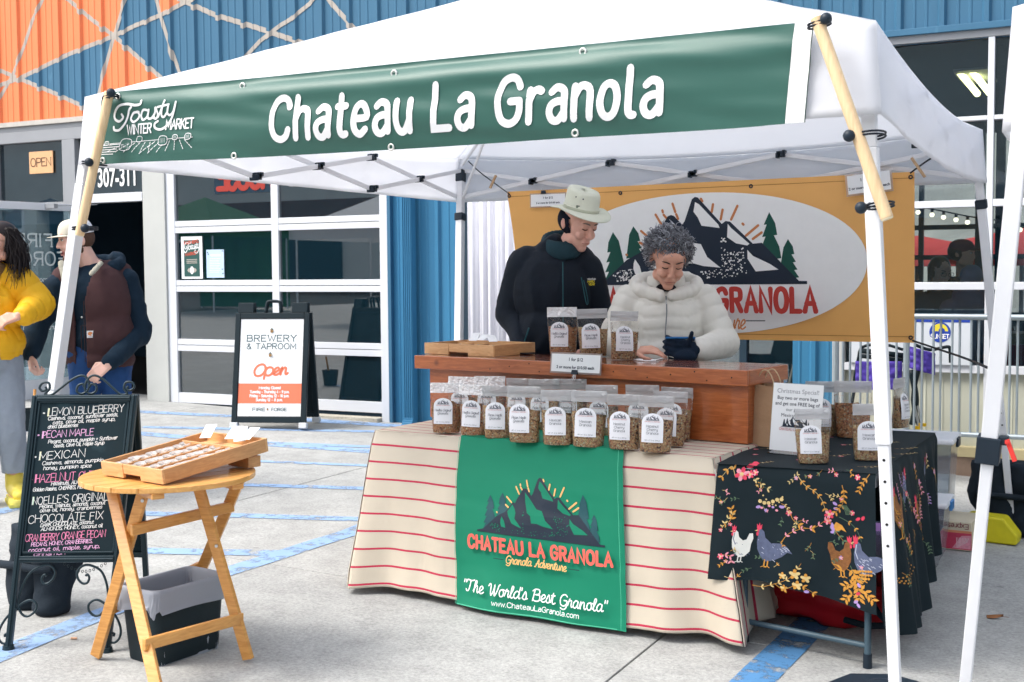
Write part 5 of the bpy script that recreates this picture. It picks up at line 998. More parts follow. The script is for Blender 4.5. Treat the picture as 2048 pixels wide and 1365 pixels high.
# black floral table
BZ = .53; FLc, FRc, BRc, BLc = Vector((-1.41, 4.64, BZ)), Vector((-.80, 4.65, BZ)), Vector((-.755, 5.93, BZ)), Vector((-1.40, 5.93, BZ))
ft = thing('folding_table', 'grey-legged folding table under the black rooster cloth', 'table', (-1.1, 5.3, gz(-1.1)))
MB().add([FLc-Vector((0, 0, .05)), FRc-Vector((0, 0, .05)), BRc-Vector((0, 0, .05)), BLc-Vector((0, 0, .05)), FLc-Vector((0, 0, .008)), FRc-Vector((0, 0, .008)), BRc-Vector((0, 0, .008)), BLc-Vector((0, 0, .008))], [(3, 2, 1, 0), (4, 5, 6, 7), (0, 1, 5, 4), (1, 2, 6, 5), (2, 3, 7, 6), (3, 0, 4, 7)]).build('table_top', white_fr, ft, True)
legm = M('blue_grey_leg', (.06, .10, .13), .4, .05)
fR, fL_ = GP(1735, 1336), GP(1489, 1283)
for yy in (0, .98):
    a, b = Vector((fL_.x, fL_.y+yy, fL_.z)), Vector((fR.x, fR.y+yy, fR.z))
    for q in (a, b):
        m = MB(); m.cyl(q+Vector((0, 0, .05)), (q.x, q.y, BZ-.05), .0135, n=14); m.build('leg', legm, ft, True, smooth=40); m = MB(); m.cyl(q, q+Vector((0, 0, .055)), .018, .0165, n=14); m.build('foot_cap', blk_pl, ft, True, smooth=40)
    m = MB(); m.cyl(a+Vector((0, 0, .085)), b+Vector((0, 0, .085)), .0115, n=12); m.build('cross_bar', legm, ft, True, smooth=40)
blackf = fabric('black_rooster_cloth', (.0035, .012, .017), .8, 0, 400, .08, .1)
fc = thing('tablecloth', 'black cotton cloth printed with roosters and flowers over the right hand table', 'tablecloth', FLc)
hemF = [(0, WP(1449, 1166, 4.6).z), (.3, WP(1540, 1172, 4.6).z), (.62, WP(1650, 1198, 4.6).z), (.85, WP(1715, 1222, 4.6).z), (1., WP(1745, 1232, 4.6).z)]
SD = lambda px, py: PL(px, py, (-.72, 0, 0), (1, 0, 0))
s1, s2, s3 = SD(1785, 1318), SD(1835, 1225), SD(1881, 1068)
def lin(tab, s):
    for (a, x), (b, y) in zip(tab, tab[1:]):
        if s <= b: return x+(y-x)*(s-a)/(b-a) if b > a else y
    return tab[-1][1]
hemS = [(0., hemF[-1][1]+.0), (max(.03, (s1.y-4.65)/1.28), s1.z), (min(.9, max(.12, (s2.y-4.65)/1.28)), s2.z), (.75, (s2.z+s3.z)/2), (1., s3.z)]
def ff(u, v, hh=0):        # u metres from left, v metres below the top edge
    s = u/.61; L = BZ-lin(hemF, s); t = v/L if L else 0
    x = FLc.x+(FRc.x-FLc.x)*s; r = .018; k = min(v, r)/r
    o = .030*math.sin(PI*.5*min(1, v/.05))*.5+.012*t*math.sin(s*14+.5)+.010*t*math.sin(s*5+2)+.006*noise.noise(Vector((s*7, t*4, 0)))+.05*t*max(0, s-.85)/.15*.3
    return Vector((x+(s-.5)*.03*t-.02*t*(1-s), 4.645-o-hh, BZ+.004-v-.0*(1-k)+hh*(1-k)))
def sf(u, v, hh=0):        # right side, u metres from the front corner
    s = u/1.28; L = BZ-lin(hemS, s); t = v/L if L else 0; y = FRc.y+(BRc.y-FRc.y)*s; x = FRc.x+(BRc.x-FRc.x)*s
    o = .012*min(1, v/.03)+(.075*t)*(.6+.4*math.sin(s*5+.4))+.030*t**.8*math.sin(s*30+1)+.018*t*math.sin(s*67+2); f = max(0, 1-s*7); o = o*(1-f)+(.015+.02*t)*f
    return Vector((x+o+hh, y-.03*f*t-.015*f, BZ+.004-v))
def drop_grid(fn, W_, hem, nu, nv, nm):
    MB().grid(lambda a, b: fn(a*W_, b*(BZ-lin(hem, a))), nu, nv).build(nm, blackf, fc, True, smooth=True)
drop_grid(ff, .61, hemF, 50, 30, 'front_fall'); drop_grid(sf, 1.28, hemS, 150, 34, 'side_fall')
def tfn(u, v, hh=0): p = FLc.lerp(FRc, u/.61).lerp(BLc.lerp(BRc, u/.61), v/1.28); return Vector((p.x, p.y, BZ+.005+.0015*noise.noise(Vector((u*8, v*8, 0)))+hh))
MB().grid(lambda a, b: tfn(-.004+.618*a, -.01+1.29*b), 20, 40).build('top', blackf, fc, True, smooth=True)
MB().grid(lambda a, b: Vector((FRc.x+(BRc.x-FRc.x)*(1-a)-.62*a+.012*math.sin(a*20)*b, 5.935+.04*b, BZ+.004-b*.45)), 30, 10).build('back_fall', blackf, fc, True, smooth=True)
gold = M('print_gold', (.58, .27, .045), .6, .25, 60); goldl = M('print_pale_gold', (.66, .50, .22), .6, .2, 60); rose = M('print_rose', (.66, .05, .10), .6, .25, 80); pink = M('print_pink', (.75, .30, .38), .6, .2, 80); lilac = M('print_lilac', (.42, .28, .60), .6, .2, 80); leafg = M('print_leaf_green', (.10, .17, .10), .6, .2, 80); slate = M('print_slate', (.10, .12, .20), .6, .3, 60); slatel = M('print_slate_light', (.45, .48, .58), .6, .2, 60); henb = M('print_hen_brown', (.22, .09, .03), .6, .4, 90); whitep = M('print_white', (.70, .70, .66), .6, .1)
PRN = random.Random(11)
def blob(p, x, y, rx, ry, a, mat, n=7):
    c, s = math.cos(a), math.sin(a); p.poly([(x+rx*math.cos(t)*c-ry*math.sin(t)*s, y+rx*math.cos(t)*s+ry*math.sin(t)*c) for t in [i*2*PI/n for i in range(n)]], mat)
def leaf(p, x, y, L, w, a, mat): c, s = math.cos(a), math.sin(a); p.poly([(x+q*c-r*s, y+q*s+r*c) for q, r in ((0, 0), (L*.35, w/2), (L*.7, w*.42), (L, 0), (L*.65, -w*.4), (L*.3, -w*.45))], mat)
def branch(p, pts, mat, lf=None, step=.02, L=.018, w=.0022, both=True):
    c = catmull(pts, 8); p.strip(c, w, mat, w1=w*.5); d = 0; side_ = 1
    for a, b in zip(c, c[1:]):
        d += math.hypot(b[0]-a[0], b[1]-a[1])
        if d > step: d = 0; an = math.atan2(b[1]-a[1], b[0]-a[0]); leaf(p, b[0], b[1], L, L*.42, an+side_*.8, lf or mat); side_ *= -1; (leaf(p, b[0], b[1], L, L*.42, an+side_*.8, lf or mat) if both else None)
def flower(p, x, y, r, m1, m2, n=6):
    for i in range(n): a = i*2*PI/n+.3; blob(p, x+r*.6*math.cos(a), y+r*.6*math.sin(a), r*.48, r*.34, a, m1 if i % 2 else m2)
    blob(p, x, y, r*.34, r*.34, 0, goldl)
def rooster(p, x, y, s, fx, kind):
    """x,y = feet, s = height; fx = +1 faces left"""
    p.k = (p.k//60+1)*60; q = lambda l: [(x-fx*a*s*.74, y+b*s) for a, b in zip(l[::2], l[1::2])]
    body, hi = (slate, slatel) if kind == 'cock' else (henb, gold) if kind == 'hen' else (whitep, slate)
    tail = ([.0, .34, -.22, .20, -.45, .30, -.62, .42, -.78, .40, -.60, .56, -.40, .62, -.15, .60] if kind == 'cock' else [-.05, .35, -.30, .45, -.42, .70, -.40, .85, -.28, .84, -.18, .66, -.02, .62])
    p.poly(q(tail), body); p.poly(q([.30, .88, .22, .93, .12, .86, .08, .72, -.10, .60, -.34, .52, -.30, .32, -.12, .17, .06, .14, .20, .24, .31, .42, .33, .62, .30, .76]), body)
    for i in range(30):
        a, b = PRN.uniform(-.25, .26), PRN.uniform(.2, .6); 
        if kind == 'cock' and PRN.random() < .3: a, b = PRN.uniform(-.65, -.2), PRN.uniform(.35, .55)
        z = q([a, b, a-.07, b-.05+.03*PRN.random()]); p.strip(z, s*.014, hi, caps=False)
    p.strip(q([.24, .84, .28, .66, .20, .5]), s*.02, hi, caps=False)
    blob(p, *q([.27, .90])[0], s*.055, s*.06, 0, rose); p.poly(q([.20, .93, .19, 1.04, .24, .99, .27, 1.07, .30, 1.0, .35, 1.04, .34, .93]), rose); p.poly(q([.33, .90, .41, .87, .33, .86]), goldl); blob(p, *q([.32, .80])[0], s*.028, s*.055, 0, rose)
    for a in (-.02, .08): p.strip(q([a, .18, a+.02, .03]), s*.028, gold if kind != 'pale' else whitep); p.strip(q([a-.05, .0, a+.02, .03, a+.11, .0]), s*.018, gold if kind != 'pale' else whitep)
    if kind == 'hen': p.poly(q([-.30, .34, -.12, .17, .06, .14, .0, .24, -.2, .38]), gold)
# front fall: position measured in the picture, converted to cloth metres
def fuv(px, py): w_ = WP(px, py, 4.615); return (w_.x-FLc.x, BZ-w_.z)
p = Print(); Y_ = lambda l: [(fuv(a, b)[0], -fuv(a, b)[1]) for a, b in l]
C1 = lambda zx, zy: (1420+zx*.337, 880+zy*.337)
def FZ(zx, zy): u, v = fuv(*C1(zx, zy)); return (u, -v)
def FS(l): return [FZ(a, b) for a, b in l]
rooster(p, *FZ(350, 775), .165, 1, 'cock'); rooster(p, *FZ(765, 830), .155, -1, 'hen'); rooster(p, *FZ(905, 850), .165, 1, 'cock'); rooster(p, *FZ(205, 740), .14, 1, 'pale')
branch(p, FS([(510, 215), (560, 280), (620, 320), (660, 370), (680, 440)]), goldl, gold, .025, .016); branch(p, FS([(780, 280), (790, 330), (780, 390), (740, 440)]), gold, gold, .018, .018); branch(p, FS([(430, 620), (470, 570), (540, 540), (620, 530), (690, 480)]), gold, pink, .03, .016)
branch(p, FS([(480, 450), (500, 490), (560, 530), (620, 540)]), gold, gold, .05, .02); branch(p, FS([(690, 480), (740, 560), (780, 610)]), gold, leafg, .02, .018); branch(p, FS([(760, 470), (830, 510), (870, 560), (890, 610)]), leafg, gold, .03, .014); branch(p, FS([(820, 760), (850, 830), (865, 880), (870, 950)]), leafg, gold, .014, .03); branch(p, FS([(800, 780), (840, 800)]), gold, gold, .012, .03)
branch(p, FS([(860, 900), (900, 900), (950, 950)]), gold, gold, .012, .026); branch(p, FS([(855, 940), (820, 930), (790, 960)]), gold, gold, .014, .024); branch(p, FS([(860, 880), (820, 870), (790, 880)]), gold, gold, .014, .024)
branch(p, FS([(275, 880), (330, 890), (400, 870), (470, 840), (510, 800), (545, 745)]), gold, goldl, .03, .016); branch(p, FS([(400, 870), (450, 900), (530, 870), (580, 900), (630, 940)]), gold, gold, .035, .018); branch(p, FS([(130, 500), (150, 460), (140, 420)]), gold, gold, .016, .02); branch(p, FS([(120, 540), (110, 500), (150, 440)]), leafg, goldl, .02, .016)
branch(p, FS([(150, 230), (120, 170), (70, 230)]), goldl, gold, .03, .02); branch(p, FS([(230, 220), (290, 260), (320, 290), (370, 310)]), leafg, goldl, .028, .018); branch(p, FS([(940, 220), (900, 270), (880, 310)]), gold, gold, .016, .016); branch(p, FS([(100, 690), (150, 700), (160, 740)]), gold, pink, .016, .018); branch(p, FS([(130, 820), (180, 835), (215, 800)]), goldl, gold, .022, .012)
for a, b, r in ((185, 215, .026), (235, 215, .016), (265, 205, .012), (700, 455, .018), (690, 495, .014), (470, 445, .012), (835, 445, .010), (870, 235, .010), (100, 700, .012)): flower(p, *FZ(a, b), r, rose, pink)
for a, b, r in ((510, 810, .020), (570, 835, .018), (525, 875, .018), (440, 820, .014), (450, 895, .014)): flower(p, *FZ(a, b), r, gold, goldl, 5)
for a, b in ((735, 390), (740, 420), (720, 560), (865, 920), (870, 870), (850, 970), (865, 990), (575, 915), (900, 475), (870, 480), (290, 410), (430, 410)): blob(p, *FZ(a, b), .006, .010, PRN.random()*3, lilac if PRN.random() < .7 else rose)
for sgn, a0, a1 in ((1, (205, 175), (290, 150)), (1, (230, 165), (320, 180))): leaf(p, *FZ(*a0), .035, .016, .2, rose)
for i in range(10): a = i/9; blob(p, *FZ(250+170*a+10, 250+150*math.sin(PI*(a*.62+.0))+(0 if a < .8 else -40*(a-.8)*10*.5)), .0035, .0035, 0, goldl)
for i in range(6): blob(p, *FZ(300+i*25, 375+12*math.sin(i)), .008, .008, 0, goldl); blob(p, *FZ(310+i*22, 415+15*math.sin(i*2)), .006, .005, 0, lilac if i % 2 else pink)
p.poly(FS([(740, 500), (775, 520), (800, 560), (770, 545), (745, 560), (720, 530)]), gold); p.poly(FS([(715, 500), (735, 530), (725, 570), (705, 530)]), lilac)
for i in range(5): p.strip(catmull(FS([(770+i*8, 400), (790+i*10, 420+i*6), (800+i*6, 455)]), 4), .0022, leafg)
for i in range(14): blob(p, *FZ(880+(i % 5)*16, 785+(i//5)*22), .005, .005, 0, gold)
for i in range(34):
    zx, zy = PRN.uniform(70, 900), PRN.uniform(150, 790); zy += 120*max(0, zx-400)/500*(zy/790); a = PRN.uniform(0, 6.28); r_ = PRN.uniform(30, 60)
    branch(p, FS([(zx, zy), (zx+r_*math.cos(a)*.5+8, zy+r_*math.sin(a)*.5), (zx+r_*math.cos(a), zy+r_*math.sin(a)+10)]), PRN.choice((gold, leafg, goldl)), PRN.choice((gold, leafg, leafg, pink, goldl)), .013, .011, .0016)
    if i % 3 == 0: flower(p, *FZ(zx, zy), .008, PRN.choice((rose, lilac, gold)), pink, 5)
p.build('front_print', lambda u, v, h: ff(u, -v, h), fc, True, grid=.04, lift=.0014, step=.00006, wrap=60)
p = Print()
def suv(px, py): w_ = SD(px, py); return (w_.y-4.65, -(BZ-w_.z))
rooster(p, .10, -.36, .20, -1, 'pale'); rooster(p, .245, -.29, .20, 1, 'hen'); rooster(p, .60, -.36, .18, 1, 'hen'); rooster(p, .92, -.22, .15, -1, 'cock'); rooster(p, .42, -.22, .17, -1, 'cock'); rooster(p, 1.12, -.30, .16, 1, 'pale')
for i in range(16):
    x, y = .05+i*.077, -.05-.08*(i % 4); branch(p, [(x, y), (x+.03, y-.03), (x+.05, y-.08)], gold, PRN.choice((gold, goldl, leafg, pink)), .018, .018); flower(p, x+.02, y-.02, .012, PRN.choice((rose, lilac, gold)), pink)
for j in range(3):
    for i in range(11): blob(p, .16+i*.013+.02*j, -.44-.012*j+.0022*(i-3)**2*.4, .0035, .0035, 0, gold)
for i in range(8): blob(p, .05+PRN.random()*.1, -.48-PRN.random()*.08, .008, .006, 0, rose if i % 2 else goldl)
for i in range(40):
    x, y = PRN.uniform(.03, 1.18), -PRN.uniform(.04, .42); branch(p, [(x, y), (x+.02, y-.02), (x+.025, y-.05)], PRN.choice((gold, leafg, goldl)), PRN.choice((gold, leafg, pink, lilac)), .013, .013, .0016)
p.build('side_print', lambda u, v, h: sf(u, -v, h), fc, True, grid=.04, lift=.0018, step=.00006, wrap=60)
p = Print()
for i in range(26):
    x, y = PRN.uniform(.03, .58), PRN.uniform(.03, 1.2); (flower(p, x, y, .012, rose, pink) if i % 4 == 0 else branch(p, [(x, y), (x+.04, y+.02), (x+.07, y+.06)], gold, goldl, .02, .014))
p.build('top_print', tfn, fc, True, lift=.0012, step=.00006, wrap=60)
# on the floral table
zb = BZ+.007
put('mexican', 1627, 927, zb, 'Mexican Granola bag at the front of the black cloth before the Christmas sign', .25, sc=.90); put('mexican', 1740, 921, zb, 'Mexican Granola bag behind the white canopy leg on the black cloth', .55, sc=.92)
put('pecan', 1642, 872, zb, 'granola bag half hidden behind the Christmas sign', .35, sc=1.02); put('noelle', 1705, 876, zb, 'bag turned round to show its ingredients label on the black cloth', .1, back=True, sc=1.05); put('hazel', 1800, 856, zb, 'granola bag seen from its narrow side at the back of the black cloth', 1.35, sc=1.03)
o = HP(1539, 903, zb); e = HP(1639, 913, zb); U = (e-o).normalized(); O = o+Vector((0, 0, .006)); V = (Vector((0, 0, 1))+Vector((-U.y, U.x, 0))*.14).normalized(); N = U.cross(V)
cs = thing('counter_sign', 'white Christmas Special sheet standing in a clear holder on the black cloth', 'sign', O); w_, h_ = (e-o).length, .285
acr = glass('clear_acrylic', (.96, .98, .98), 1., .02, .02); MB().add([O+U*a+V*b-N*.001 for a, b in ((-.003, 0), (w_+.003, 0), (w_+.003, h_+.004), (-.003, h_+.004))], [(0, 1, 2, 3)]).build('holder', acr, cs, True, solid=.0025)
MB().add([O+U*.02, O+U*(w_-.02), O+U*(w_-.02)+Vector((U.y, -U.x, 0))*.06-Vector((0, 0, .004)), O+U*.02+Vector((U.y, -U.x, 0))*.06-Vector((0, 0, .004))], [(0, 1, 2, 3)]).build('holder_foot', acr, cs, True, solid=.0025)
p = Print(); p.poly([(0, .002), (w_, .002), (w_, h_), (0, h_)], paper)
gk = M('grey_text', (.22, .22, .25), .6); type_on(p, 'Christmas Special!', w_/2, h_*.885, .026, gk); type_on(p, 'Buy two or more bags', w_/2, h_*.785, .0205, inkm, .0003); type_on(p, 'and get one FREE bag of', w_/2, h_*.70, .0205, inkm, .0003); type_on(p, 'our popular', w_/2, h_*.615, .0205, inkm); type_on(p, 'Mexican Granola', w_/2, h_*.53, .0205, inkm)
logo(p, w_*.2, h_*.36, w_*.6, navy, navy, paper, paper, random.Random(2), 0); p.text('CHATEAU LA GRANOLA', w_/2, h_*.31, .010, .0018, redprint, slab=1, align='c', maxw=w_*.64)
p.build('sheet', plane_fn(O+N*.002, U, V, N), cs, True, lift=.0006, step=.00012)
kraft = M('kraft_paper', (.42, .26, .15), .8, .08, 12, .15, 60); q = HP(1530, 892, zb); kb = thing('paper_bag', 'brown kraft paper bag with twisted handles between bar box and Christmas sign', 'paper bag', (q.x, q.y+.03, zb), -.25)
def kbag(u, v):
    a = u*4; k = int(a) % 4; f = a-int(a); w, d = .085*(1-.06*v), .055*(1-.35*v); c = [(-w, -d), (w, -d), (w, d), (-w, d)]; A, B = c[k], c[(k+1) % 4]; x = A[0]+(B[0]-A[0])*f; y = A[1]+(B[1]-A[1])*f
    if k in (1, 3): x *= 1-.35*math.sin(PI*f)*v
    return Vector((x+.012*v, y+.004*noise.noise(Vector((u*9, v*6, 0))), v*.265+.004*math.sin(u*30)*v))
MB().grid(kbag, 40, 14).build('bag', kraft, kb, smooth=35)
for s in (-1, 1): mb = MB(); mb.tube(catmull([(-.03, s*.034, .25), (-.028, s*.032, .29), (-.008, s*.03, .325), (.02, s*.03, .328), (.045, s*.03, .29), (.05, s*.032, .25)], 5), .0032, 7); mb.build('handle', M('kraft_cord', (.55, .38, .24), .8), kb, smooth=True)
t = thing('bag_roll', 'roll of clear plastic bags lying behind the front bag on the black cloth', 'bag roll', HP(1662, 868, zb)); q = HP(1662, 866, zb); MB().ell((q.x, q.y, zb+.035), (.07, .035, .035), 10, Matrix.Rotation(.4, 3, 'Z')).build('roll', glass('roll_film', (.9, .92, .93), 1., .15, .6, (.7, .74, .76)), t, True, smooth=True)
# red duffel under the table
redcl = fabric('red_nylon', (.50, .012, .022), .5, 0, 300, .12, .08); rb = GP(1640, 1262); dz = thing('duffel_bag', 'red nylon duffel bag with black straps under the rooster cloth table', 'bag', (rb.x, rb.y+.18, rb.z))
def duf(u, v):
    a = u*2*PI; x = -.33+.66*v; e = math.sin(PI*min(1, max(0, v*.96+.02)))**.35; n = noise.noise(Vector((math.cos(a)*2, math.sin(a)*2, v*4)))*.035+noise.noise(Vector((math.cos(a)*5, math.sin(a)*5, v*11)))*.012
    r = .15*e; return Vector((x, math.cos(a)*(r*1.15+n), max(.004, .125+math.sin(a)*(r*.85+n))))
MB().grid(duf, 40, 36).build('body', redcl, dz, smooth=True); mb = MB(); mb.tube(catmull([(.20, -.17, .16), (.25, -.20, .10), (.30, -.15, .05), (.32, -.10, .10)], 6), .012, 8); mb.tube(catmull([(.10, -.18, .06), (.2, -.19, .05), (.3, -.17, .06)], 5), .014, 8); mb.build('strap', blk_cloth, dz, smooth=True)
t = thing('tote_bag', 'dark green bag in the shade behind the red duffel', 'bag', (rb.x-.22, rb.y+.42, rb.z)); MB().ell((0, 0, .16), (.14, .12, .17), 12).build('body', fabric('dark_green_cloth', (.02, .06, .03), .9), t, smooth=True)
# plastic bins and cartons behind
binm = glass('bin_plastic', (.86, .90, .94), .9, .10, .18, (.7, .73, .78)); whp = M('white_plastic', (.74, .75, .78), .4, .03); bluep = M('blue_plastic', (.06, .22, .50), .4, .04)
def tub(label, c, w, d, hh, rz, lid=True, extra=None):
    t = thing('storage_bin', label, 'storage bin', c, rz); m = MB(); a, b = .88, 1.; vs = []; 
    for z, k in ((0, a), (hh, b), (hh, b*.985), (.006, a*.98)): vs += [(sx*w/2*k, sy*d/2*k, z) for sx, sy in ((-1, -1), (1, -1), (1, 1), (-1, 1))]
    m.add(vs, [(3, 2, 1, 0)]+[(4*i+j, 4*i+(j+1) % 4, 4*i+4+(j+1) % 4, 4*i+4+j) for i in range(3) for j in range(4)]+[(12, 13, 14, 15)]); m.build('tub', binm, t, bevel=.01)
    m = MB(); m.box((0, 0, hh+.012), (w+.03, d+.03, .03)); m.build('lid', whp, t, bevel=.01) if lid else None
    if lid:
        for s in (-1, 1): MB().box((s*(w/2+.018), 0, hh-.005), (.016, .10, .05)).build('latch', bluep if extra else blk_pl, t, bevel=.004)
    return t
tb = GP(1852, 1158); tub('clear storage bin low behind the black cloth, purple cloth inside', (tb.x-.16, tb.y+.22, tb.z), .40, .28, .20, 0, False)
t = thing('folded_cloth', 'purple cloth folded inside the clear bin', 'cloth', (tb.x-.16, tb.y+.22, tb.z+.01)); MB().box((0, 0, .12), (.32, .22, .13)).build('cloth', fabric('purple_cloth', (.36, .18, .45), .9), t, bevel=.02)
t2 = GP(1862, 1125); tub('tall white-lidded storage bin standing behind the rooster cloth', (t2.x-.17, t2.y+.62, t2.z), .42, .34, .56, 0, True, None); tub('white lidded bin with blue latch between table and red carton', (t2.x-.15, t2.y+.18, t2.z+.001), .42, .30, .28, 0, True, 1)

# ================= LEFT: CHALKBOARD, ROUND TABLE, BIN, PAVEMENT SIGN =================
iron = M('black_iron', (.010, .028, .038), .4, .2, 6, .03, 60, metal=.3); slatebd = M('chalkboard_slate', (.004, .018, .026), .75, .25, 5, wear=((.015, .04, .052), .60, 5))
F1, F2 = GP(17, 1300), GP(214, 1304); U = Vector(((F2-F1).x, (F2-F1).y, 0)).normalized(); BN = Vector((-U.y, U.x, 0))
T1 = PL(72, 792, F1+BN*.20, BN); T2 = PL(270, 795, F1+BN*.20, BN); T2.z = T1.z
cb = thing('chalkboard', 'black iron A-frame chalkboard listing granola flavours in chalk with scrollwork', 'chalkboard', F1)
B1 = F1+BN*.52; B2 = F2+BN*.52; B1.z = gz(B1.x); B2.z = gz(B2.x)
Uv = (T2-T1).normalized(); Wd = (T2-T1).length; Vv = ((T1+T2)/2-(F1+F2)/2).normalized(); Nf = Uv.cross(Vv); Hh = ((T1+T2)/2-(F1+F2)/2).length
def pb(px, py): q = PL(px, py, T1, Nf); d = q-T1; return d.dot(Uv), d.dot(Vv)
bfr = lambda u, v, h=0: T1+Uv*u+Vv*v+Nf*h
bot = pb(150, 1126)[1]
for a, b in ((T1, F1), (T2, F2)):
    m = MB(); ax = (b-a).normalized(); m.beam(a, b, .024, .024, BN); m.beam(a+Nf*.014, b+Nf*.014, .008, .006, BN); m.build('leg', iron, cb, True, bevel=.005)
    m = MB(); m.cyl(b+Vector((0, 0, .018)), b, .02, .024, 14); m.build('foot_pad', iron, cb, True, smooth=40)
for v, w in ((-.012, .024), (bot, .026)):
    m = MB(); m.beam(bfr(.012, v, .002), bfr(Wd-.012, v, .002), w, .024, Nf); m.beam(bfr(.012, v, .016), bfr(Wd-.012, v, .016), .007, .006, Nf); m.build('frame_bar', iron, cb, True, bevel=.004)
m = MB(); m.add([bfr(a, b, c) for c in (-.004, .003) for a, b in ((.01, bot), (Wd-.01, bot), (Wd-.01, -.01), (.01, -.01))], [(3, 2, 1, 0), (4, 5, 6, 7), (0, 1, 5, 4), (1, 2, 6, 5), (2, 3, 7, 6), (3, 0, 4, 7)]); m.build('board', slatebd, cb, True)
for a, b in (((.02, -.026), (Wd-.02, -.026)), ((.02, bot+.026), (Wd-.02, bot+.026)), ((.02, -.026), (.02, bot+.026)), ((Wd-.02, -.026), (Wd-.02, bot+.026))): m = MB(); m.beam(bfr(*a, .005), bfr(*b, .005), .008, .006, Nf); m.build('bead', iron, cb, True, bevel=.002)
# rear frame
m = MB(); D = Vector((0, 0, 0)); rb1, rb2 = T1+BN*.012, T2+BN*.012
for a, b in ((rb1, B1), (rb2, B2)):
    m = MB(); m.beam(a, b, .022, .022, BN); m.build('leg', iron, cb, True, bevel=.004); m = MB(); m.cyl(b+Vector((0, 0, .018)), b, .02, .024, 14); m.build('foot_pad', iron, cb, True, smooth=40)
t_ = .72; m = MB(); m.add([rb1, rb2, rb2.lerp(B2, t_), rb1.lerp(B1, t_)], [(0, 1, 2, 3)]); m.build('board', slatebd, cb, True, solid=.006)
m = MB(); m.beam(rb1.lerp(B1, t_), rb2.lerp(B2, t_), .022, .022, BN); m.build('frame_bar', iron, cb, True)
def scroll(pts, mir, nm='scroll'):
    c = [pb(*q) for q in pts]; s0 = catmull([(u, v, 0) for u, v in c], 6); m = MB(); m.tube([bfr(u, v, 0) for u, v, _ in s0], .0048, 7); m.build(nm, iron, cb, True, smooth=True)
    m = MB(); m.tube([bfr(2*mir-u, v, 0) for u, v, _ in s0], .0048, 7); m.build(nm, iron, cb, True, smooth=True)
scroll([(90, 775), (92, 781), (84, 783), (78, 776), (84, 767), (96, 768), (98, 780), (90, 790), (103, 792), (120, 780), (140, 765), (158, 757), (170, 761), (176, 775), (174, 788), (163, 794), (153, 788), (155, 777), (164, 774), (167, 780)], Wd/2+.002)
zz = [(590, 300), (575, 282), (550, 315), (562, 368), (612, 376), (665, 330), (680, 262), (640, 200), (560, 186), (440, 240), (362, 370), (325, 520), (335, 620), (380, 690), (440, 702), (500, 655), (512, 590), (462, 542), (400, 548), (300, 612), (200, 720), (146, 830), (146, 920), (190, 970), (250, 958), (272, 910), (240, 872), (205, 880), (210, 905)]
scroll([(a*.1942, 1100+b*.1942) for a, b in zz], Wd/2)
m = MB()
for i in range(12): a = i/11; m.tube([bfr(Wd*.42+.16*a+.004*math.cos(t), bot-.02-.03*math.sin(PI*a)+.006*math.sin(t), -.06) for t in [k*PI/3 for k in range(6)]], .0014, 5, closed=True)
m.build('chain', iron, cb, True)
chw = M('chalk_white', (.74, .76, .74), .9, .25, 200); chp = M('chalk_pink', (.78, .42, .66), .9, .25, 200); chr_ = M('chalk_rose', (.82, .25, .42), .9, .25, 200); chy = M('chalk_yellow', (.74, .72, .48), .9, .25, 200); chg = M('chalk_green', (.55, .72, .55), .9, .25, 200)
p = Print(); random.seed(5)
def chalk(txt, zx, zy, zx1, hz, mat, w=.0026, alt=None, sl=.05, gap=1.4):
    a = pb(zx*.4577, 740+zy*.4577); b = pb(zx1*.4577, 740+zy*.4577); p.text(txt, a[0], a[1], hz*.4577/600*1.02, w, mat, slant=sl, gap=gap, alt=alt, jit=.05, maxw=b[0]-a[0], rot=(b[1]-a[1])/(b[0]-a[0]))
A1 = {'M': GS_.get('M', G['M']), 'r': (4, "0 7 0 0|0 4.2 1.2 6.4 2.8 7 4 6.6")}
for txt, x, y, x1, hgt, m1, fi in (('LEMON BLUEBERRY', 215, 207, 545, 38, chw, chy), ('PECAN MAPLE', 197, 303, 420, 34, chp, chp), ('MEXICAN', 190, 398, 388, 40, chw, chy), ('HAZELNUT CHERRY', 178, 497, 500, 40, chr_, chr_), ("NOELLE'S ORIGINAL", 172, 594, 500, 38, chw, chg), ('CHOCOLATE FIX', 160, 676, 484, 38, chw, chw), ('CRANBERRY ORANGE PECAN', 152, 756, 500, 34, chr_, chp)):
    chalk(txt, x, y, x1, hgt, m1, .0025); a = pb(x*.4577, 740+y*.4577); hh_ = hgt*.4577/600*1.25
    (p.strip([(a[0]+.003, a[1]+hh_*.85), (a[0]+.002, a[1]-.001)], .006, fi, caps=False) if txt[0] in 'LPMHN' else None); b = pb((x-18)*.4577, 740+(y-14)*.4577); p.strip([(b[0], b[1]), (b[0]+.003, b[1])], .006, m1)
for txt, x, y, x1 in (('Cashews, coconut, sunflower seeds,', 218, 226, 522), ('oats, olive oil, maple syrup,', 240, 245, 512), ('dried blueberries', 220, 262, 350), ('Pecans, coconut, pumpkin + Sunflower', 225, 328, 525), ('Seeds, Olive Oil, Maple Syrup', 250, 347, 470), ('Cashews, almonds, pumpkin', 205, 422, 470), ('honey, pumpkin spice', 212, 444, 420), ('Hazelnuts, ALMONDS, butter', 250, 514, 480), ('Golden Raisins, CHERRIES, HONEY, BUT', 172, 536, 458), ('Pecans, Walnuts, almonds, coconut', 205, 612, 490), ('olive oil, honey, cranberries', 208, 630, 478), ('DARK CHOCOLATE, coconut', 215, 694, 445), ('ALMONDS, HONEY, coconut oil', 218, 712, 485)): chalk(txt, x, y, x1, 17, chw, .0022, None, .2, 1.)
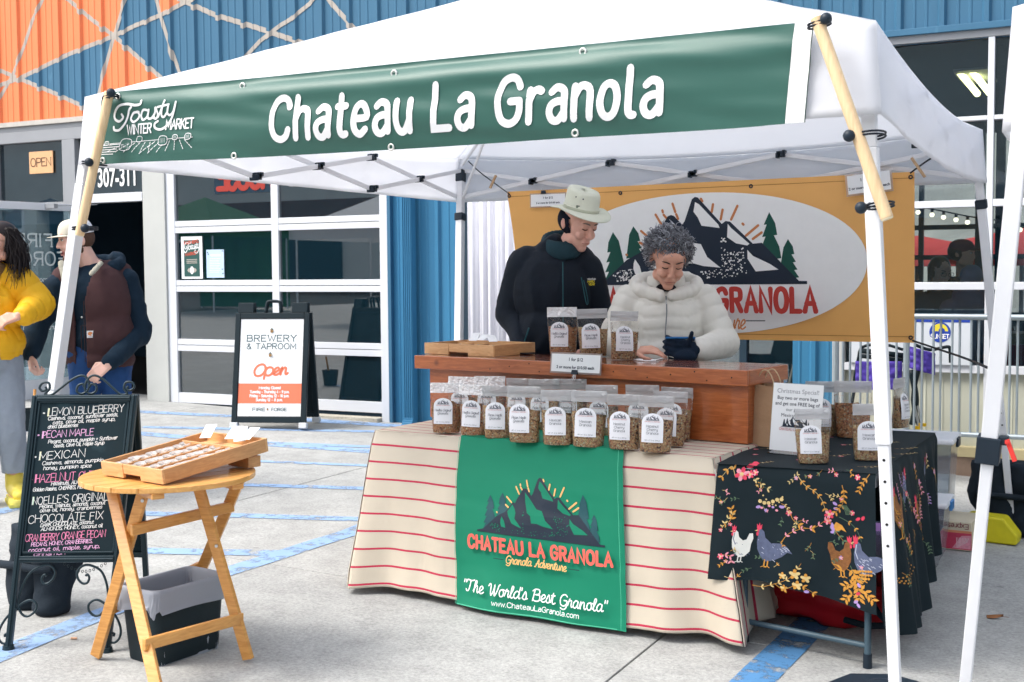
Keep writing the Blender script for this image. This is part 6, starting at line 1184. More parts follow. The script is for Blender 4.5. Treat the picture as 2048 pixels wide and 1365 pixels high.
for txt, x, y, x1 in (('PECANS, HONEY, CRANBERRIES,', 180, 778, 446), ('coconut oil, maple, syrup,', 170, 802, 480), ('cinnamon', 194, 822, 330)): chalk(txt, x, y, x1, 18, chp, .0022, None, .1, 1.2)
p.build('chalk_writing', lambda u, v, h: bfr(u, v, .0035+h), cb, True, lift=.0006, step=.0001)
# round slatted table
RC = Vector((-3.155, 3.43, 0)); RZ = .56; RR = .318; rt = thing('round_table', 'small round slatted folding table of honey coloured wood on crossed legs', 'table', (RC.x, RC.y, gz(RC.x)))
honey = wood('honey_wood', (.74, .37, .10), (.56, .24, .05), .38, 5, (2, 2, 14), .3); honey2 = wood('honey_wood_slat', (.78, .42, .13), (.62, .29, .07), .40, 4, (9, 1.4, 9), .3)
d = HP(493, 923, RZ)-HP(331, 941, RZ); sa = math.atan2(d.y, d.x); e1 = Vector((math.cos(sa), math.sin(sa), 0)); e2 = Vector((-e1.y, e1.x, 0)); ns = 8; sw = 2*RR/ns
for k in range(ns):
    y0, y1 = -RR+k*sw+.003, -RR+(k+1)*sw-.003; up = []; n = 8; m = MB()
    ys = [y0+(y1-y0)*i/n for i in range(n+1)]; P = [(math.sqrt(max(0, RR*RR-y*y)), y) for y in ys]; poly = P+[(-x, y) for x, y in reversed(P)]
    m.ext(poly, 0, 1, None, lambda x, t, y: RC+e1*x+e2*y+Vector((0, 0, RZ-.019+.019*t))); o = m.build('slat', honey2, rt, True, bevel=.002)
for s in (-.15, .15): m = MB(); m.beam(RC+e1*s-e2*(RR*.86)+Vector((0, 0, RZ-.030)), RC+e1*s+e2*(RR*.86)+Vector((0, 0, RZ-.030)), .045, .020); m.build('batten', honey, rt, True, bevel=.003)
D0, B0, C0 = GP(322, 1422), GP(497, 1325), GP(192, 1319); A0 = C0+(B0-D0); A0.z = gz(A0.x)
ct_, at_, dt_, bt_ = HP(287, 984, RZ-.045), HP(480, 957, RZ-.045), HP(222, 970, RZ-.045), HP(396, 970, RZ-.045)
off = (B0-D0).normalized()*.024
for a, b, o in ((ct_, C0, off*0), (at_, A0, off*0), (dt_, D0, off), (bt_, B0, -off)):
    a2, b2 = a+o*.0, b; b2 = b2+Vector((0, 0, .012)); m = MB(); m.beam(a2, b2, .020, .043, (B0-D0).cross(Vector((0, 0, 1)))); m.build('leg', honey, rt, True, bevel=.003)
def crossb(a, b, ta, tb, nm='cross_bar', push=0): m = MB(); n = Vector((d.y, -d.x, 0)).normalized(); m.beam(a, b, .018, .042, (0, 0, 1)); return m.build(nm, honey, rt, True, bevel=.003)
lb = lambda a, b, t: a.lerp(b, t)
q1, q2 = lb(dt_, D0, .62), lb(bt_, B0, .72); s_ = ((D0-C0).normalized())*.022
q1 = PL(296, 1283, D0, (D0-C0).normalized()); 
def onleg(T, F, py):
    lo, hi = 0., 1.
    for _ in range(30):
        m_ = (lo+hi)/2; P = T.lerp(F, m_); dd = P-CH; y = 682.5+CAM_F*dd.dot(AD)/dd.dot(AF)
        if y < py: lo = m_
        else: hi = m_
    return T.lerp(F, lo)
crossb(onleg(dt_, D0, 1283)+s_-off, onleg(bt_, B0, 1237)+s_+off, 0, 0); crossb(onleg(ct_, C0, 1056)+s_-off, onleg(at_, A0, 1012)+s_+off*.6, 0, 0); crossb(onleg(ct_, C0, 1225)-s_, onleg(at_, A0, 1135)-s_, 0, 0)
scr = M('screw_head', (.25, .2, .14), .4, metal=.8)
for P in (onleg(ct_, C0, 1120), onleg(bt_, B0, 1090), onleg(ct_, C0, 1000), onleg(at_, A0, 972)): m = MB(); n = (CH-P); n.z = 0; n.normalize(); m.cyl(P+s_*.45, P+s_*.45+n*.016, .006, n=10); m.build('bolt', steel, rt, True)
# waste bin
bc = Vector((-3.222, 3.515, 0)); bc.z = gz(bc.x)+.002; bin_ = thing('waste_bin', 'black rectangular waste bin with grey liner under the round table', 'bin', bc, math.radians(-8))
blk_m = M('black_matt_plastic', (.006, .016, .022), .5, .12, 4, .02, 20)
def rrect(w, d_, r, n=5):
    o = []
    for cx_, cy_, a0 in ((w/2-r, d_/2-r, 0), (-w/2+r, d_/2-r, PI/2), (-w/2+r, -d_/2+r, PI), (w/2-r, -d_/2+r, 1.5*PI)):
        for i in range(n+1): a = a0+PI/2*i/n; o.append((cx_+r*math.cos(a), cy_+r*math.sin(a)))
    return o
m = MB(); BH = .275; rings = [(0, .86), (.01, .88), (BH-.02, 1), (BH-.02, 1.035), (BH, 1.035), (BH, .98), (.03, .85)]; vs = []; nn = 24
for z, k in rings: vs += [(x*k, y*k, z) for x, y in rrect(.215, .345, .035)]
m.add(vs, [(i*nn+j, i*nn+(j+1) % nn, (i+1)*nn+(j+1) % nn, (i+1)*nn+j) for i in range(len(rings)-1) for j in range(nn)]+[tuple(range(nn-1, -1, -1)), tuple(range((len(rings)-1)*nn, len(rings)*nn))]); m.build('tub', blk_m, bin_, smooth=35)
liner = fabric('grey_bin_liner', (.44, .47, .54), .45, .35, 60, .1, .05)
def linf(u, v):
    a = int(u*96) % 96; k = u*nn; i = int(k) % nn; f = k-int(k); R = rrect(.215, .345, .035); x = R[i][0]+(R[(i+1) % nn][0]-R[i][0])*f; y = R[i][1]+(R[(i+1) % nn][1]-R[i][1])*f; n = 1.6*noise.noise(Vector((u*22, v*3, 0))); n2 = 2.2*noise.noise(Vector((u*60, v*8, 5)))
    if v < .4: t = v/.4; s = 1.06-.01*t; z = BH-.075*(1-t)-.012*math.sin(u*40)*(1-t)+.012*n*(1-t); s += (.03*n+.015*n2)*(1-t)+.02*(1-t)
    elif v < .5: t = (v-.4)/.1; s = 1.05-.11*t; z = BH+.010*math.sin(PI*t)+.004
    else: t = (v-.5)/.5; s = .94-.12*t+.10*n*t*(1-t)*2+.05*n2*t; z = BH-.30*t
    return Vector((x*s, y*s, z))
MB().grid(linf, 144, 40).build('liner', liner, bin_, smooth=True)
p = Print(); p.poly([(-.15, .27), (-.137, .27), (-.137, .33), (-.15, .33)], white_v); p.build('sticker', lambda u, v, h: Vector((u*.0-.0+(-.098), u, v)), bin_) if False else None
# brewery pavement sign
S1, S2 = GP(463, 857), GP(612, 862); U = Vector(((S2-S1).x, (S2-S1).y, 0)).normalized(); SN = Vector((-U.y, U.x, 0)); 
bs = thing('pavement_sign', 'black plastic A-frame sign with white Brewery and Taproom Open poster', 'sign', S1, math.atan2(U.y, U.x))
sw_ = (S2-S1).length; T_ = PL(560, 622, S1+SN*.20, SN); lean = math.atan2(.20, T_.z-S1.z); sh = math.hypot(.20, T_.z-S1.z); Vs = Vector((0, 0, 1))*math.cos(lean)+SN*math.sin(lean); Ns = U.cross(Vs)
sg = lambda u, v, h=0: S1+Vector((0, 0, .0))+U*u+Vs*v+Ns*h
def sbox(nm, u0, u1, v0, v1, h0, h1, mat=blk_m, back=False, bev=.004):
    Vb = Vector((0, 0, 1))*math.cos(lean)-SN*math.sin(lean); o2 = S1+SN*(.46); g = sg if not back else (lambda u, v, h: o2+U*u+Vb*v-Ns*0+SN*(-h))
    return MB().add([g(a, b, c) for c in (h0, h1) for a, b in ((u0, v0), (u1, v0), (u1, v1), (u0, v1))], [(3, 2, 1, 0), (4, 5, 6, 7), (0, 1, 5, 4), (1, 2, 6, 5), (2, 3, 7, 6), (3, 0, 4, 7)]).build(nm, mat, bs, True, bevel=bev)
top_ = sh
for bk in (False, True):
    sbox('frame_side', 0, .045, .05, top_-.02, -.02, .02, back=bk); sbox('frame_side', sw_-.045, sw_, .05, top_-.02, -.02, .02, back=bk); sbox('frame_rail', .046, sw_-.046, .05, .10, -.02, .02, back=bk); sbox('frame_rail', .046, sw_-.046, top_-.07, top_-.02, -.02, .02, back=bk)
    sbox('backing', .046, sw_-.046, .101, top_-.071, -.008, .008, back=bk); sbox('post', 0.02, .16, top_-.019, top_+.07, -.02, .018, back=bk); sbox('post', sw_-.16, sw_-.02, top_-.019, top_+.07, -.02, .018, back=bk)
    for a in (-.01, sw_-.06): sbox('foot', a, a+.07, -.0, .05, -.03, .03, M('white_foot', (.62, .64, .66), .5), back=bk, bev=.006)
m = MB()
for h0 in (.0, .035): m.tube(catmull([sg(sw_*.40, top_-.02, -h0), sg(sw_*.41, top_+.06, -h0), sg(sw_*.44, top_+.085, -h0), sg(sw_*.56, top_+.085, -h0), sg(sw_*.59, top_+.06, -h0), sg(sw_*.60, top_-.02, -h0)], 4), .012, 8)
m.build('handle', blk_m, bs, True, smooth=True)
p = Print(); x0, x1, y0, y1 = .05, sw_-.05, .105, top_-.075; w = x1-x0; hh_ = y1-y0; p.poly([(x0, y0), (x1, y0), (x1, y1), (x0, y1)], paper); salmon = M('print_salmon', (.80, .20, .11), .5, .03); gtext = M('print_slate_text', (.06, .11, .12), .6); cx_ = (x0+x1)/2
Yp = lambda f: y0+hh_*f
p.poly([(x0, Yp(.13)), (x1, Yp(.13)), (x1, Yp(.335)), (x0, Yp(.335))], salmon)
p.text('BREWERY', cx_, Yp(.770), hh_*.062, .0085, gtext, slab=1.1, gap=2.6, align='c', maxw=w*.78); p.text('& TAPROOM', cx_, Yp(.690), hh_*.055, .0075, gtext, slab=1.1, gap=2.4, align='c', maxw=w*.78)
p.text('Open', cx_, Yp(.42), hh_*.115, .020, salmon, slant=.25, gap=.2, alt=GS_, align='c', maxw=w*.54, rot=.06)
for i, t in enumerate(('Monday Closed', 'Tuesday - Thursday 4 - 9 p.m.', 'Friday - Saturday 12 - 10 p.m.', 'Sunday 12 - 8 p.m.')): p.text(t, cx_, Yp(.278-i*.041), hh_*.025, .0058, paper, align='c', slab=.6, maxw=w*(.34, .62, .62, .42)[i])
p.text('FIRE', cx_-w*.26, Yp(.055), hh_*.030, .0045, gtext, slab=1., maxw=w*.2); p.text('FORGE', cx_+w*.04, Yp(.055), hh_*.030, .0045, gtext, slab=1., maxw=w*.24)
def hop(p, x, y, s, a, b):
    for k in range(4):
        for q in range(-1, 2):
            if k < 3 or q == 0: blob(p, x+q*s*.5, y+k*s*.6, s*.42, s*.5, 0, a if (k+q) % 2 else b, 6)
hop(p, cx_, Yp(.865), .016, gtext, gold); hop(p, cx_-.005, Yp(.615), .016, gtext, gold); hop(p, cx_-w*.015, Yp(.062), .009, gtext, gold)
p.build('poster', lambda u, v, h: sg(u, v, .009+h), bs, True, lift=.001, step=.0004)
# bucket at the door, leaf, butts
q = GP(38, 864); t = thing('bucket', 'small black bucket with a wooden stick behind the yellow jacket visitor', 'bucket', (q.x, q.y+.1, q.z+.001)); m = MB(); m.lathe((0, 0, 0), [(.075, 0), (.095, .17), (.10, .17), (.10, .18), (.088, .18), (.07, .01)], 20); m.build('pail', blk_m, t, smooth=40); m = MB(); m.cyl((.02, .02, .01), (.0, .08, .34), .012); m.build('stick', honey, t)
q = GP(1990, 1238); t = thing('dead_leaf', 'small curled brown leaf lying on the concrete near the right edge', 'leaf', q+Vector((0, 0, .004)), .3); m = MB(); m.grid(lambda u, v: ((u-.5)*.07, (v-.5)*.03*math.sin(PI*min(1, u+.15)), .012*math.sin(v*PI)+.006*u), 8, 5); m.tube([(.035, 0, .006), (.06, .004, .004)], .001, 4); m.build('blade', M('dry_leaf', (.28, .12, .05), .8, .2), t, smooth=True)
q = GP(148, 1280); t = thing('cigarette_butt', 'tiny tan cigarette butt on the concrete by the round table leg', 'litter', q+Vector((0, 0, .006)), .4); m = MB(); m.cyl((-.012, 0, 0), (.012, 0, 0), .0045, n=10); m.build('butt', M('tan_paper', (.6, .35, .22), .7), t)
q = GP(1790, 1316); t = thing('dead_leaf', 'small dark red leaf beside the canopy leg near the rooster cloth corner', 'leaf', q+Vector((0, 0, .005)), .5); m = MB(); m.grid(lambda u, v: ((u-.5)*.04, (v-.5)*.022*math.sin(PI*min(1, u+.12)), .006*math.sin(v*PI)), 8, 5); m.build('blade', M('red_leaf', (.22, .02, .03), .7, .2), t, smooth=True)

# ================= RIGHT: BARRIER, WAGON, CARTONS, ROOM BEHIND THE WINDOWS =================
galv = M('galvanised_steel', (.36, .42, .46), .42, .1, 6, .02, 40, metal=.55)
FY = 8.92; fz1, fz0 = WP(1900, 634, FY).z, WP(1940, 870, FY).z; fa, fb = WP(1672, 700, FY).x, 2.2
fn_ = thing('crowd_barrier', 'galvanised steel crowd barrier standing before the right hand windows', 'barrier', (fa, FY, gz(fa)))
m = MB(); m.cyl((fa, FY, fz1), (fb, FY, fz1), .021, n=14); m.build('top_rail', galv, fn_, True, smooth=40); m = MB(); m.cyl((fa, FY, fz0), (fb, FY, fz0), .018, n=14); m.build('bottom_rail', galv, fn_, True, smooth=40)
for x in (fa, WP(1813, 700, FY).x, 1.4): m = MB(); m.cyl((x, FY, gz(x)), (x, FY, fz1-.02), .022, n=14); m.build('post', galv, fn_, True, smooth=40); m = MB(); m.box((x, FY, gz(x)+.012), (.06, .5, .02)); m.build('foot', galv, fn_, True)
bar0 = None; x = fa+.05; k = 0
while x < fb-.03:
    if abs(x-WP(1813, 700, FY).x) > .03:
        if bar0 is None: m = MB(); m.cyl((0, 0, fz0+.012-gz(fa)), (0, 0, fz1-.015-gz(fa)), .0085, n=8); bar0 = m.build('bar', galv, fn_, smooth=40); o = bar0
        else: o = bar0.copy(); COL.objects.link(o); o.parent = fn_
        o.location = (x-fa, .0 if k % 2 == 0 else .022, 0)
    x += .047 if k % 2 == 0 else .078; k += 1
purple = fabric('purple_nylon', (.12, .075, .50), .5, 0, 200, .15, .1); WY = 9.1
fw_ = thing('folding_wagon', 'purple fabric folding wagon with black frame leaning behind the steel barrier', 'wagon', (WP(1760, 860, WY).x, WY, gz(-1.6)))
def wpan(x0, y0, x1, y1, nm, sl=0.):
    a, b, c, d_ = WP(x0, y0, WY), WP(x1, y0+sl, WY), WP(x1, y1+sl, WY), WP(x0, y1, WY); MB().grid(lambda u, v: (lambda q: Vector((q.x, q.y-.05-.03*math.sin(PI*u)-.02*noise.noise(Vector((u*5, v*6, x0))), q.z)))(d_.lerp(c, u).lerp(a.lerp(b, u), v)), 24, 16).build(nm, purple, fw_, True, smooth=True, solid=.004)
wpan(1714, 722, 1806, 778, 'fabric_side'); wpan(1822, 692, 1872, 735, 'fabric_flap', 14)
m = MB(); 
for pts, r in (([(1706, 775), (1716, 720), (1726, 694), (1770, 690), (1806, 700)], .011), ([(1718, 712), (1808, 722)], .016), ([(1722, 702), (1808, 712)], .02), ([(1700, 830), (1712, 760), (1722, 712)], .012), ([(1716, 757), (1740, 748), (1800, 752)], .008)): m.tube(catmull([tuple(WP(a, b, WY-.02)) for a, b in pts], 4), r, 8)
m.build('frame', blk_m, fw_, True, smooth=True)
m = MB()
for pts, r in (([(1822, 740), (1832, 800), (1824, 850)], .022), ([(1838, 736), (1826, 800), (1840, 858)], .016), ([(1830, 690), (1860, 700), (1894, 694), (1900, 700), (1901, 726)], .012)): m.tube(catmull([tuple(WP(a, b, WY-.06)) for a, b in pts], 4), r, 8)
m.build('handle', blk_m, fw_, True, smooth=True); m = MB()
for a, b in (((1829, 812), (1838, 853)), ((1836, 812), (1844, 850))): m.cyl(WP(*a, WY-.1), WP(*b, WY-.1), .009)
m.build('rod', steel, fw_, True); m = MB(); m.box(WP(1837, 856, WY-.1), (.05, .04, .022)).box(WP(1845, 850, WY-.1), (.05, .04, .022)); m.build('end_cap', M('yellow_cap', (.8, .5, .02), .5), fw_, True, bevel=.004)
# red printed carton, yellow case
e_ = GP(1880, 1098); g_ = GP(1943, 1106); t = thing('carton', 'red and cream printed carton lying upside down by the canopy leg', 'carton', e_); U_ = Vector(((g_-e_).x, (g_-e_).y, 0)); cw = U_.length+.10; U_.normalize(); N_ = Vector((-U_.y, U_.x, 0)); O_ = e_-U_*.10
hC = .155; MB().add([O_+U_*a*cw+N_*b*.30+Vector((0, 0, c*hC+.002)) for c in (0, 1) for a, b in ((0, 0), (1, 0), (1, 1), (0, 1))], [(3, 2, 1, 0), (4, 5, 6, 7), (0, 1, 5, 4), (1, 2, 6, 5), (2, 3, 7, 6), (3, 0, 4, 7)]).build('box', M('cream_card', (.68, .60, .45), .6, .05), t, True, bevel=.003)
p = Print(); cr = M('carton_red', (.60, .06, .12), .5, .15, 20); co = M('carton_orange', (.75, .30, .16), .5); p.poly([(0, .005), (cw, .005), (cw, .095), (0, .095)], cr); p.poly([(0, .095), (cw, .095), (cw, .108), (0, .108)], co); p.poly([(cw*.62, .01), (cw*.98, .01), (cw*.99, .085), (cw*.8, .08)], M('print_pink'))
dk = M('carton_maroon', (.25, .03, .06), .5); q_ = Print(); q_.text('Express', 0, 0, .026, .0035, dk)
for vs, fs, mt, k in q_.p: p.p.append(([(cw*.93-a, .144-b) for a, b in vs], fs, mt, p.k+k))
for i in range(9): p.strip([(cw*.72+i*.006, .012+i*.004), (cw*.70+i*.008, .07)], .0015, white_v, caps=False)
p.build('print', lambda u, v, h: O_+U_*u-N_*h+Vector((0, 0, v+.002)), t, True)
q = GP(1985, 1090); t = thing('yellow_case', 'yellow plastic wheel chock shaped case between the carton and the black weight bag', 'case', (q.x-.03, q.y+.1, q.z+.002), -.1); m = MB(); m.ext([(-.16, 0), (.16, 0), (.165, .05), (.09, .145), (-.10, .15), (-.16, .11)], -.07, .07); m.build('body', M('yellow_plastic', (.62, .55, .02), .5, .12), t, bevel=.012)
# SUNSET panel behind the low pane and other things in the room
t = thing('sign_board', 'white panel with blue stripe and round Sunset logo on the sill behind the barrier', 'sign', WP(1885, 728, YB-.07)); a, b = WP(1700, 727, YB-.07), WP(1942, 634, YB-.07)
MB().box(((a.x+b.x)/2, YB-.056, (a.z+b.z)/2+.004), (b.x-a.x, .026, b.z-a.z)).build('panel', M('white_enamel', (.62, .66, .70), .4, .03), t, True, bevel=.004)
p = Print(); lb_ = M('logo_blue', (.02, .06, .35), .5); ly = M('logo_yellow', (.75, .62, .05), .5); wx_ = lambda px, py: (WP(px, py, YB-.07).x, WP(px, py, YB-.07).z); x0, z0 = wx_(1700, 643); x1, _ = wx_(1940, 643); p.poly([(x0, z0), (x1, z0), (x1, z0+.028), (x0, z0+.028)], lb_)
c = wx_(1880, 665); r = .075; circ = lambda k, dx=0, dz=0: [(c[0]+dx+k*math.cos(a), c[1]+dz+k*math.sin(a)) for a in [i*PI/14 for i in range(28)]]
p.poly(circ(r), lb_); p.poly([(c[0]+r*.75*math.cos(a), c[1]+.008+r*.75*math.sin(a)) for a in [i*PI/12 for i in range(13)]], ly); p.poly([(c[0]+.012+r*.3*math.cos(a), c[1]+.014+r*.25*math.sin(a)) for a in [i*PI/6 for i in range(12)]], lb_); p.text('SUNSET', c[0], c[1]-.045, .030, .0065, white_v, align='c', maxw=.125)
p.build('print', lambda u, v, h: Vector((u, YB-.0695-h, v)), t, True, lift=.001, step=.0004)
t = thing('crate', 'dark red crate with a wooden board on top behind the far right window', 'crate', WP(2030, 728, YB+.5)); a, b = WP(1995, 726, YB+.5), WP(2110, 690, YB+.5); MB().box(((a.x+b.x)/2, YB+.6, (a.z+b.z)/2-.2), (b.x-a.x, .4, b.z-a.z+.4)).build('box', M('dark_red_plastic', (.28, .01, .02), .5), t, True); MB().box(((a.x+b.x)/2, YB+.6, b.z+.045), (b.x-a.x, .42, .08)).build('board', M('brown_board', (.22, .12, .07), .6), t, True)
t = thing('string_light', 'string of small warm bulbs hanging inside the right hand window', 'string light', (WP(1830, 410, YB+1.2).x, YB+1.2, 1.9))
m = MB(); m.tube([WP(1800, 408, YB+1.2), WP(1836, 413, YB+1.2), WP(1887, 423, YB+1.2), WP(1935, 433, YB+1.2), WP(2100, 455, YB+1.2)], .006, 5); m.build('wire', blk_pl, t, True); b0 = None; SL = t
for px, py in ((1836, 425), (1864, 430), (1887, 435), (1912, 440), (1935, 445), (2040, 460)):
    q = WP(px, py, YB+1.2)
    if b0 is None: m = MB(); m.ell((0, 0, 0), .020, 8); b0 = m.build('bulb', M('warm_bulb', (.9, .7, .5), .3, emit=((1, .75, .5), 1.6)), SL, smooth=True); o = b0; m = MB(); m.cyl((0, 0, .018), (0, 0, .05), .012, n=8); sk = m.build('socket', blk_pl, b0)
    else: o = b0.copy(); COL.objects.link(o); o.parent = SL; s2 = sk.copy(); COL.objects.link(s2); s2.parent = o
    o.location = q-SL.location
tube_l = M('lamp_tube', (.9, .85, .5), .4, emit=((1, .80, .30), 4)); q = WP(1945, 168, YB+1.5); t = thing('ceiling_lamp', 'yellowish fluorescent ceiling lamp glimpsed through the upper right window', 'lamp', q)
for s in (-.05, .05): m = MB(); m.cyl(q+Vector((s-.05, 0, .10)), q+Vector((s+.04, .5, -.02)), .028, n=10); m.build('tube', tube_l, t, True)
m = MB(); m.box(q+Vector((0, .25, .10)), (.28, .8, .02)); m.build('housing', grey_fr, t, True)
# far side of the room: window bars, street beyond with red parasols
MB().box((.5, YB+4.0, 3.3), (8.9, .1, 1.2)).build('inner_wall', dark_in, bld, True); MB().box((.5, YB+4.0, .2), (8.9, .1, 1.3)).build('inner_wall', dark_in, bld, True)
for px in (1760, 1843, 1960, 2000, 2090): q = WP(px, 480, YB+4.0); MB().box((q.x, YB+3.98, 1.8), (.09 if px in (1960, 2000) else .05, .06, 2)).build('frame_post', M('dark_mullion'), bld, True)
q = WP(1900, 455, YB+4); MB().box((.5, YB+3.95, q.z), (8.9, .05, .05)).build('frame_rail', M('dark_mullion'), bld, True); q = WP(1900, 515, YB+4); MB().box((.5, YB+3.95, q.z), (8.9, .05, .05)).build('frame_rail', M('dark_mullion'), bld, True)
redpar = fabric('red_parasol_cloth', (.75, .07, .06), .8, .3)
for i, (px, py, lab) in enumerate(((1835, 472, 'red patio parasol seen through the window beside the orange banner edge'), (2045, 455, 'red patio parasol seen through the window at the right edge of the picture'))):
    q = WP(px, py, YB+8); t = thing('parasol', lab, 'parasol', (q.x, q.y, gz(q.x))); m = MB(); zt2 = q.z-gz(q.x); m.lathe((0, 0, 0), [(1.7, zt2-.42), (.9, zt2-.18), (.03, zt2)], 8); m.build('canopy', redpar, t); m = MB(); m.cyl((0, 0, 0), (0, 0, zt2), .03); m.build('pole', grey_fr, t)
hm = M('hillside_brown', (.24, .20, .17), .9, .35, .8); MB().grid(lambda u, v: (-14+40*u, YB+16+14*v, -1+v*9+1.2*noise.noise(Vector((u*9, v*4, 0)))), 40, 12).build('hillside', hm, None)['kind'] = 'structure'
t = thing('reflected_sign', 'red block letters set reversed on the garage door glass in place of a reflected sign', 'sign', WP(495, 360, YB+.012)); p = Print(); rs = M('sign_red', (.34, .035, .025), .5); sxa, sxb, sza, szb = WP(545, 360, YB+.012).x, WP(436, 360, YB+.012).x, WP(490, 376, YB+.012).z, WP(490, 330, YB+.012).z  # reversed letters before the pane stand in for a mirrored sign
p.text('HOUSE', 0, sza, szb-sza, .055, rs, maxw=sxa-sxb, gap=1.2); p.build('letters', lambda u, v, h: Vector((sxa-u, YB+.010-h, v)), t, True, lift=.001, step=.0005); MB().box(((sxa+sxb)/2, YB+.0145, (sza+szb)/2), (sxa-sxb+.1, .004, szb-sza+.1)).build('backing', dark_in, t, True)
t = thing('reflected_arrow', 'small white plate with a left pointing arrow on the garage door glass in place of a reflected sign', 'sign', WP(598, 362, YB+.012)); a, b = WP(578, 374, YB+.012), WP(618, 350, YB+.012); MB().box(((a.x+b.x)/2, YB+.0145, (a.z+b.z)/2), (b.x-a.x, .004, b.z-a.z)).build('plate', grey_fr, t, True); p = Print(); zc_ = (a.z+b.z)/2; p.strip([(a.x+.09, zc_), (b.x-.03, zc_)], .025, blk_print, caps=False); p.poly([(a.x+.03, zc_), (a.x+.10, zc_-.04), (a.x+.10, zc_+.04)], blk_print); p.build('print', lambda u, v, h: Vector((u, YB+.011-h, v)), t, True)  # arrow plate before the pane stands in for a reflection
# the other side of the street, seen only as reflections
ob_ = thing('opposite_building', 'pale rendered building across the lot, mirrored in the garage door glass', 'building', (-14, -23, 0)); pw = M('opposite_render', (.85, .86, .82), .9, .1, 1.); bk = M('opposite_brick', (.20, .09, .07), .9, .3, 3.)
MB().box((-16, -24.6, 4.6), (90, 3, 9.8)).build('wall', pw, ob_, True); MB().box((-16, -23.06, 4.0), (90, .1, .8)).build('brick_band', bk, ob_, True); 
for i in range(11): MB().box((-50+i*6.5, -23.06, 1.4), (3.2, .12, 2.7)).build('window', dark_in, ob_, True)
for i, (x, y, c, nm) in enumerate(((-21, -5.5, (.03, .15, .06), 'green'), (-14.5, -4.0, (.75, .76, .78), 'white'), (-26.5, -5.5, (.02, .05, .10), 'dark blue'), (-9, -7, (.02, .10, .22), 'blue'))):
    t = thing('market_tent', 'plain %s market tent across the lot, mirrored in the door glass' % nm, 'tent', (x, y, gz(x))); mt = fabric('tent_'+nm.replace(' ', '_'), c, .8, .2); m = MB(); m.add([(-1.5, -1.5, 2.1), (1.5, -1.5, 2.1), (1.5, 1.5, 2.1), (-1.5, 1.5, 2.1), (0, 0, 2.9), (-1.5, -1.5, 1.85), (1.5, -1.5, 1.85), (1.5, 1.5, 1.85), (-1.5, 1.5, 1.85)], [(0, 1, 4), (1, 2, 4), (2, 3, 4), (3, 0, 4), (0, 1, 6, 5), (1, 2, 7, 6), (2, 3, 8, 7), (3, 0, 5, 8)]); m.build('roof', mt, t)
    if i != 1: m = MB(); m.grid(lambda u, v: (-1.5+3*u, -1.45+.05*math.sin(u*30), .05+v*1.8), 40, 2); m.build('side_wall', mt, t, smooth=True)
    for a in (-1, 1):
        for b in (-1, 1): m = MB(); m.cyl((a*1.45, b*1.45, 0), (a*1.45, b*1.45, 2.1), .02, n=8); m.build('leg', tube_w, t)

# ================= PEOPLE =================
def skin_mat(name, rgb):
    m = M(name, rgb, .5, .15, 11, .25, 150); b = m.node_tree.nodes['Principled BSDF']; b.inputs['Subsurface Weight'].default_value = .12; b.inputs['Subsurface Radius'].default_value = (.02, .008, .005); b.inputs['Subsurface Scale'].default_value = .4; return m
skinA, skinB, skinC = skin_mat('skin_fair', (.76, .43, .34)), skin_mat('skin_tan', (.70, .38, .28)), skin_mat('skin_light', (.78, .48, .39))
def cap(mb, a, b, r0, r1=None, n=14): r1 = r1 or r0; mb.cyl(a, b, r0, r1, n); mb.ell(a, r0, 7, seg=n); mb.ell(b, r1, 7, seg=n)
def remesh(mb, vox, smooth=3, disp=None, cut=None, fac=.5):
    me = bpy.data.meshes.new('tmp'); me.from_pydata([tuple(v) for v in mb.v], [], mb.f); bm = bmesh.new(); bm.from_mesh(me); bmesh.ops.recalc_face_normals(bm, faces=bm.faces); bm.to_mesh(me); bm.free()
    o = bpy.data.objects.new('tmp', me); COL.objects.link(o); md = o.modifiers.new('r', 'REMESH'); md.mode = 'VOXEL'; md.voxel_size = vox
    if smooth: s = o.modifiers.new('s', 'SMOOTH'); s.iterations = smooth; s.factor = fac
    dg = bpy.context.evaluated_depsgraph_get(); m2 = bpy.data.meshes.new_from_object(o.evaluated_get(dg)); bpy.data.objects.remove(o); bpy.data.meshes.remove(me)
    out = MB(); N = [v.normal.copy() for v in m2.vertices]; V = [v.co.copy() for v in m2.vertices]
    if disp: V = [p+n*disp(p, n) for p, n in zip(V, N)]
    F = [list(p.vertices) for p in m2.polygons]
    if cut: F = [f for f in F if not cut(sum((V[i] for i in f), Vector())/len(f))]
    out.v = V; out.f = F; out.m = [0]*len(F); bpy.data.meshes.remove(m2); return out
def bone_t(p, bones):
    best = None
    for i, (a, b) in enumerate(bones):
        ab = b-a; t = (p-a).dot(ab)/ab.length_squared; tc = min(1, max(0, t)); d = (p-a-ab*tc).length
        if best is None or d < best[0]: best = (d, i, t*ab.length)
    return best
def folds(seed, amp=.006, sc=9., fine=.0015, zs=.5):
    def f(p, n): q = Vector((p.x, p.y, p.z*zs))*sc+Vector((seed, 0, 0)); r = noise.noise(q); return (1-abs(r)*2.2)*amp+noise.noise(p*34+Vector((seed, 0, 0)))*fine
    return f
def quilt(bones, sp, amp, seed, wr=.003, tz=None):
    def f(p, n):
        d, i, t = bone_t(p, bones); s = sp[i] if isinstance(sp, (list, tuple)) else sp
        tt = t+(.02*abs(p.x)/.2 if tz and i == 0 else 0)+.006*noise.noise(p*7)
        return amp*(abs(math.sin(PI*tt/s))**.38-.6)+noise.noise(Vector((p.x*28, p.y*28, p.z*14))+Vector((seed, 0, 0)))*wr+noise.noise(p*60)*wr*.35
    return f
V3 = Vector
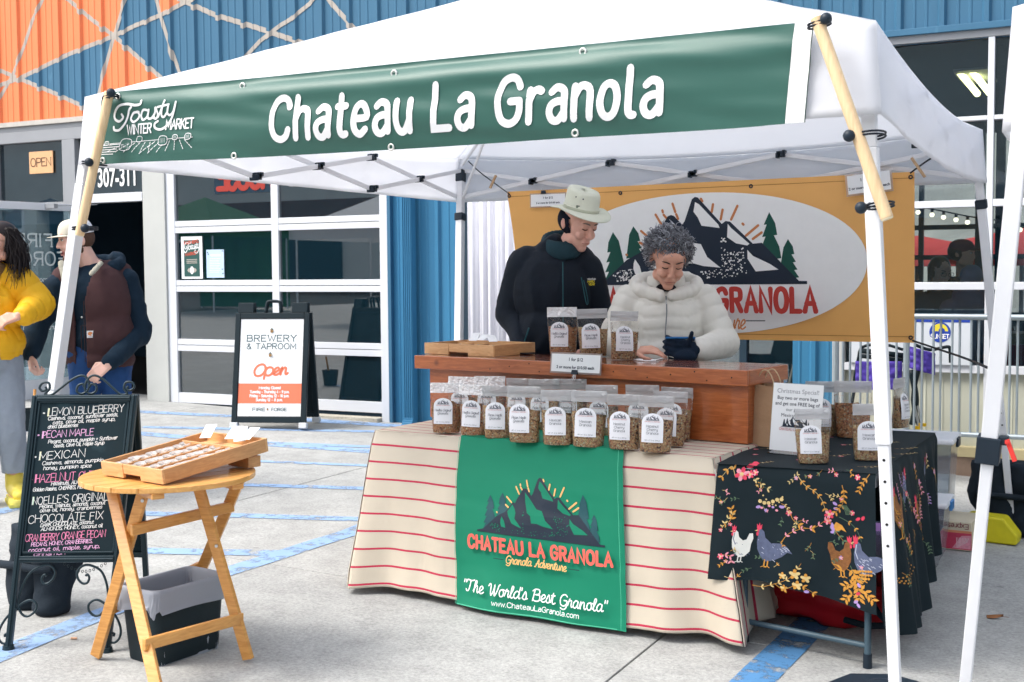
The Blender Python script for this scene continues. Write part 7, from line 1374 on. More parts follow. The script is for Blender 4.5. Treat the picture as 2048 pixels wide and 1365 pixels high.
def hand(mb, w, d, pn, curl=(.3, .35, .4, .45), s=1., thumb=1, tcurl=.3, spread=.05):
    """w wrist, d direction of the fingers, pn palm normal (the way the fingers curl)"""
    d = V3(d).normalized(); pn = V3(pn); pn = (pn-d*pn.dot(d)).normalized(); sd = d.cross(pn)
    for k in (-1.3, -.4, .5, 1.3): cap(mb, w+sd*k*.014*s, w+d*.082*s+sd*k*.0225*s, .0135*s, .0115*s, 10)
    for i in range(4):
        k = (-1.5+i); b = w+d*.084*s+sd*k*.0205*s; L = (.078, .088, .083, .066)[i if thumb < 0 else i]*s; a = 0; p = b; dr = (d+sd*k*spread).normalized()
        for j, f in enumerate((.45, .32, .25)):
            a += curl[i]*(1. if j else .8)*1.5; q = p+(dr*math.cos(a)+pn*math.sin(a))*L*f*1.05; cap(mb, p, q, (.0092, .0085, .0076)[j]*s, (.0086, .0078, .0068)[j]*s, 10); p = q
    sd2 = sd*(-thumb); p = w+d*.02*s+sd2*.022*s; q = p+(d*.55+sd2*.75+pn*.25).normalized()*.040*s; cap(mb, p, q, .0135*s, .0105*s, 10); r = q+(d*(.8)+sd2*(.35-tcurl)+pn*.25).normalized()*.034*s; cap(mb, q, r, .0102*s, .009*s, 10); u = r+(d+sd2*(.1-tcurl)+pn*.3).normalized()*.024*s; cap(mb, r, u, .009*s, .0075*s, 10)
def headp(mb, c, R, s=1., jaw=1., nose=1., cheek=1., ears=True):
    T = lambda x, y, z: c+R@(V3((x, y, z))*s); E = lambda x, y, z, a, b, g, n=9: mb.ell(T(x, y, z), V3((a, b, g))*s, n, R)
    E(0, .022, .045, .076, .094, .082, 14); E(0, -.028, .012, .064, .066, .075, 12); E(0, -.032, -.045, .052*jaw, .058, .062, 12); E(0, -.066, -.088, .026*jaw, .024, .022); E(0, -.082, .062, .048, .018, .028)
    for x in (-1, 1):
        E(x*.036, -.070, -.022, .022*cheek, .020*cheek, .022); E(x*.046*jaw, -.012, -.062, .022, .034, .026); E(x*.031, -.0835, .024, .0165, .012, .010, 8); cap(mb, T(x*.012, -.092, .040), T(x*.044, -.080, .042), .0085*s, .007*s, 8)
        if ears: E(x*.077, .018, .004, .008, .017, .029, 8); E(x*.083, .024, .010, .006, .013, .022, 8)
        E(x*.0115, -.104, -.020, .0085, .010, .0075, 7)
    cap(mb, T(0, -.092, .028), T(0, -.108*nose**.3, -.014), .0085*s, .0105*s, 10); E(0, -.106*nose**.25, -.018, .0115, .012, .010, 8)
    cap(mb, T(-.017, -.0905, -.049), T(.017, -.0905, -.049), .0066*s, None, 9); cap(mb, T(-.014, -.0885, -.060), T(.014, -.0885, -.060), .0074*s, None, 9); E(0, -.086, -.040, .016, .010, .010, 8)
dark = M('lash_dark', (.03, .018, .015), .6); lipm = M('lip', (.42, .14, .12), .45, .05); eyew = M('eye_white', (.75, .73, .70), .15, 0); irism = M('iris_dark', (.03, .02, .012), .1)
def face(t, c, R, s=1., closed=False, brow=(.05, .035, .03), mouth='line', lidm=None):
    T = lambda x, y, z: c+R@(V3((x, y, z))*s)
    bm_ = M('brow_%d' % int(brow[0]*1000), brow, .8)
    for x in (-1, 1):
        m = MB()
        if closed: m.tube([T(x*(.018+.026*k/6), -.0955+.0085*(k/6)**2+.001, .018-.004*math.sin(PI*k/6)) for k in range(7)], .0020*s, 6); m.build('eyelash', dark, t)
        else: m.ell(T(x*.031, -.0865, .0225), V3((.0125, .009, .0068))*s, 8, R); m.build('eye', eyew, t, smooth=True); m = MB(); m.ell(T(x*.031, -.0945, .0225), V3((.0052, .003, .0052))*s, 7, R); m.build('iris', irism, t); m = MB(); m.tube([T(x*(.018+.026*k/6), -.0965+.008*(k/6)**2, .0265+.0035*math.sin(PI*k/6)) for k in range(7)], .0018*s, 6); m.build('eyelash', dark, t)
        m = MB(); m.tube([T(x*(.013+.036*k/6), -.1005+.016*(k/6)**2, .043+.005*math.sin(PI*k/6*.8)) for k in range(7)], .0030*s, 6, rr=[.0022, .0032, .0034, .0032, .0028, .002, .0012]); m.build('eyebrow', bm_, t)
    m = MB()
    if mouth == 'line': m.tube([T(-.023+.046*k/6, -.0965+.007*abs(k/3-1)**2, -.0565+.0022*math.sin(PI*k/6)) for k in range(7)], .0019*s, 6); m.build('mouth', lipm, t)
    else:
        m.ell(T(0, -.0915, -.056), V3((.026, .009, .0125))*s, 9, R); m.build('mouth', M('mouth_inside', (.10, .015, .015), .5), t, smooth=True); m = MB(); m.ell(T(0, -.0935, -.0495), V3((.021, .0085, .0048))*s, 8, R); m.build('teeth', M('teeth', (.78, .76, .70), .3, 0), t, smooth=True); m = MB(); m.tube([T(.027*math.cos(a), -.0955+.006*abs(math.cos(a))**2, -.056+.0145*math.sin(a)) for a in [i*PI/9 for i in range(18)]], .0034*s, 6, closed=True); m.build('lips', lipm, t, smooth=True)
def view_rz(x, y): return math.atan2(-x, y)
def legs(mb, hipz, k=1., r=(.085, .06, .045), fz=.0, sp=.1, feet=True):
    for x in (-1, 1):
        cap(mb, V3((x*sp*.9, .0, hipz)), V3((x*sp, -.01, hipz*.53)), r[0]*k, r[1]*k); cap(mb, V3((x*sp, -.01, hipz*.53)), V3((x*sp*1.05, .02, .09)), r[1]*k, r[2]*k)
        if feet: cap(mb, V3((x*sp*1.05, .03, .045)), V3((x*sp*1.15, -.13, .03)), .042, .032)
def body_core(hipz, shz, neck_c, hc, R, s=1., w=.17):
    mb = MB(); mb.ell((0, .0, hipz+.02), (.15*s, .105*s, .13), 10); mb.ell((0, 0, (hipz+shz)/2), (.125*s, .09*s, (shz-hipz)*.47), 10); mb.ell((0, .0, shz-.19), (w*s*.9, .09*s, .13), 10); return mb
# --- seller in the bucket hat
def P(px, py, Y): return WP(px, py, Y)
def finish(t, mb, vox, mat, nm='body', sm=3, **k): return remesh(mb, vox, sm, **k).build(nm, mat, t, smooth=True)
hx_ = P(1108, 700, 6.08).x; mt = thing('person', 'tall seller in sage bucket hat and navy jacket standing behind the bar box', 'person', (hx_, 6.08, gz(hx_)), view_rz(hx_, 6.08))
Hc = V3((.135, -.06, 1.715)); HR_ = Matrix.Rotation(math.radians(38), 3, 'Z') @ Matrix.Rotation(math.radians(24), 3, 'X'); Rt = Matrix.Rotation(math.radians(12), 3, 'Z')
mb = body_core(.95, 1.60, None, Hc, HR_); headp(mb, Hc, HR_, 1.11, jaw=.98, nose=1.2); cap(mb, V3((.03, .03, 1.52)), Hc+V3((-.02, .045, -.05)), .062, .058); legs(mb, .92)
for x, el, wr in ((-1, V3((-.25, .05, 1.25)), V3((-.17, -.09, 1.05))), (1, V3((.262, .05, 1.25)), V3((.20, -.11, 1.05)))): sh = V3((x*.19, .03, 1.50)); cap(mb, sh, el, .05, .04); cap(mb, el, wr, .038, .028); hand(mb, wr, (-x*.45, -.25, -.8), (0, .6, -.2), thumb=x)
finish(mt, mb, .0062, skinA, sm=3, disp=lambda p, n: noise.noise(p*55)*.0006)
face(mt, Hc, HR_, 1.11, closed=True, brow=(.22, .19, .17))
jk = MB(); jk.ell((0, .02, 1.36), (.215, .15, .25), 14, Rt); jk.ell((0, .015, 1.12), (.205, .15, .26), 12, Rt); jk.ell((0, .01, .95), (.20, .15, .13), 12, Rt); cap(jk, V3((-.135, .045, 1.525)), V3((.150, .035, 1.515)), .088, .086, 16); jk.ell((.02, .03, 1.59), (.125, .105, .075), 10)
bn_ = [(V3((0, 0, .8)), V3((0, 0, 1.6)))]
for x, sh, el, wr in ((-1, V3((-.180, .035, 1.50)), V3((-.250, .06, 1.235)), V3((-.165, -.09, 1.04))), (1, V3((.195, .03, 1.49)), V3((.262, .05, 1.23)), V3((.20, -.11, 1.04)))): cap(jk, sh, el, .078, .066, 16); cap(jk, el, wr, .066, .052, 16)
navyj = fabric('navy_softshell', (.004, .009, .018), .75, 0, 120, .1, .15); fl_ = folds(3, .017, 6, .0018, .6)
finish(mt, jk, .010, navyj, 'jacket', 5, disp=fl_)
cl_ = MB()
for k in range(26): a = -PI*.5+.16+(2*PI-.32)*k/25; cl_.ell(V3((.050+.098*math.cos(a), .01+.098*math.sin(a), 1.615+.035*math.sin(a))), (.026, .026, .055), 7)
finish(mt, cl_, .008, M('teal_collar', (.012, .04, .055), .8, .1), 'collar', 4)
m = MB(); zx = [(.055, -.145, 1.54), (.058, -.155, 1.48), (.052, -.150, 1.38), (.048, -.148, 1.2), (.048, -.15, 1.05)]; fx_ = lambda x, z: -.128-.020*math.sin(max(0, min(1, (1.55-z)/.5))*PI*.8)
m.tube([V3((.05, -.142-.018*math.sin(PI*min(1, k/9)), 1.52-.052*k)) for k in range(10)], .0028, 6); m.build('zip', M('teal_zip', (.02, .10, .12), .5), mt)
m = MB(); m.tube(catmull([(.150, -.118, 1.435), (.158, -.122, 1.39), (.168, -.122, 1.335), (.178, -.118, 1.29), (.186, -.112, 1.30), (.176, -.122, 1.36), (.162, -.122, 1.42)], 4), .0026, 6); m.build('pocket_zip', M('teal_zip'), mt); m = MB(); m.tube([(-.135, -.145, 1.165), (-.15, -.14, 1.12), (-.17, -.125, 1.06), (-.18, -.115, 1.0)], .004, 6); m.build('pocket_zip', M('teal_zip'), mt)
p = Print(); yel_p = M('yellow_print', (.72, .58, .02), .6); p.text('MOUNTAIN', 0, .026, .009, .0016, white_v, maxw=.05); p.text('HARD', .002, .012, .011, .0028, yel_p, maxw=.040); p.text('WEAR', .008, -.003, .011, .0028, yel_p, maxw=.036)
p.build('chest_logo', lambda u, v, h: V3((.183+u*.9, -.116+u*.55-h, 1.395+v)), mt)
hat = fabric('sage_hat_canvas', (.68, .70, .58), .85, 0, 300, .15, .05); HT = Hc+HR_@V3((0, .012, .088)); HRh = HR_ @ Matrix.Rotation(math.radians(-8), 3, 'X')
def hatp(x, y, z): return HT+HRh@V3((x, y, z))
m = MB(); vs = []
prof = [(1.02, 0), (1.0, .03), (.99, .032), (.97, .07), (.94, .098), (.86, .112), (.6, .116), (.3, .112), (.02, .110)]
for r, z in prof:
    for j in range(32): a = j*2*PI/32; k = 1+.015*noise.noise(V3((math.cos(a)*2, math.sin(a)*2, z*20))); vs.append(hatp(.088*r*k*math.cos(a), .108*r*k*math.sin(a), z+.008*math.sin(a)*(z > .09)))
m.add(vs, [(i*32+j, i*32+(j+1) % 32, (i+1)*32+(j+1) % 32, (i+1)*32+j) for i in range(len(prof)-1) for j in range(32)]); m.build('hat_crown', hat, mt, smooth=True, solid=.003)
m = MB(); m.grid(lambda u, v: hatp((.088+.066*v)*math.cos(u*2*PI), (.108+.072*v)*math.sin(u*2*PI), .004-.030*v*v*abs(math.sin(u*2*PI))**1.2+.006*v*v*abs(math.cos(u*2*PI))**2.5), 48, 10); m.build('hat_brim', hat, mt, smooth=True, solid=.004)
m = MB(); m.tube([hatp(.154*math.cos(a), .180*math.sin(a), .004-.030*abs(math.sin(a))**1.2+.006*abs(math.cos(a))**2.5) for a in [i*PI/24 for i in range(48)]], .003, 6, closed=True); m.build('brim_edge', hat, mt, smooth=True)
m = MB(); m.ell(hatp(-.060, -.075, .075), (.004, .004, .004), 6); m.ell(hatp(-.078, -.035, .078), (.004, .004, .004), 6); m.build('eyelet', blk_pl, mt); m = MB(); m.tube([hatp(.0895*math.cos(a), .1095*math.sin(a), .020) for a in [i*PI/20 for i in range(40)]], .0035, 6, closed=True); m.build('hat_band', hat, mt, smooth=True); m = MB(); m.box(hatp(-.070, -.062, .030), (.03, .003, .014), HRh @ Matrix.Rotation(-.85, 3, 'Z')); m.build('hat_tag', M('hat_tag', (.16, .19, .15), .7, .4, 200), mt)
m = MB(); m.ell(Hc+HR_@V3((0, .032, .018))*1.08, V3((.095, .107, .088)), 14, HR_); eb = remesh(m, .008, 1, cut=lambda q: (HR_.transposed()@(q-Hc)).y < -.022+.25*((HR_.transposed()@(q-Hc)).z)); eb.build('ear_band', M('navy_fleece', (.004, .007, .018), .95), mt, smooth=True)
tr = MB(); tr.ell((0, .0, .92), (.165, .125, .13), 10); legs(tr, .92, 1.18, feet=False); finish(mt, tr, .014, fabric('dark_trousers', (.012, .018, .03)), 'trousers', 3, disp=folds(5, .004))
m = MB(); [cap(m, V3((x*.105, .03, .05)), V3((x*.12, -.14, .04)), .052, .042) for x in (-1, 1)]; finish(mt, m, .01, blk_cloth, 'shoes', 3)
# --- seller with grey curls
wx0 = P(1332, 700, 5.98).x; wt = thing('person', 'seller with grey curly hair in cream puffer jacket looking down at a phone', 'person', (wx0, 5.98, gz(wx0)), view_rz(wx0, 5.98))
Wc = V3((.012, -.085, 1.535)); WR = Matrix.Rotation(math.radians(10), 3, 'Z') @ Matrix.Rotation(math.radians(30), 3, 'X') @ Matrix.Rotation(math.radians(3), 3, 'Y')
mb = body_core(.88, 1.42, None, Wc, WR, .95, .155); headp(mb, Wc, WR, 1.12, jaw=.98, cheek=1.15); cap(mb, V3((0, .03, 1.36)), Wc+V3((0, .04, -.05)), .055, .05); legs(mb, .86, .95)
RWr, LWr = V3((-.155, -.345, 1.095)), V3((.145, -.36, 1.10))
for sh, el, wr in ((V3((-.16, .03, 1.36)), V3((-.27, -.02, 1.13)), RWr), (V3((.16, .03, 1.36)), V3((.29, -.03, 1.12)), LWr)): cap(mb, sh, el, .042, .035); cap(mb, el, wr, .033, .026)
hand(mb, RWr, (.96, -.25, .08), (.25, .3, -.9), (.18, .22, .30, .42), .98, thumb=1, tcurl=.2); hand(mb, LWr, (-.9, -.1, .15), (-.1, .5, -.1), (.5, .5, .5, .5), .95, thumb=-1)
finish(wt, mb, .0058, skinB, sm=2, disp=lambda p, n: noise.noise(p*55)*.0005); face(wt, Wc, WR, 1.12, closed=True, brow=(.06, .04, .035))
m = MB()      # navy glove, phone held in it
hand(m, LWr, (-.9, -.10, .12), (-.1, .55, .05), (.52, .50, .50, .50), 1.22, thumb=-1); cap(m, LWr+V3((.018, .01, 0)), LWr, .034, .034); cap(m, LWr+V3((-.035, -.02, .03)), LWr+V3((-.020, -.035, .085)), .014, .011)
m.ell(LWr+V3((-.05, -.02, -.03)), (.06, .035, .035), 9); finish(wt, m, .0058, M('navy_glove', (.006, .016, .035), .9, .2, 90, .3, 200), 'glove', 2)
ph = thing('phone', 'blue-cased phone held in the curly-haired seller\'s navy glove', 'phone', (0, 0, 0)); pw_ = (Matrix.Translation(wt.location) @ Matrix.Rotation(view_rz(wx0, 5.98), 4, 'Z')) @ (LWr+V3((-.075, .015, .052))); ph.location = pw_; ph.rotation_euler = (math.radians(-14), 0, view_rz(wx0, 5.98)); PLOC[ph.name] = (pw_, 0)
MB().box((0, 0, 0), (.145, .078, .010)).build('case', M('blue_case', (.01, .13, .36), .3), ph, bevel=.004); MB().box((0, 0, .0056), (.135, .068, .0008)).build('screen', M('dark_glass'), ph)
cj = fabric('cream_puffer', (.74, .72, .66), .6, 0, 90, .06, .03, .2); j = MB(); j.ell((0, .02, 1.22), (.205, .155, .22), 14); j.ell((0, .01, 1.02), (.21, .165, .22), 12); j.ell((0, 0, .86), (.205, .16, .12), 12); cap(j, V3((-.13, .035, 1.345)), V3((.13, .035, 1.345)), .085, .085, 16)
bl_ = [(V3((0, 0, .7)), V3((0, 0, 1.42)))]; sps = [.062]
for sh, el, wr in ((V3((-.185, .03, 1.34)), V3((-.285, -.01, 1.12)), RWr+V3((-.02, .02, 0))), (V3((.19, .03, 1.34)), V3((.30, -.02, 1.115)), LWr+V3((.02, .03, 0)))): cap(j, sh, el, .083, .076, 16); cap(j, el, wr, .078, .058, 16); bl_ += [(sh, el), (el, wr)]; sps += [.07, .06]
finish(wt, j, .0095, cj, 'jacket', 5, disp=quilt(bl_, sps, .0085, 2, .0028, True))
hd = MB()
for k in range(30):
    a = -PI*.5+.30+(2*PI-.60)*k/29; f_ = .5+.5*math.sin(a); r = .150+.015*f_; z = 1.352+.088*f_**.7; hd.ell(V3((r*math.cos(a)*(.55+.45*min(1, f_*2.2+.25)), .02+(.135)*math.sin(a), z)), (.026+.018*f_, .026+.018*f_, .034+.018*f_), 7)
hd.ell((0, .14, 1.37), (.13, .06, .10), 9);
finish(wt, hd, .009, cj, 'hood', 5, disp=folds(8, .006, 14, .002))
m = MB()
for k in range(24): a = -PI*.5+.5+(2*PI-1.0)*k/23; m.ell(V3((.085*math.cos(a), .02+.08*math.sin(a), 1.425)), (.018, .018, .045), 6)
finish(wt, m, .008, cj, 'collar', 3); m = MB(); m.tube([V3((.004*math.sin(k), -.128-.035*math.sin(min(1, k/6)*PI/2), 1.36-.045*k)) for k in range(12)], .0034, 6); m.build('zip', M('grey_zip', (.20, .21, .23), .5), wt); m = MB(); m.box((.002, -.158, 1.33), (.008, .006, .022)); m.build('zip_pull', steel, wt); m = MB(); m.ell((0, -.03, 1.40), (.06, .07, .03), 9); m.build('shirt', M('black_shirt', (.01, .01, .015), .9), wt, smooth=True)
hg = [M('hair_grey_%d' % i, c, .42, .15, 60) for i, c in enumerate(((.15, .155, .175), (.26, .27, .30), (.44, .46, .50), (.06, .062, .075)))]
rh = random.Random(21); m = MB(); WRt = WR.transposed()
m.ell(Wc+WR@V3((0, .050, .060)), V3((.092, .100, .090)), 12, WR, mat=hg[0])
for i in range(2300):
    th = rh.uniform(0, 2*PI); ph_ = math.acos(rh.uniform(-.78, 1)); d = V3((math.sin(ph_)*math.cos(th), math.sin(ph_)*math.sin(th), math.cos(ph_)))
    if d.y < -.30 and d.z < .22: continue
    if d.y < -.55 and d.z < .36: continue
    b = V3((d.x*.094, .036+d.y*.108, .058+d.z*.096)); r = rh.uniform(.008, .018); L = rh.uniform(.028, .052); ax = (d*.55+V3((d.x*.5+rh.uniform(-.4, .4), rh.uniform(-.4, .4)+d.y*.3, rh.uniform(-1.0, -.1)))).normalized(); s1 = ax.orthogonal().normalized(); s2 = ax.cross(s1); ph0 = rh.uniform(0, 6); tn = rh.uniform(.45, .95)
    pts = [Wc+WR@(b+ax*L*(k/11)+(s1*math.cos(ph0+tn*2*PI*k/11)+s2*math.sin(ph0+tn*2*PI*k/11))*r*(.4+.6*k/11)) for k in range(12)]
    m.tube(pts, .0018, 4, mat=hg[rh.choice((0, 0, 1, 1, 1, 2, 3))], rr=[.0031*(1-.55*k/11) for k in range(12)])
m.build('hair', None, wt, smooth=True)
tr = MB(); tr.ell((0, .0, .86), (.16, .125, .12), 10); legs(tr, .86, 1.15, feet=False); finish(wt, tr, .014, fabric('dark_trousers'), 'trousers', 3); m = MB(); [cap(m, V3((x*.105, .03, .05)), V3((x*.12, -.13, .04)), .05, .04) for x in (-1, 1)]; finish(wt, m, .01, blk_cloth, 'shoes', 3)
# --- man in the brown vest
vx = P(200, 700, 5.72).x; vt = thing('person', 'bearded man in white cap and brown work vest over navy hoodie, laughing', 'person', (vx, 5.72, gz(vx)), view_rz(vx, 5.72))
SC_ = 313.; vl = lambda px, py, y=0.: V3(((px-200)/SC_, y, 1.3+(550.5-py)/SC_-gz(vx)))
Mc = vl(160, 486, -.03); MRt = Matrix.Rotation(math.radians(-72), 3, 'Z') @ Matrix.Rotation(math.radians(6), 3, 'X'); tw = Matrix.Rotation(math.radians(-30), 3, 'Z')
mb = body_core(.92, 1.50, None, Mc, MRt); headp(mb, Mc, MRt, 1.0, jaw=1.12, nose=1.2); cap(mb, V3((-.03, .02, 1.40)), Mc+V3((.035, .01, -.05)), .068, .062); legs(mb, .88, 1.05)
EL, WL = vl(277, 668, .02), vl(214, 722, -.30); ER, WR_ = vl(88, 640, -.02), vl(72, 703, -.16)
for sh, el, wr in ((vl(250, 560, .03), EL, WL), (vl(125, 572, -.03), ER, WR_)): cap(mb, sh, el, .05, .042); cap(mb, el, wr, .042, .030)
hand(mb, WL, (-.75, -.15, -.55), (-.3, .6, -.75), (.42, .5, .55, .6), 1.08, thumb=1, tcurl=.5); hand(mb, WR_, (.12, -.2, -.95), (.6, .2, .1), (.55, .6, .65, .7), 1.05, thumb=-1, tcurl=.4)
finish(vt, mb, .0062, skinC, sm=2); face(vt, Mc, MRt, 1.0, brow=(.07, .04, .025), mouth='open')
TM = lambda x, y, z: Mc+MRt@V3((x, y, z)); m = MB()
for x in (-1, 1):
    for k in range(7): t = k/6; m.ell(TM(x*(.062-.030*t), .005-.07*t, -.045-.055*math.sin(t*1.5)), V3((.014, .020, .026)), 7, MRt)
m.ell(TM(0, -.070, -.096), V3((.030, .024, .020)), 8, MRt); m.ell(TM(0, -.099, -.036), V3((.022, .005, .004)), 6, MRt); beard = M('brown_beard', (.10, .05, .03), .9, .4, 150, .6, 300)
remesh(m, .005, 2, disp=lambda p, n: noise.noise(p*120)*.0025).build('beard', beard, vt, smooth=True)
m = MB(); m.ell(TM(0, .030, .030), V3((.079, .093, .085)), 12, MRt); remesh(m, .006, 1, cut=lambda q: (MRt.transposed()@(q-Mc)).y < .0 or (MRt.transposed()@(q-Mc)).z < -.055, disp=lambda p, n: noise.noise(p*90)*.002).build('hair', M('brown_hair_short', (.09, .05, .035), .9, .3, 150), vt, smooth=True)
cw1 = fabric('cap_white_mesh', (.78, .79, .82), .8, 0, 260, .3, .02); cw2 = fabric('cap_cream_front', (.64, .60, .50), .85, 0, 260, .1, .02); cR = MRt @ Matrix.Rotation(math.radians(3), 3, 'X')
def cp(x, y, z): return Mc+cR@V3((x, y, z))
def dome(u0, u1): return lambda u, v: cp(.090*math.cos((u0+(u1-u0)*u))*math.cos(v*PI/2)**.55, .012+.110*math.sin((u0+(u1-u0)*u))*math.cos(v*PI/2)**.55, .052+.098*math.sin(v*PI/2)**.9)
m = MB(); m.grid(dome(-PI*.93, -PI*.07), 24, 12); m.build('cap_front', cw2, vt, smooth=True, solid=.003); m = MB(); m.grid(dome(-PI*.07, PI*1.07), 30, 12); m.build('cap_back', cw1, vt, smooth=True, solid=.003)
m = MB(); m.grid(lambda u, v: cp((.082)*math.cos(-PI*.86+PI*.72*u)*(1-.05*v), .012+(.105+.075*v*math.sin(PI*u)**.7)*math.sin(-PI*.86+PI*.72*u), .056+.004*v-.012*v*abs(u*2-1)**2-.006*v), 20, 8); m.build('cap_visor', cw2, vt, smooth=True, solid=.004); m = MB(); m.ell(cp(0, .012, .150), (.008, .008, .004), 6); m.box(cp(.0, .118, .058), (.05, .006, .016), cR); m.build('cap_strap', blk_pl, vt)
hood_ = fabric('navy_hoodie_fleece', (.006, .019, .036), .95, 0, 150, .2, .12); hz_ = MB(); hz_.ell((-.03, .01, 1.22), (.19, .15, .24), 12, tw); hz_.ell((-.01, .0, 1.0), (.18, .15, .24), 12, tw); cap(hz_, vl(235, 556, .06), vl(140, 566, -.02), .085, .08, 16); hz_.ell((-.01, .01, .86), (.175, .145, .09), 10, tw)
for sh, el, wr in ((vl(250, 562, .03), EL, WL), (vl(125, 574, -.03), ER, WR_)): cap(hz_, sh, el, .088, .078, 16); cap(hz_, el, wr+(el-wr)*.08, .076, .052, 16)
finish(vt, hz_, .010, hood_, 'hoodie', 5, disp=folds(11, .010, 8, .002, .9))
m = MB()
for k in range(16): a = PI*(-.30+1.15*k/15); m.ell(vl(205, 532, .02)+V3((.105*math.cos(a)+.015, .085*math.sin(a), .02*math.sin(a)+.01)), (.036, .036, .045), 7)
m.ell(vl(236, 520, .07), (.055, .06, .055), 8); finish(vt, m, .009, hood_, 'hood', 3, disp=folds(4, .006, 14, .002)); 
vestm = fabric('brown_duck_canvas', (.060, .028, .030), .9, 0, 200, .25, .2); v_ = MB(); v_.ell((-.02, .01, 1.21), (.222, .178, .26), 14, tw); v_.ell((.0, .0, .98), (.215, .178, .26), 12, tw); v_.ell((.0, .0, .84), (.212, .175, .10), 10, tw); cap(v_, vl(236, 552, .05), vl(142, 560, -.02), .096, .09, 14)
fd = tw @ V3((0, -1, 0))
def vcut(q):
    l = tw.transposed()@(q-V3((-.02, 0, 0))); 
    if l.y < 0 and abs(l.x+.015) < .042+.04*max(0, (q.z-1.2)/.25): return True
    if q.z < .80 or (q.z > 1.475): return True
    for s in (vl(262, 580, .02), vl(108, 592, -.03)):
        if ((q-s)*1).length < .098 and abs(l.x) > .13: return True
    return False
remesh(v_, .010, 5, disp=folds(17, .008, 7, .002, .8), cut=vcut).build('vest', vestm, vt, smooth=True, solid=.012, offset=0)
sherpa = M('cream_sherpa', (.42, .40, .33), .95, .25, 80, .8, 160); m = MB(); a = vl(146, 520, -.19); 
for k in range(9): t = k/8; m.ell(vl(134+6*t, 528+44*t, -.13-.09*t), (.026-.012*t, .015, .026), 7)
for k in range(8): t = k/7; m.ell(vl(206-18*t, 527+20*t, -.13-.07*t), (.018, .013, .016), 7)
remesh(m, .007, 3, disp=lambda p, n: noise.noise(p*80)*.004).build('sherpa_collar', sherpa, vt, smooth=True)
def on_vest(px, py, off=.004):
    for y in [-.34+.004*i for i in range(60)]:
        q = vl(px, py, y); l = tw.transposed()@(q-V3((-.0, 0, .98))); 
        if (l.x/.215)**2+(l.y/.178)**2+((q.z-.98)/.26)**2 <= 1 or ((tw.transposed()@(q-V3((-.02, .01, 1.21)))).x/.222)**2+((tw.transposed()@(q-V3((-.02, .01, 1.21)))).y/.178)**2+((q.z-1.21)/.26)**2 <= 1: return q-V3((0, off, 0))
    return vl(px, py, -.2)
lm = M('label_orange', (.80, .30, .10), .6); q0 = on_vest(183, 665, .016); p = Print(); p.poly([(-.021, -.022), (.021, -.022), (.021, .022), (-.021, .022)], white_v); p.poly([(.014*math.cos(a)-.001, .004+.012*math.sin(a)) for a in [i*PI/7 for i in range(11)]], lm); p.strip([(.004, -.008), (-.012, .004)], .006, lm); p.strip([(-.014, -.016), (.014, -.016)], .003, grey_fr, caps=False); p.build('chest_label', lambda u, v, h: q0+V3((u, -h+u*.35, v)), vt, lift=.001, step=.0004)
m = MB(); m.tube([on_vest(168, 648, .012), on_vest(205, 650, .012), on_vest(218, 676, .012)], .0022, 5); m.tube([on_vest(166, 648, .012), on_vest(166, 700, .012)], .0022, 5); m.tube([on_vest(172, y, .013) for y in range(600, 740, 20)], .0022, 5); m.build('pocket_seam', M('brown_thread', (.05, .025, .025), .8), vt); m = MB(); m.ell(on_vest(168, 632, .014), (.007, .004, .007), 7); m.build('snap', steel, vt)
jn = fabric('blue_jeans', (.018, .065, .20), .85, 0, 240, .25, .3); m = MB(); m.ell((-.01, .0, .86), (.175, .135, .12), 10); legs(m, .88, 1.28, feet=False); finish(vt, m, .012, jn, 'jeans', 4, disp=folds(9, .006, 10, .002)); m = MB(); [cap(m, V3((x*.105, .03, .05)), V3((x*.13, -.14, .04)), .055, .045) for x in (-1, 1)]; finish(vt, m, .01, M('brown_boot', (.15, .08, .04), .6), 'boots', 3)
# --- visitor in yellow
yx = P(-28, 700, 5.03).x; yt = thing('person', 'laughing visitor in yellow puffer jacket, grey jeans and yellow boots at the left edge', 'person', (yx, 5.03, gz(yx)), view_rz(yx, 5.03)); S2_ = 339.
yl = lambda px, py, y=0.: V3(((px+8)/S2_, y, 1.3+(552.8-py)/S2_-gz(yx))); Yc = yl(20, 491, -.02); YR = Matrix.Rotation(math.radians(-38), 3, 'Z') @ Matrix.Rotation(math.radians(-6), 3, 'X')
mb = body_core(.86, 1.38, None, Yc, YR, .92, .15); headp(mb, Yc, YR, 1.04, cheek=1.2); cap(mb, V3((0, .03, 1.30)), Yc+V3((-.01, .03, -.05)), .05, .047)
hipz = .86
for x0, kx, fx2 in ((-.075, -.09, -.10), (.10, .125, .135)): cap(mb, V3((x0, 0, hipz)), V3((kx, -.02, .46)), .082, .055); cap(mb, V3((kx, -.02, .46)), V3((fx2, .03, .10)), .053, .040); cap(mb, V3((fx2, .03, .05)), V3((fx2+.02, -.10, .04)), .04, .034)
YE, YW = yl(93, 610, -.02), yl(52, 632, -.24)
for sh, el, wr in ((yl(52, 552, .02), YE, YW), (yl(-70, 560, .02), yl(-100, 640, 0), yl(-60, 650, -.2))): cap(mb, sh, el, .04, .035); cap(mb, el, wr, .034, .026)
hand(mb, YW, (-.95, -.2, -.25), (-.2, .5, -.7), (.45, .55, .6, .65), 1.0, thumb=1, tcurl=.4); hand(mb, yl(-60, 650, -.2), (.6, -.4, -.5), (0, .5, -.6), thumb=-1)
finish(yt, mb, .0065, skinB, sm=2); face(yt, Yc, YR, 1.04, brow=(.03, .02, .015), mouth='open')
TY = lambda x, y, z: Yc+YR@V3((x, y, z)*1 if False else (x, y, z)); m = MB()
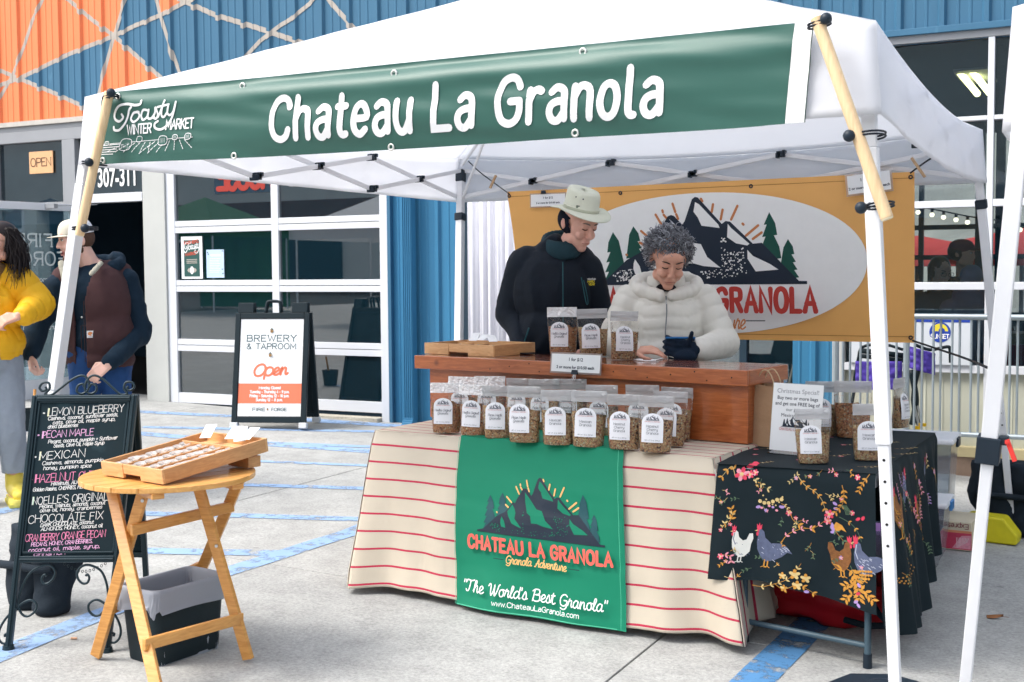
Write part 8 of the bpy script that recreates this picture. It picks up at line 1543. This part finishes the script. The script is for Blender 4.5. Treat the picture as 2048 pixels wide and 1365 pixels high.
for x in (-1, 1): m.tube([TY(x*.032+.024*math.cos(a), -.112+.006*abs(math.cos(a)), .018+.021*math.sin(a)) for a in [i*PI/9 for i in range(18)]], .0014, 5, closed=True); m.tube([TY(x*.055, -.108, .024), TY(x*.082, .01, .02)], .0014, 5)
m.tube([TY(-.010, -.113, .022), TY(.010, -.113, .022)], .0014, 5); m.build('glasses', M('gold_wire', (.6, .45, .25), .3, metal=1.), yt)
yj = fabric('yellow_puffer', (.78, .42, .012), .55, 0, 90, .06, .08); j = MB(); j.ell((.0, .02, 1.15), (.20, .165, .22), 14); j.ell((.01, .01, .97), (.205, .17, .16), 12); cap(j, yl(40, 556, .03), yl(-80, 560, .03), .092, .088, 16); bl_ = [(V3((0, 0, .7)), V3((0, 0, 1.42)))]; sps = [.11]
for sh, el, wr in ((yl(52, 560, .02), YE, YW+V3((.03, .03, 0))), (yl(-75, 560, .02), yl(-105, 640, 0), yl(-66, 650, -.17))): cap(j, sh, el, .096, .086, 16); cap(j, el, wr, .088, .052, 16); bl_ += [(sh, el), (el, wr)]; sps += [.10, .085]
remesh(j, .010, 5, disp=quilt(bl_, sps, .012, 6, .004), cut=lambda q: q.y < -.04 and abs(q.x-.01-.10*max(0, (1.05-q.z))) < .048+.05*max(0, (q.z-1.22)/.2) and q.z < 1.5).build('jacket', yj, yt, smooth=True, solid=.015, offset=0)
m = MB(); m.ell((0, .01, 1.14), (.15, .135, .23), 12); m.ell((0, .01, .94), (.155, .14, .16), 10); finish(yt, m, .012, M('pale_blue_sweater', (.55, .60, .70), .9, .15, 40, .5, 120), 'sweater', 3)
m = MB(); [m.ell(yl(2+34*math.cos(a)*1.0, 548+12*math.sin(a*2)*.3-14*abs(math.sin(a)), -.12+.12*abs(math.cos(a))), (.030, .030, .045), 7) for a in [i*PI/12*.9 for i in range(0, 7)]]; remesh(m, .008, 2, disp=lambda p, n: noise.noise(p*90)*.005).build('fleece_collar', M('brown_sherpa', (.22, .13, .06), .95, .4, 120, .8, 200), yt, smooth=True)
hr = M('dark_long_hair', (.018, .012, .012), .35, .3, 40); m = MB(); m.ell(TY(0, .036, .066), V3((.090, .104, .084)), 12, YR, mat=hr); rh = random.Random(8)
m.ell(TY(.03, .075, -.05), V3((.052, .045, .10)), 9, YR, mat=hr)
for i in range(760):
    a = rh.uniform(-.22*PI, .75*PI); b = TY(.084*math.cos(a), .03+.092*math.sin(a), rh.uniform(-.02, .11)); e = b+V3((rh.uniform(-.02, .075), rh.uniform(-.08, .03), -rh.uniform(.12, .26))); mid = b.lerp(e, .5)+V3((rh.uniform(0, .035), rh.uniform(-.02, .03), 0)); c = catmull([tuple(b), tuple(mid), tuple(e)], 5); m.tube(c, .003, 3, mat=hr, rr=[.0024*(1-.6*k/len(c)) for k in range(len(c))])
m.build('hair', None, yt, smooth=True)
gj = fabric('grey_jeans', (.28, .32, .38), .85, 0, 240, .3, .22); m = MB(); m.ell((.01, .0, .86), (.165, .14, .13), 10)
for x0, kx, fx2 in ((-.075, -.09, -.10), (.10, .125, .135)): cap(m, V3((x0, 0, hipz)), V3((kx, -.02, .46)), .105, .085); cap(m, V3((kx, -.02, .46)), V3((fx2, .02, .20)), .084, .070)
finish(yt, m, .010, gj, 'jeans', 4, disp=folds(2, .006, 11, .003), cut=lambda q: q.z < .185)
yb_ = M('yellow_boot_leather', (.74, .60, .10), .45, .08, 9); yb2 = M('yellow_sole', (.70, .62, .14), .7, .05)
for fx2 in (-.10, .135):
    m = MB(); cap(m, V3((fx2, .03, .24)), V3((fx2, .03, .10)), .052, .055); cap(m, V3((fx2, .035, .085)), V3((fx2+.02, -.09, .075)), .052, .044); m.ell((fx2+.025, -.125, .065), (.044, .05, .035), 8); remesh(m, .007, 3, cut=lambda q: q.z > .265).build('boot', yb_, yt, smooth=True)
    m = MB(); R_ = Matrix.Rotation(.08, 3, 'Z'); pl = [(x*(1+.1*math.sin(0)), y) for x, y in rrect(.105, .29, .048, 6)]; 
    vs = [V3((fx2+.010, -.045, z))+R_@V3((x*k, y*k, 0)) for z, k in ((0, .97), (.012, 1), (.030, 1), (.045, .97)) for x, y in pl]; nn_ = len(pl); m.add(vs, [(i*nn_+q, i*nn_+(q+1) % nn_, (i+1)*nn_+(q+1) % nn_, (i+1)*nn_+q) for i in range(3) for q in range(nn_)]+[tuple(range(nn_-1, -1, -1)), tuple(range(3*nn_, 4*nn_))]); m.build('sole', yb2, yt)
    m = MB()
    for i in range(9): m.box(V3((fx2+.010, -.045, .010))+R_@V3((0, -.13+.0325*i, 0)), (.112, .014, .02), R_)
    m.build('tread', yb2, yt)
# --- people inside the taproom
def insider(label, px, py, Y, hscale, top_m, hair_m, skin, cap_m=None, yaw=0., pitch=0., long=False, glasses=False, back=False, quilted=False, hood=False):
    x = WP(px, py, Y).x; z = WP(px, py, Y).z; t = thing('person', label, 'person', (x, Y, gz(x)), view_rz(x, Y)); D = V3((x, Y, 0)).dot(V3((AF.x, AF.y, 0))); hz2 = z-gz(x); c = V3((0, -.03, hz2)); R = Matrix.Rotation(yaw, 3, 'Z') @ Matrix.Rotation(pitch, 3, 'X')
    k = hz2/1.6; mb = body_core(.9*k, 1.42*k, None, c, R, .95); headp(mb, c, R, .97); cap(mb, V3((0, .02, 1.34*k)), c+V3((0, .03, -.05)), .055, .052); legs(mb, .88*k)
    arms = [(V3((s*.17, .02, 1.36*k)), V3((s*.24, .0, 1.10*k)), V3((s*.17, -.2, 1.0*k))) for s in (-1, 1)]
    for s, (sh, el, wr) in zip((-1, 1), arms): cap(mb, sh, el, .042, .036); cap(mb, el, wr, .034, .026); hand(mb, wr, (-s*.4, -.8, -.1), (0, .2, -.8), thumb=s)
    finish(t, mb, .011, skin, sm=2); face(t, c, R, .97)
    m = MB(); m.ell((0, .01, 1.2*k), (.20, .15, .24), 10); m.ell((0, 0, .98*k), (.195, .15, .20), 10); cap(m, V3((-.14, .03, 1.35*k)), V3((.14, .03, 1.35*k)), .075)
    for sh, el, wr in arms: cap(m, sh, el, .07, .06); cap(m, el, wr, .06, .045)
    if hood: m.ell((0, .06, 1.46*k), (.15, .13, .16), 10)
    finish(t, m, .014, top_m, 'jacket', 4, disp=quilt([(V3((0, 0, .7)), V3((0, 0, 1.42)))], .06, .006, 3) if quilted else folds(6, .006))
    m = MB(); m.ell(c+R@V3((0, .03, .04)), V3((.085, .10, .088)), 9, R)
    if long:
        for a in range(9): q = PI*a/8; cap(m, c+R@V3((.07*math.cos(q), .03+.06*math.sin(q), .03)), c+V3((.085*math.cos(q), .03+.07*math.sin(q), -.30)), .03, .02, 8)
    remesh(m, .012, 2, cut=lambda q: (R.transposed()@(q-c)).y < -.02-.0*q.z and (R.transposed()@(q-c)).z < .055).build('hair', hair_m, t, smooth=True)
    if cap_m: m = MB(); m.ell(c+R@V3((0, .01, .075)), V3((.090, .108, .068)), 10, R); m.ell(c+R@V3((0, -.12, .052)), V3((.07, .065, .010)), 8, R); remesh(m, .010, 1).build('cap', cap_m, t, smooth=True)
    if glasses: m = MB(); [m.tube([c+R@V3((s*.032+.024*math.cos(a), -.112, .02+.017*math.sin(a))) for a in [i*PI/8 for i in range(16)]], .002, 5, closed=True) for s in (-1, 1)]; m.build('glasses', blk_pl, t)
    m = MB(); legs(m, .88*k, 1.2, feet=False); m.ell((0, 0, .88*k), (.16, .12, .12), 8); finish(t, m, .02, fabric('dark_trousers'), 'trousers', 2); return t
bh = M('black_hair', (.008, .007, .010), .35)
insider('dark haired person with glasses inside the window, face turned down', 1881, 545, YB+1.0, 1, fabric('grey_sweater', (.10, .12, .14)), bh, skinA, yaw=.5, pitch=.35, long=True, glasses=True)
insider('person in a maroon cap and dark jacket standing inside the window', 1925, 512, YB+1.5, 1, fabric('dark_jacket', (.012, .018, .03)), bh, skinB, cap_m=M('maroon_cap', (.10, .02, .04), .8), yaw=1.2)
insider('person seen from behind in a lavender puffer coat with hood inside the window', 1945, 562, YB+.55, 1, fabric('lavender_puffer', (.26, .24, .36), .6), fabric('lavender_puffer'), skinB, yaw=PI*.9, quilted=True, hood=True)
insider('long haired person with glasses standing in for a small reflection in the garage door glass', 503, 545, YB+2.2, 1, fabric('dark_jacket'), bh, skinA, yaw=1.0, long=True, glasses=True)  # figure behind the pane stands in for a reflected person
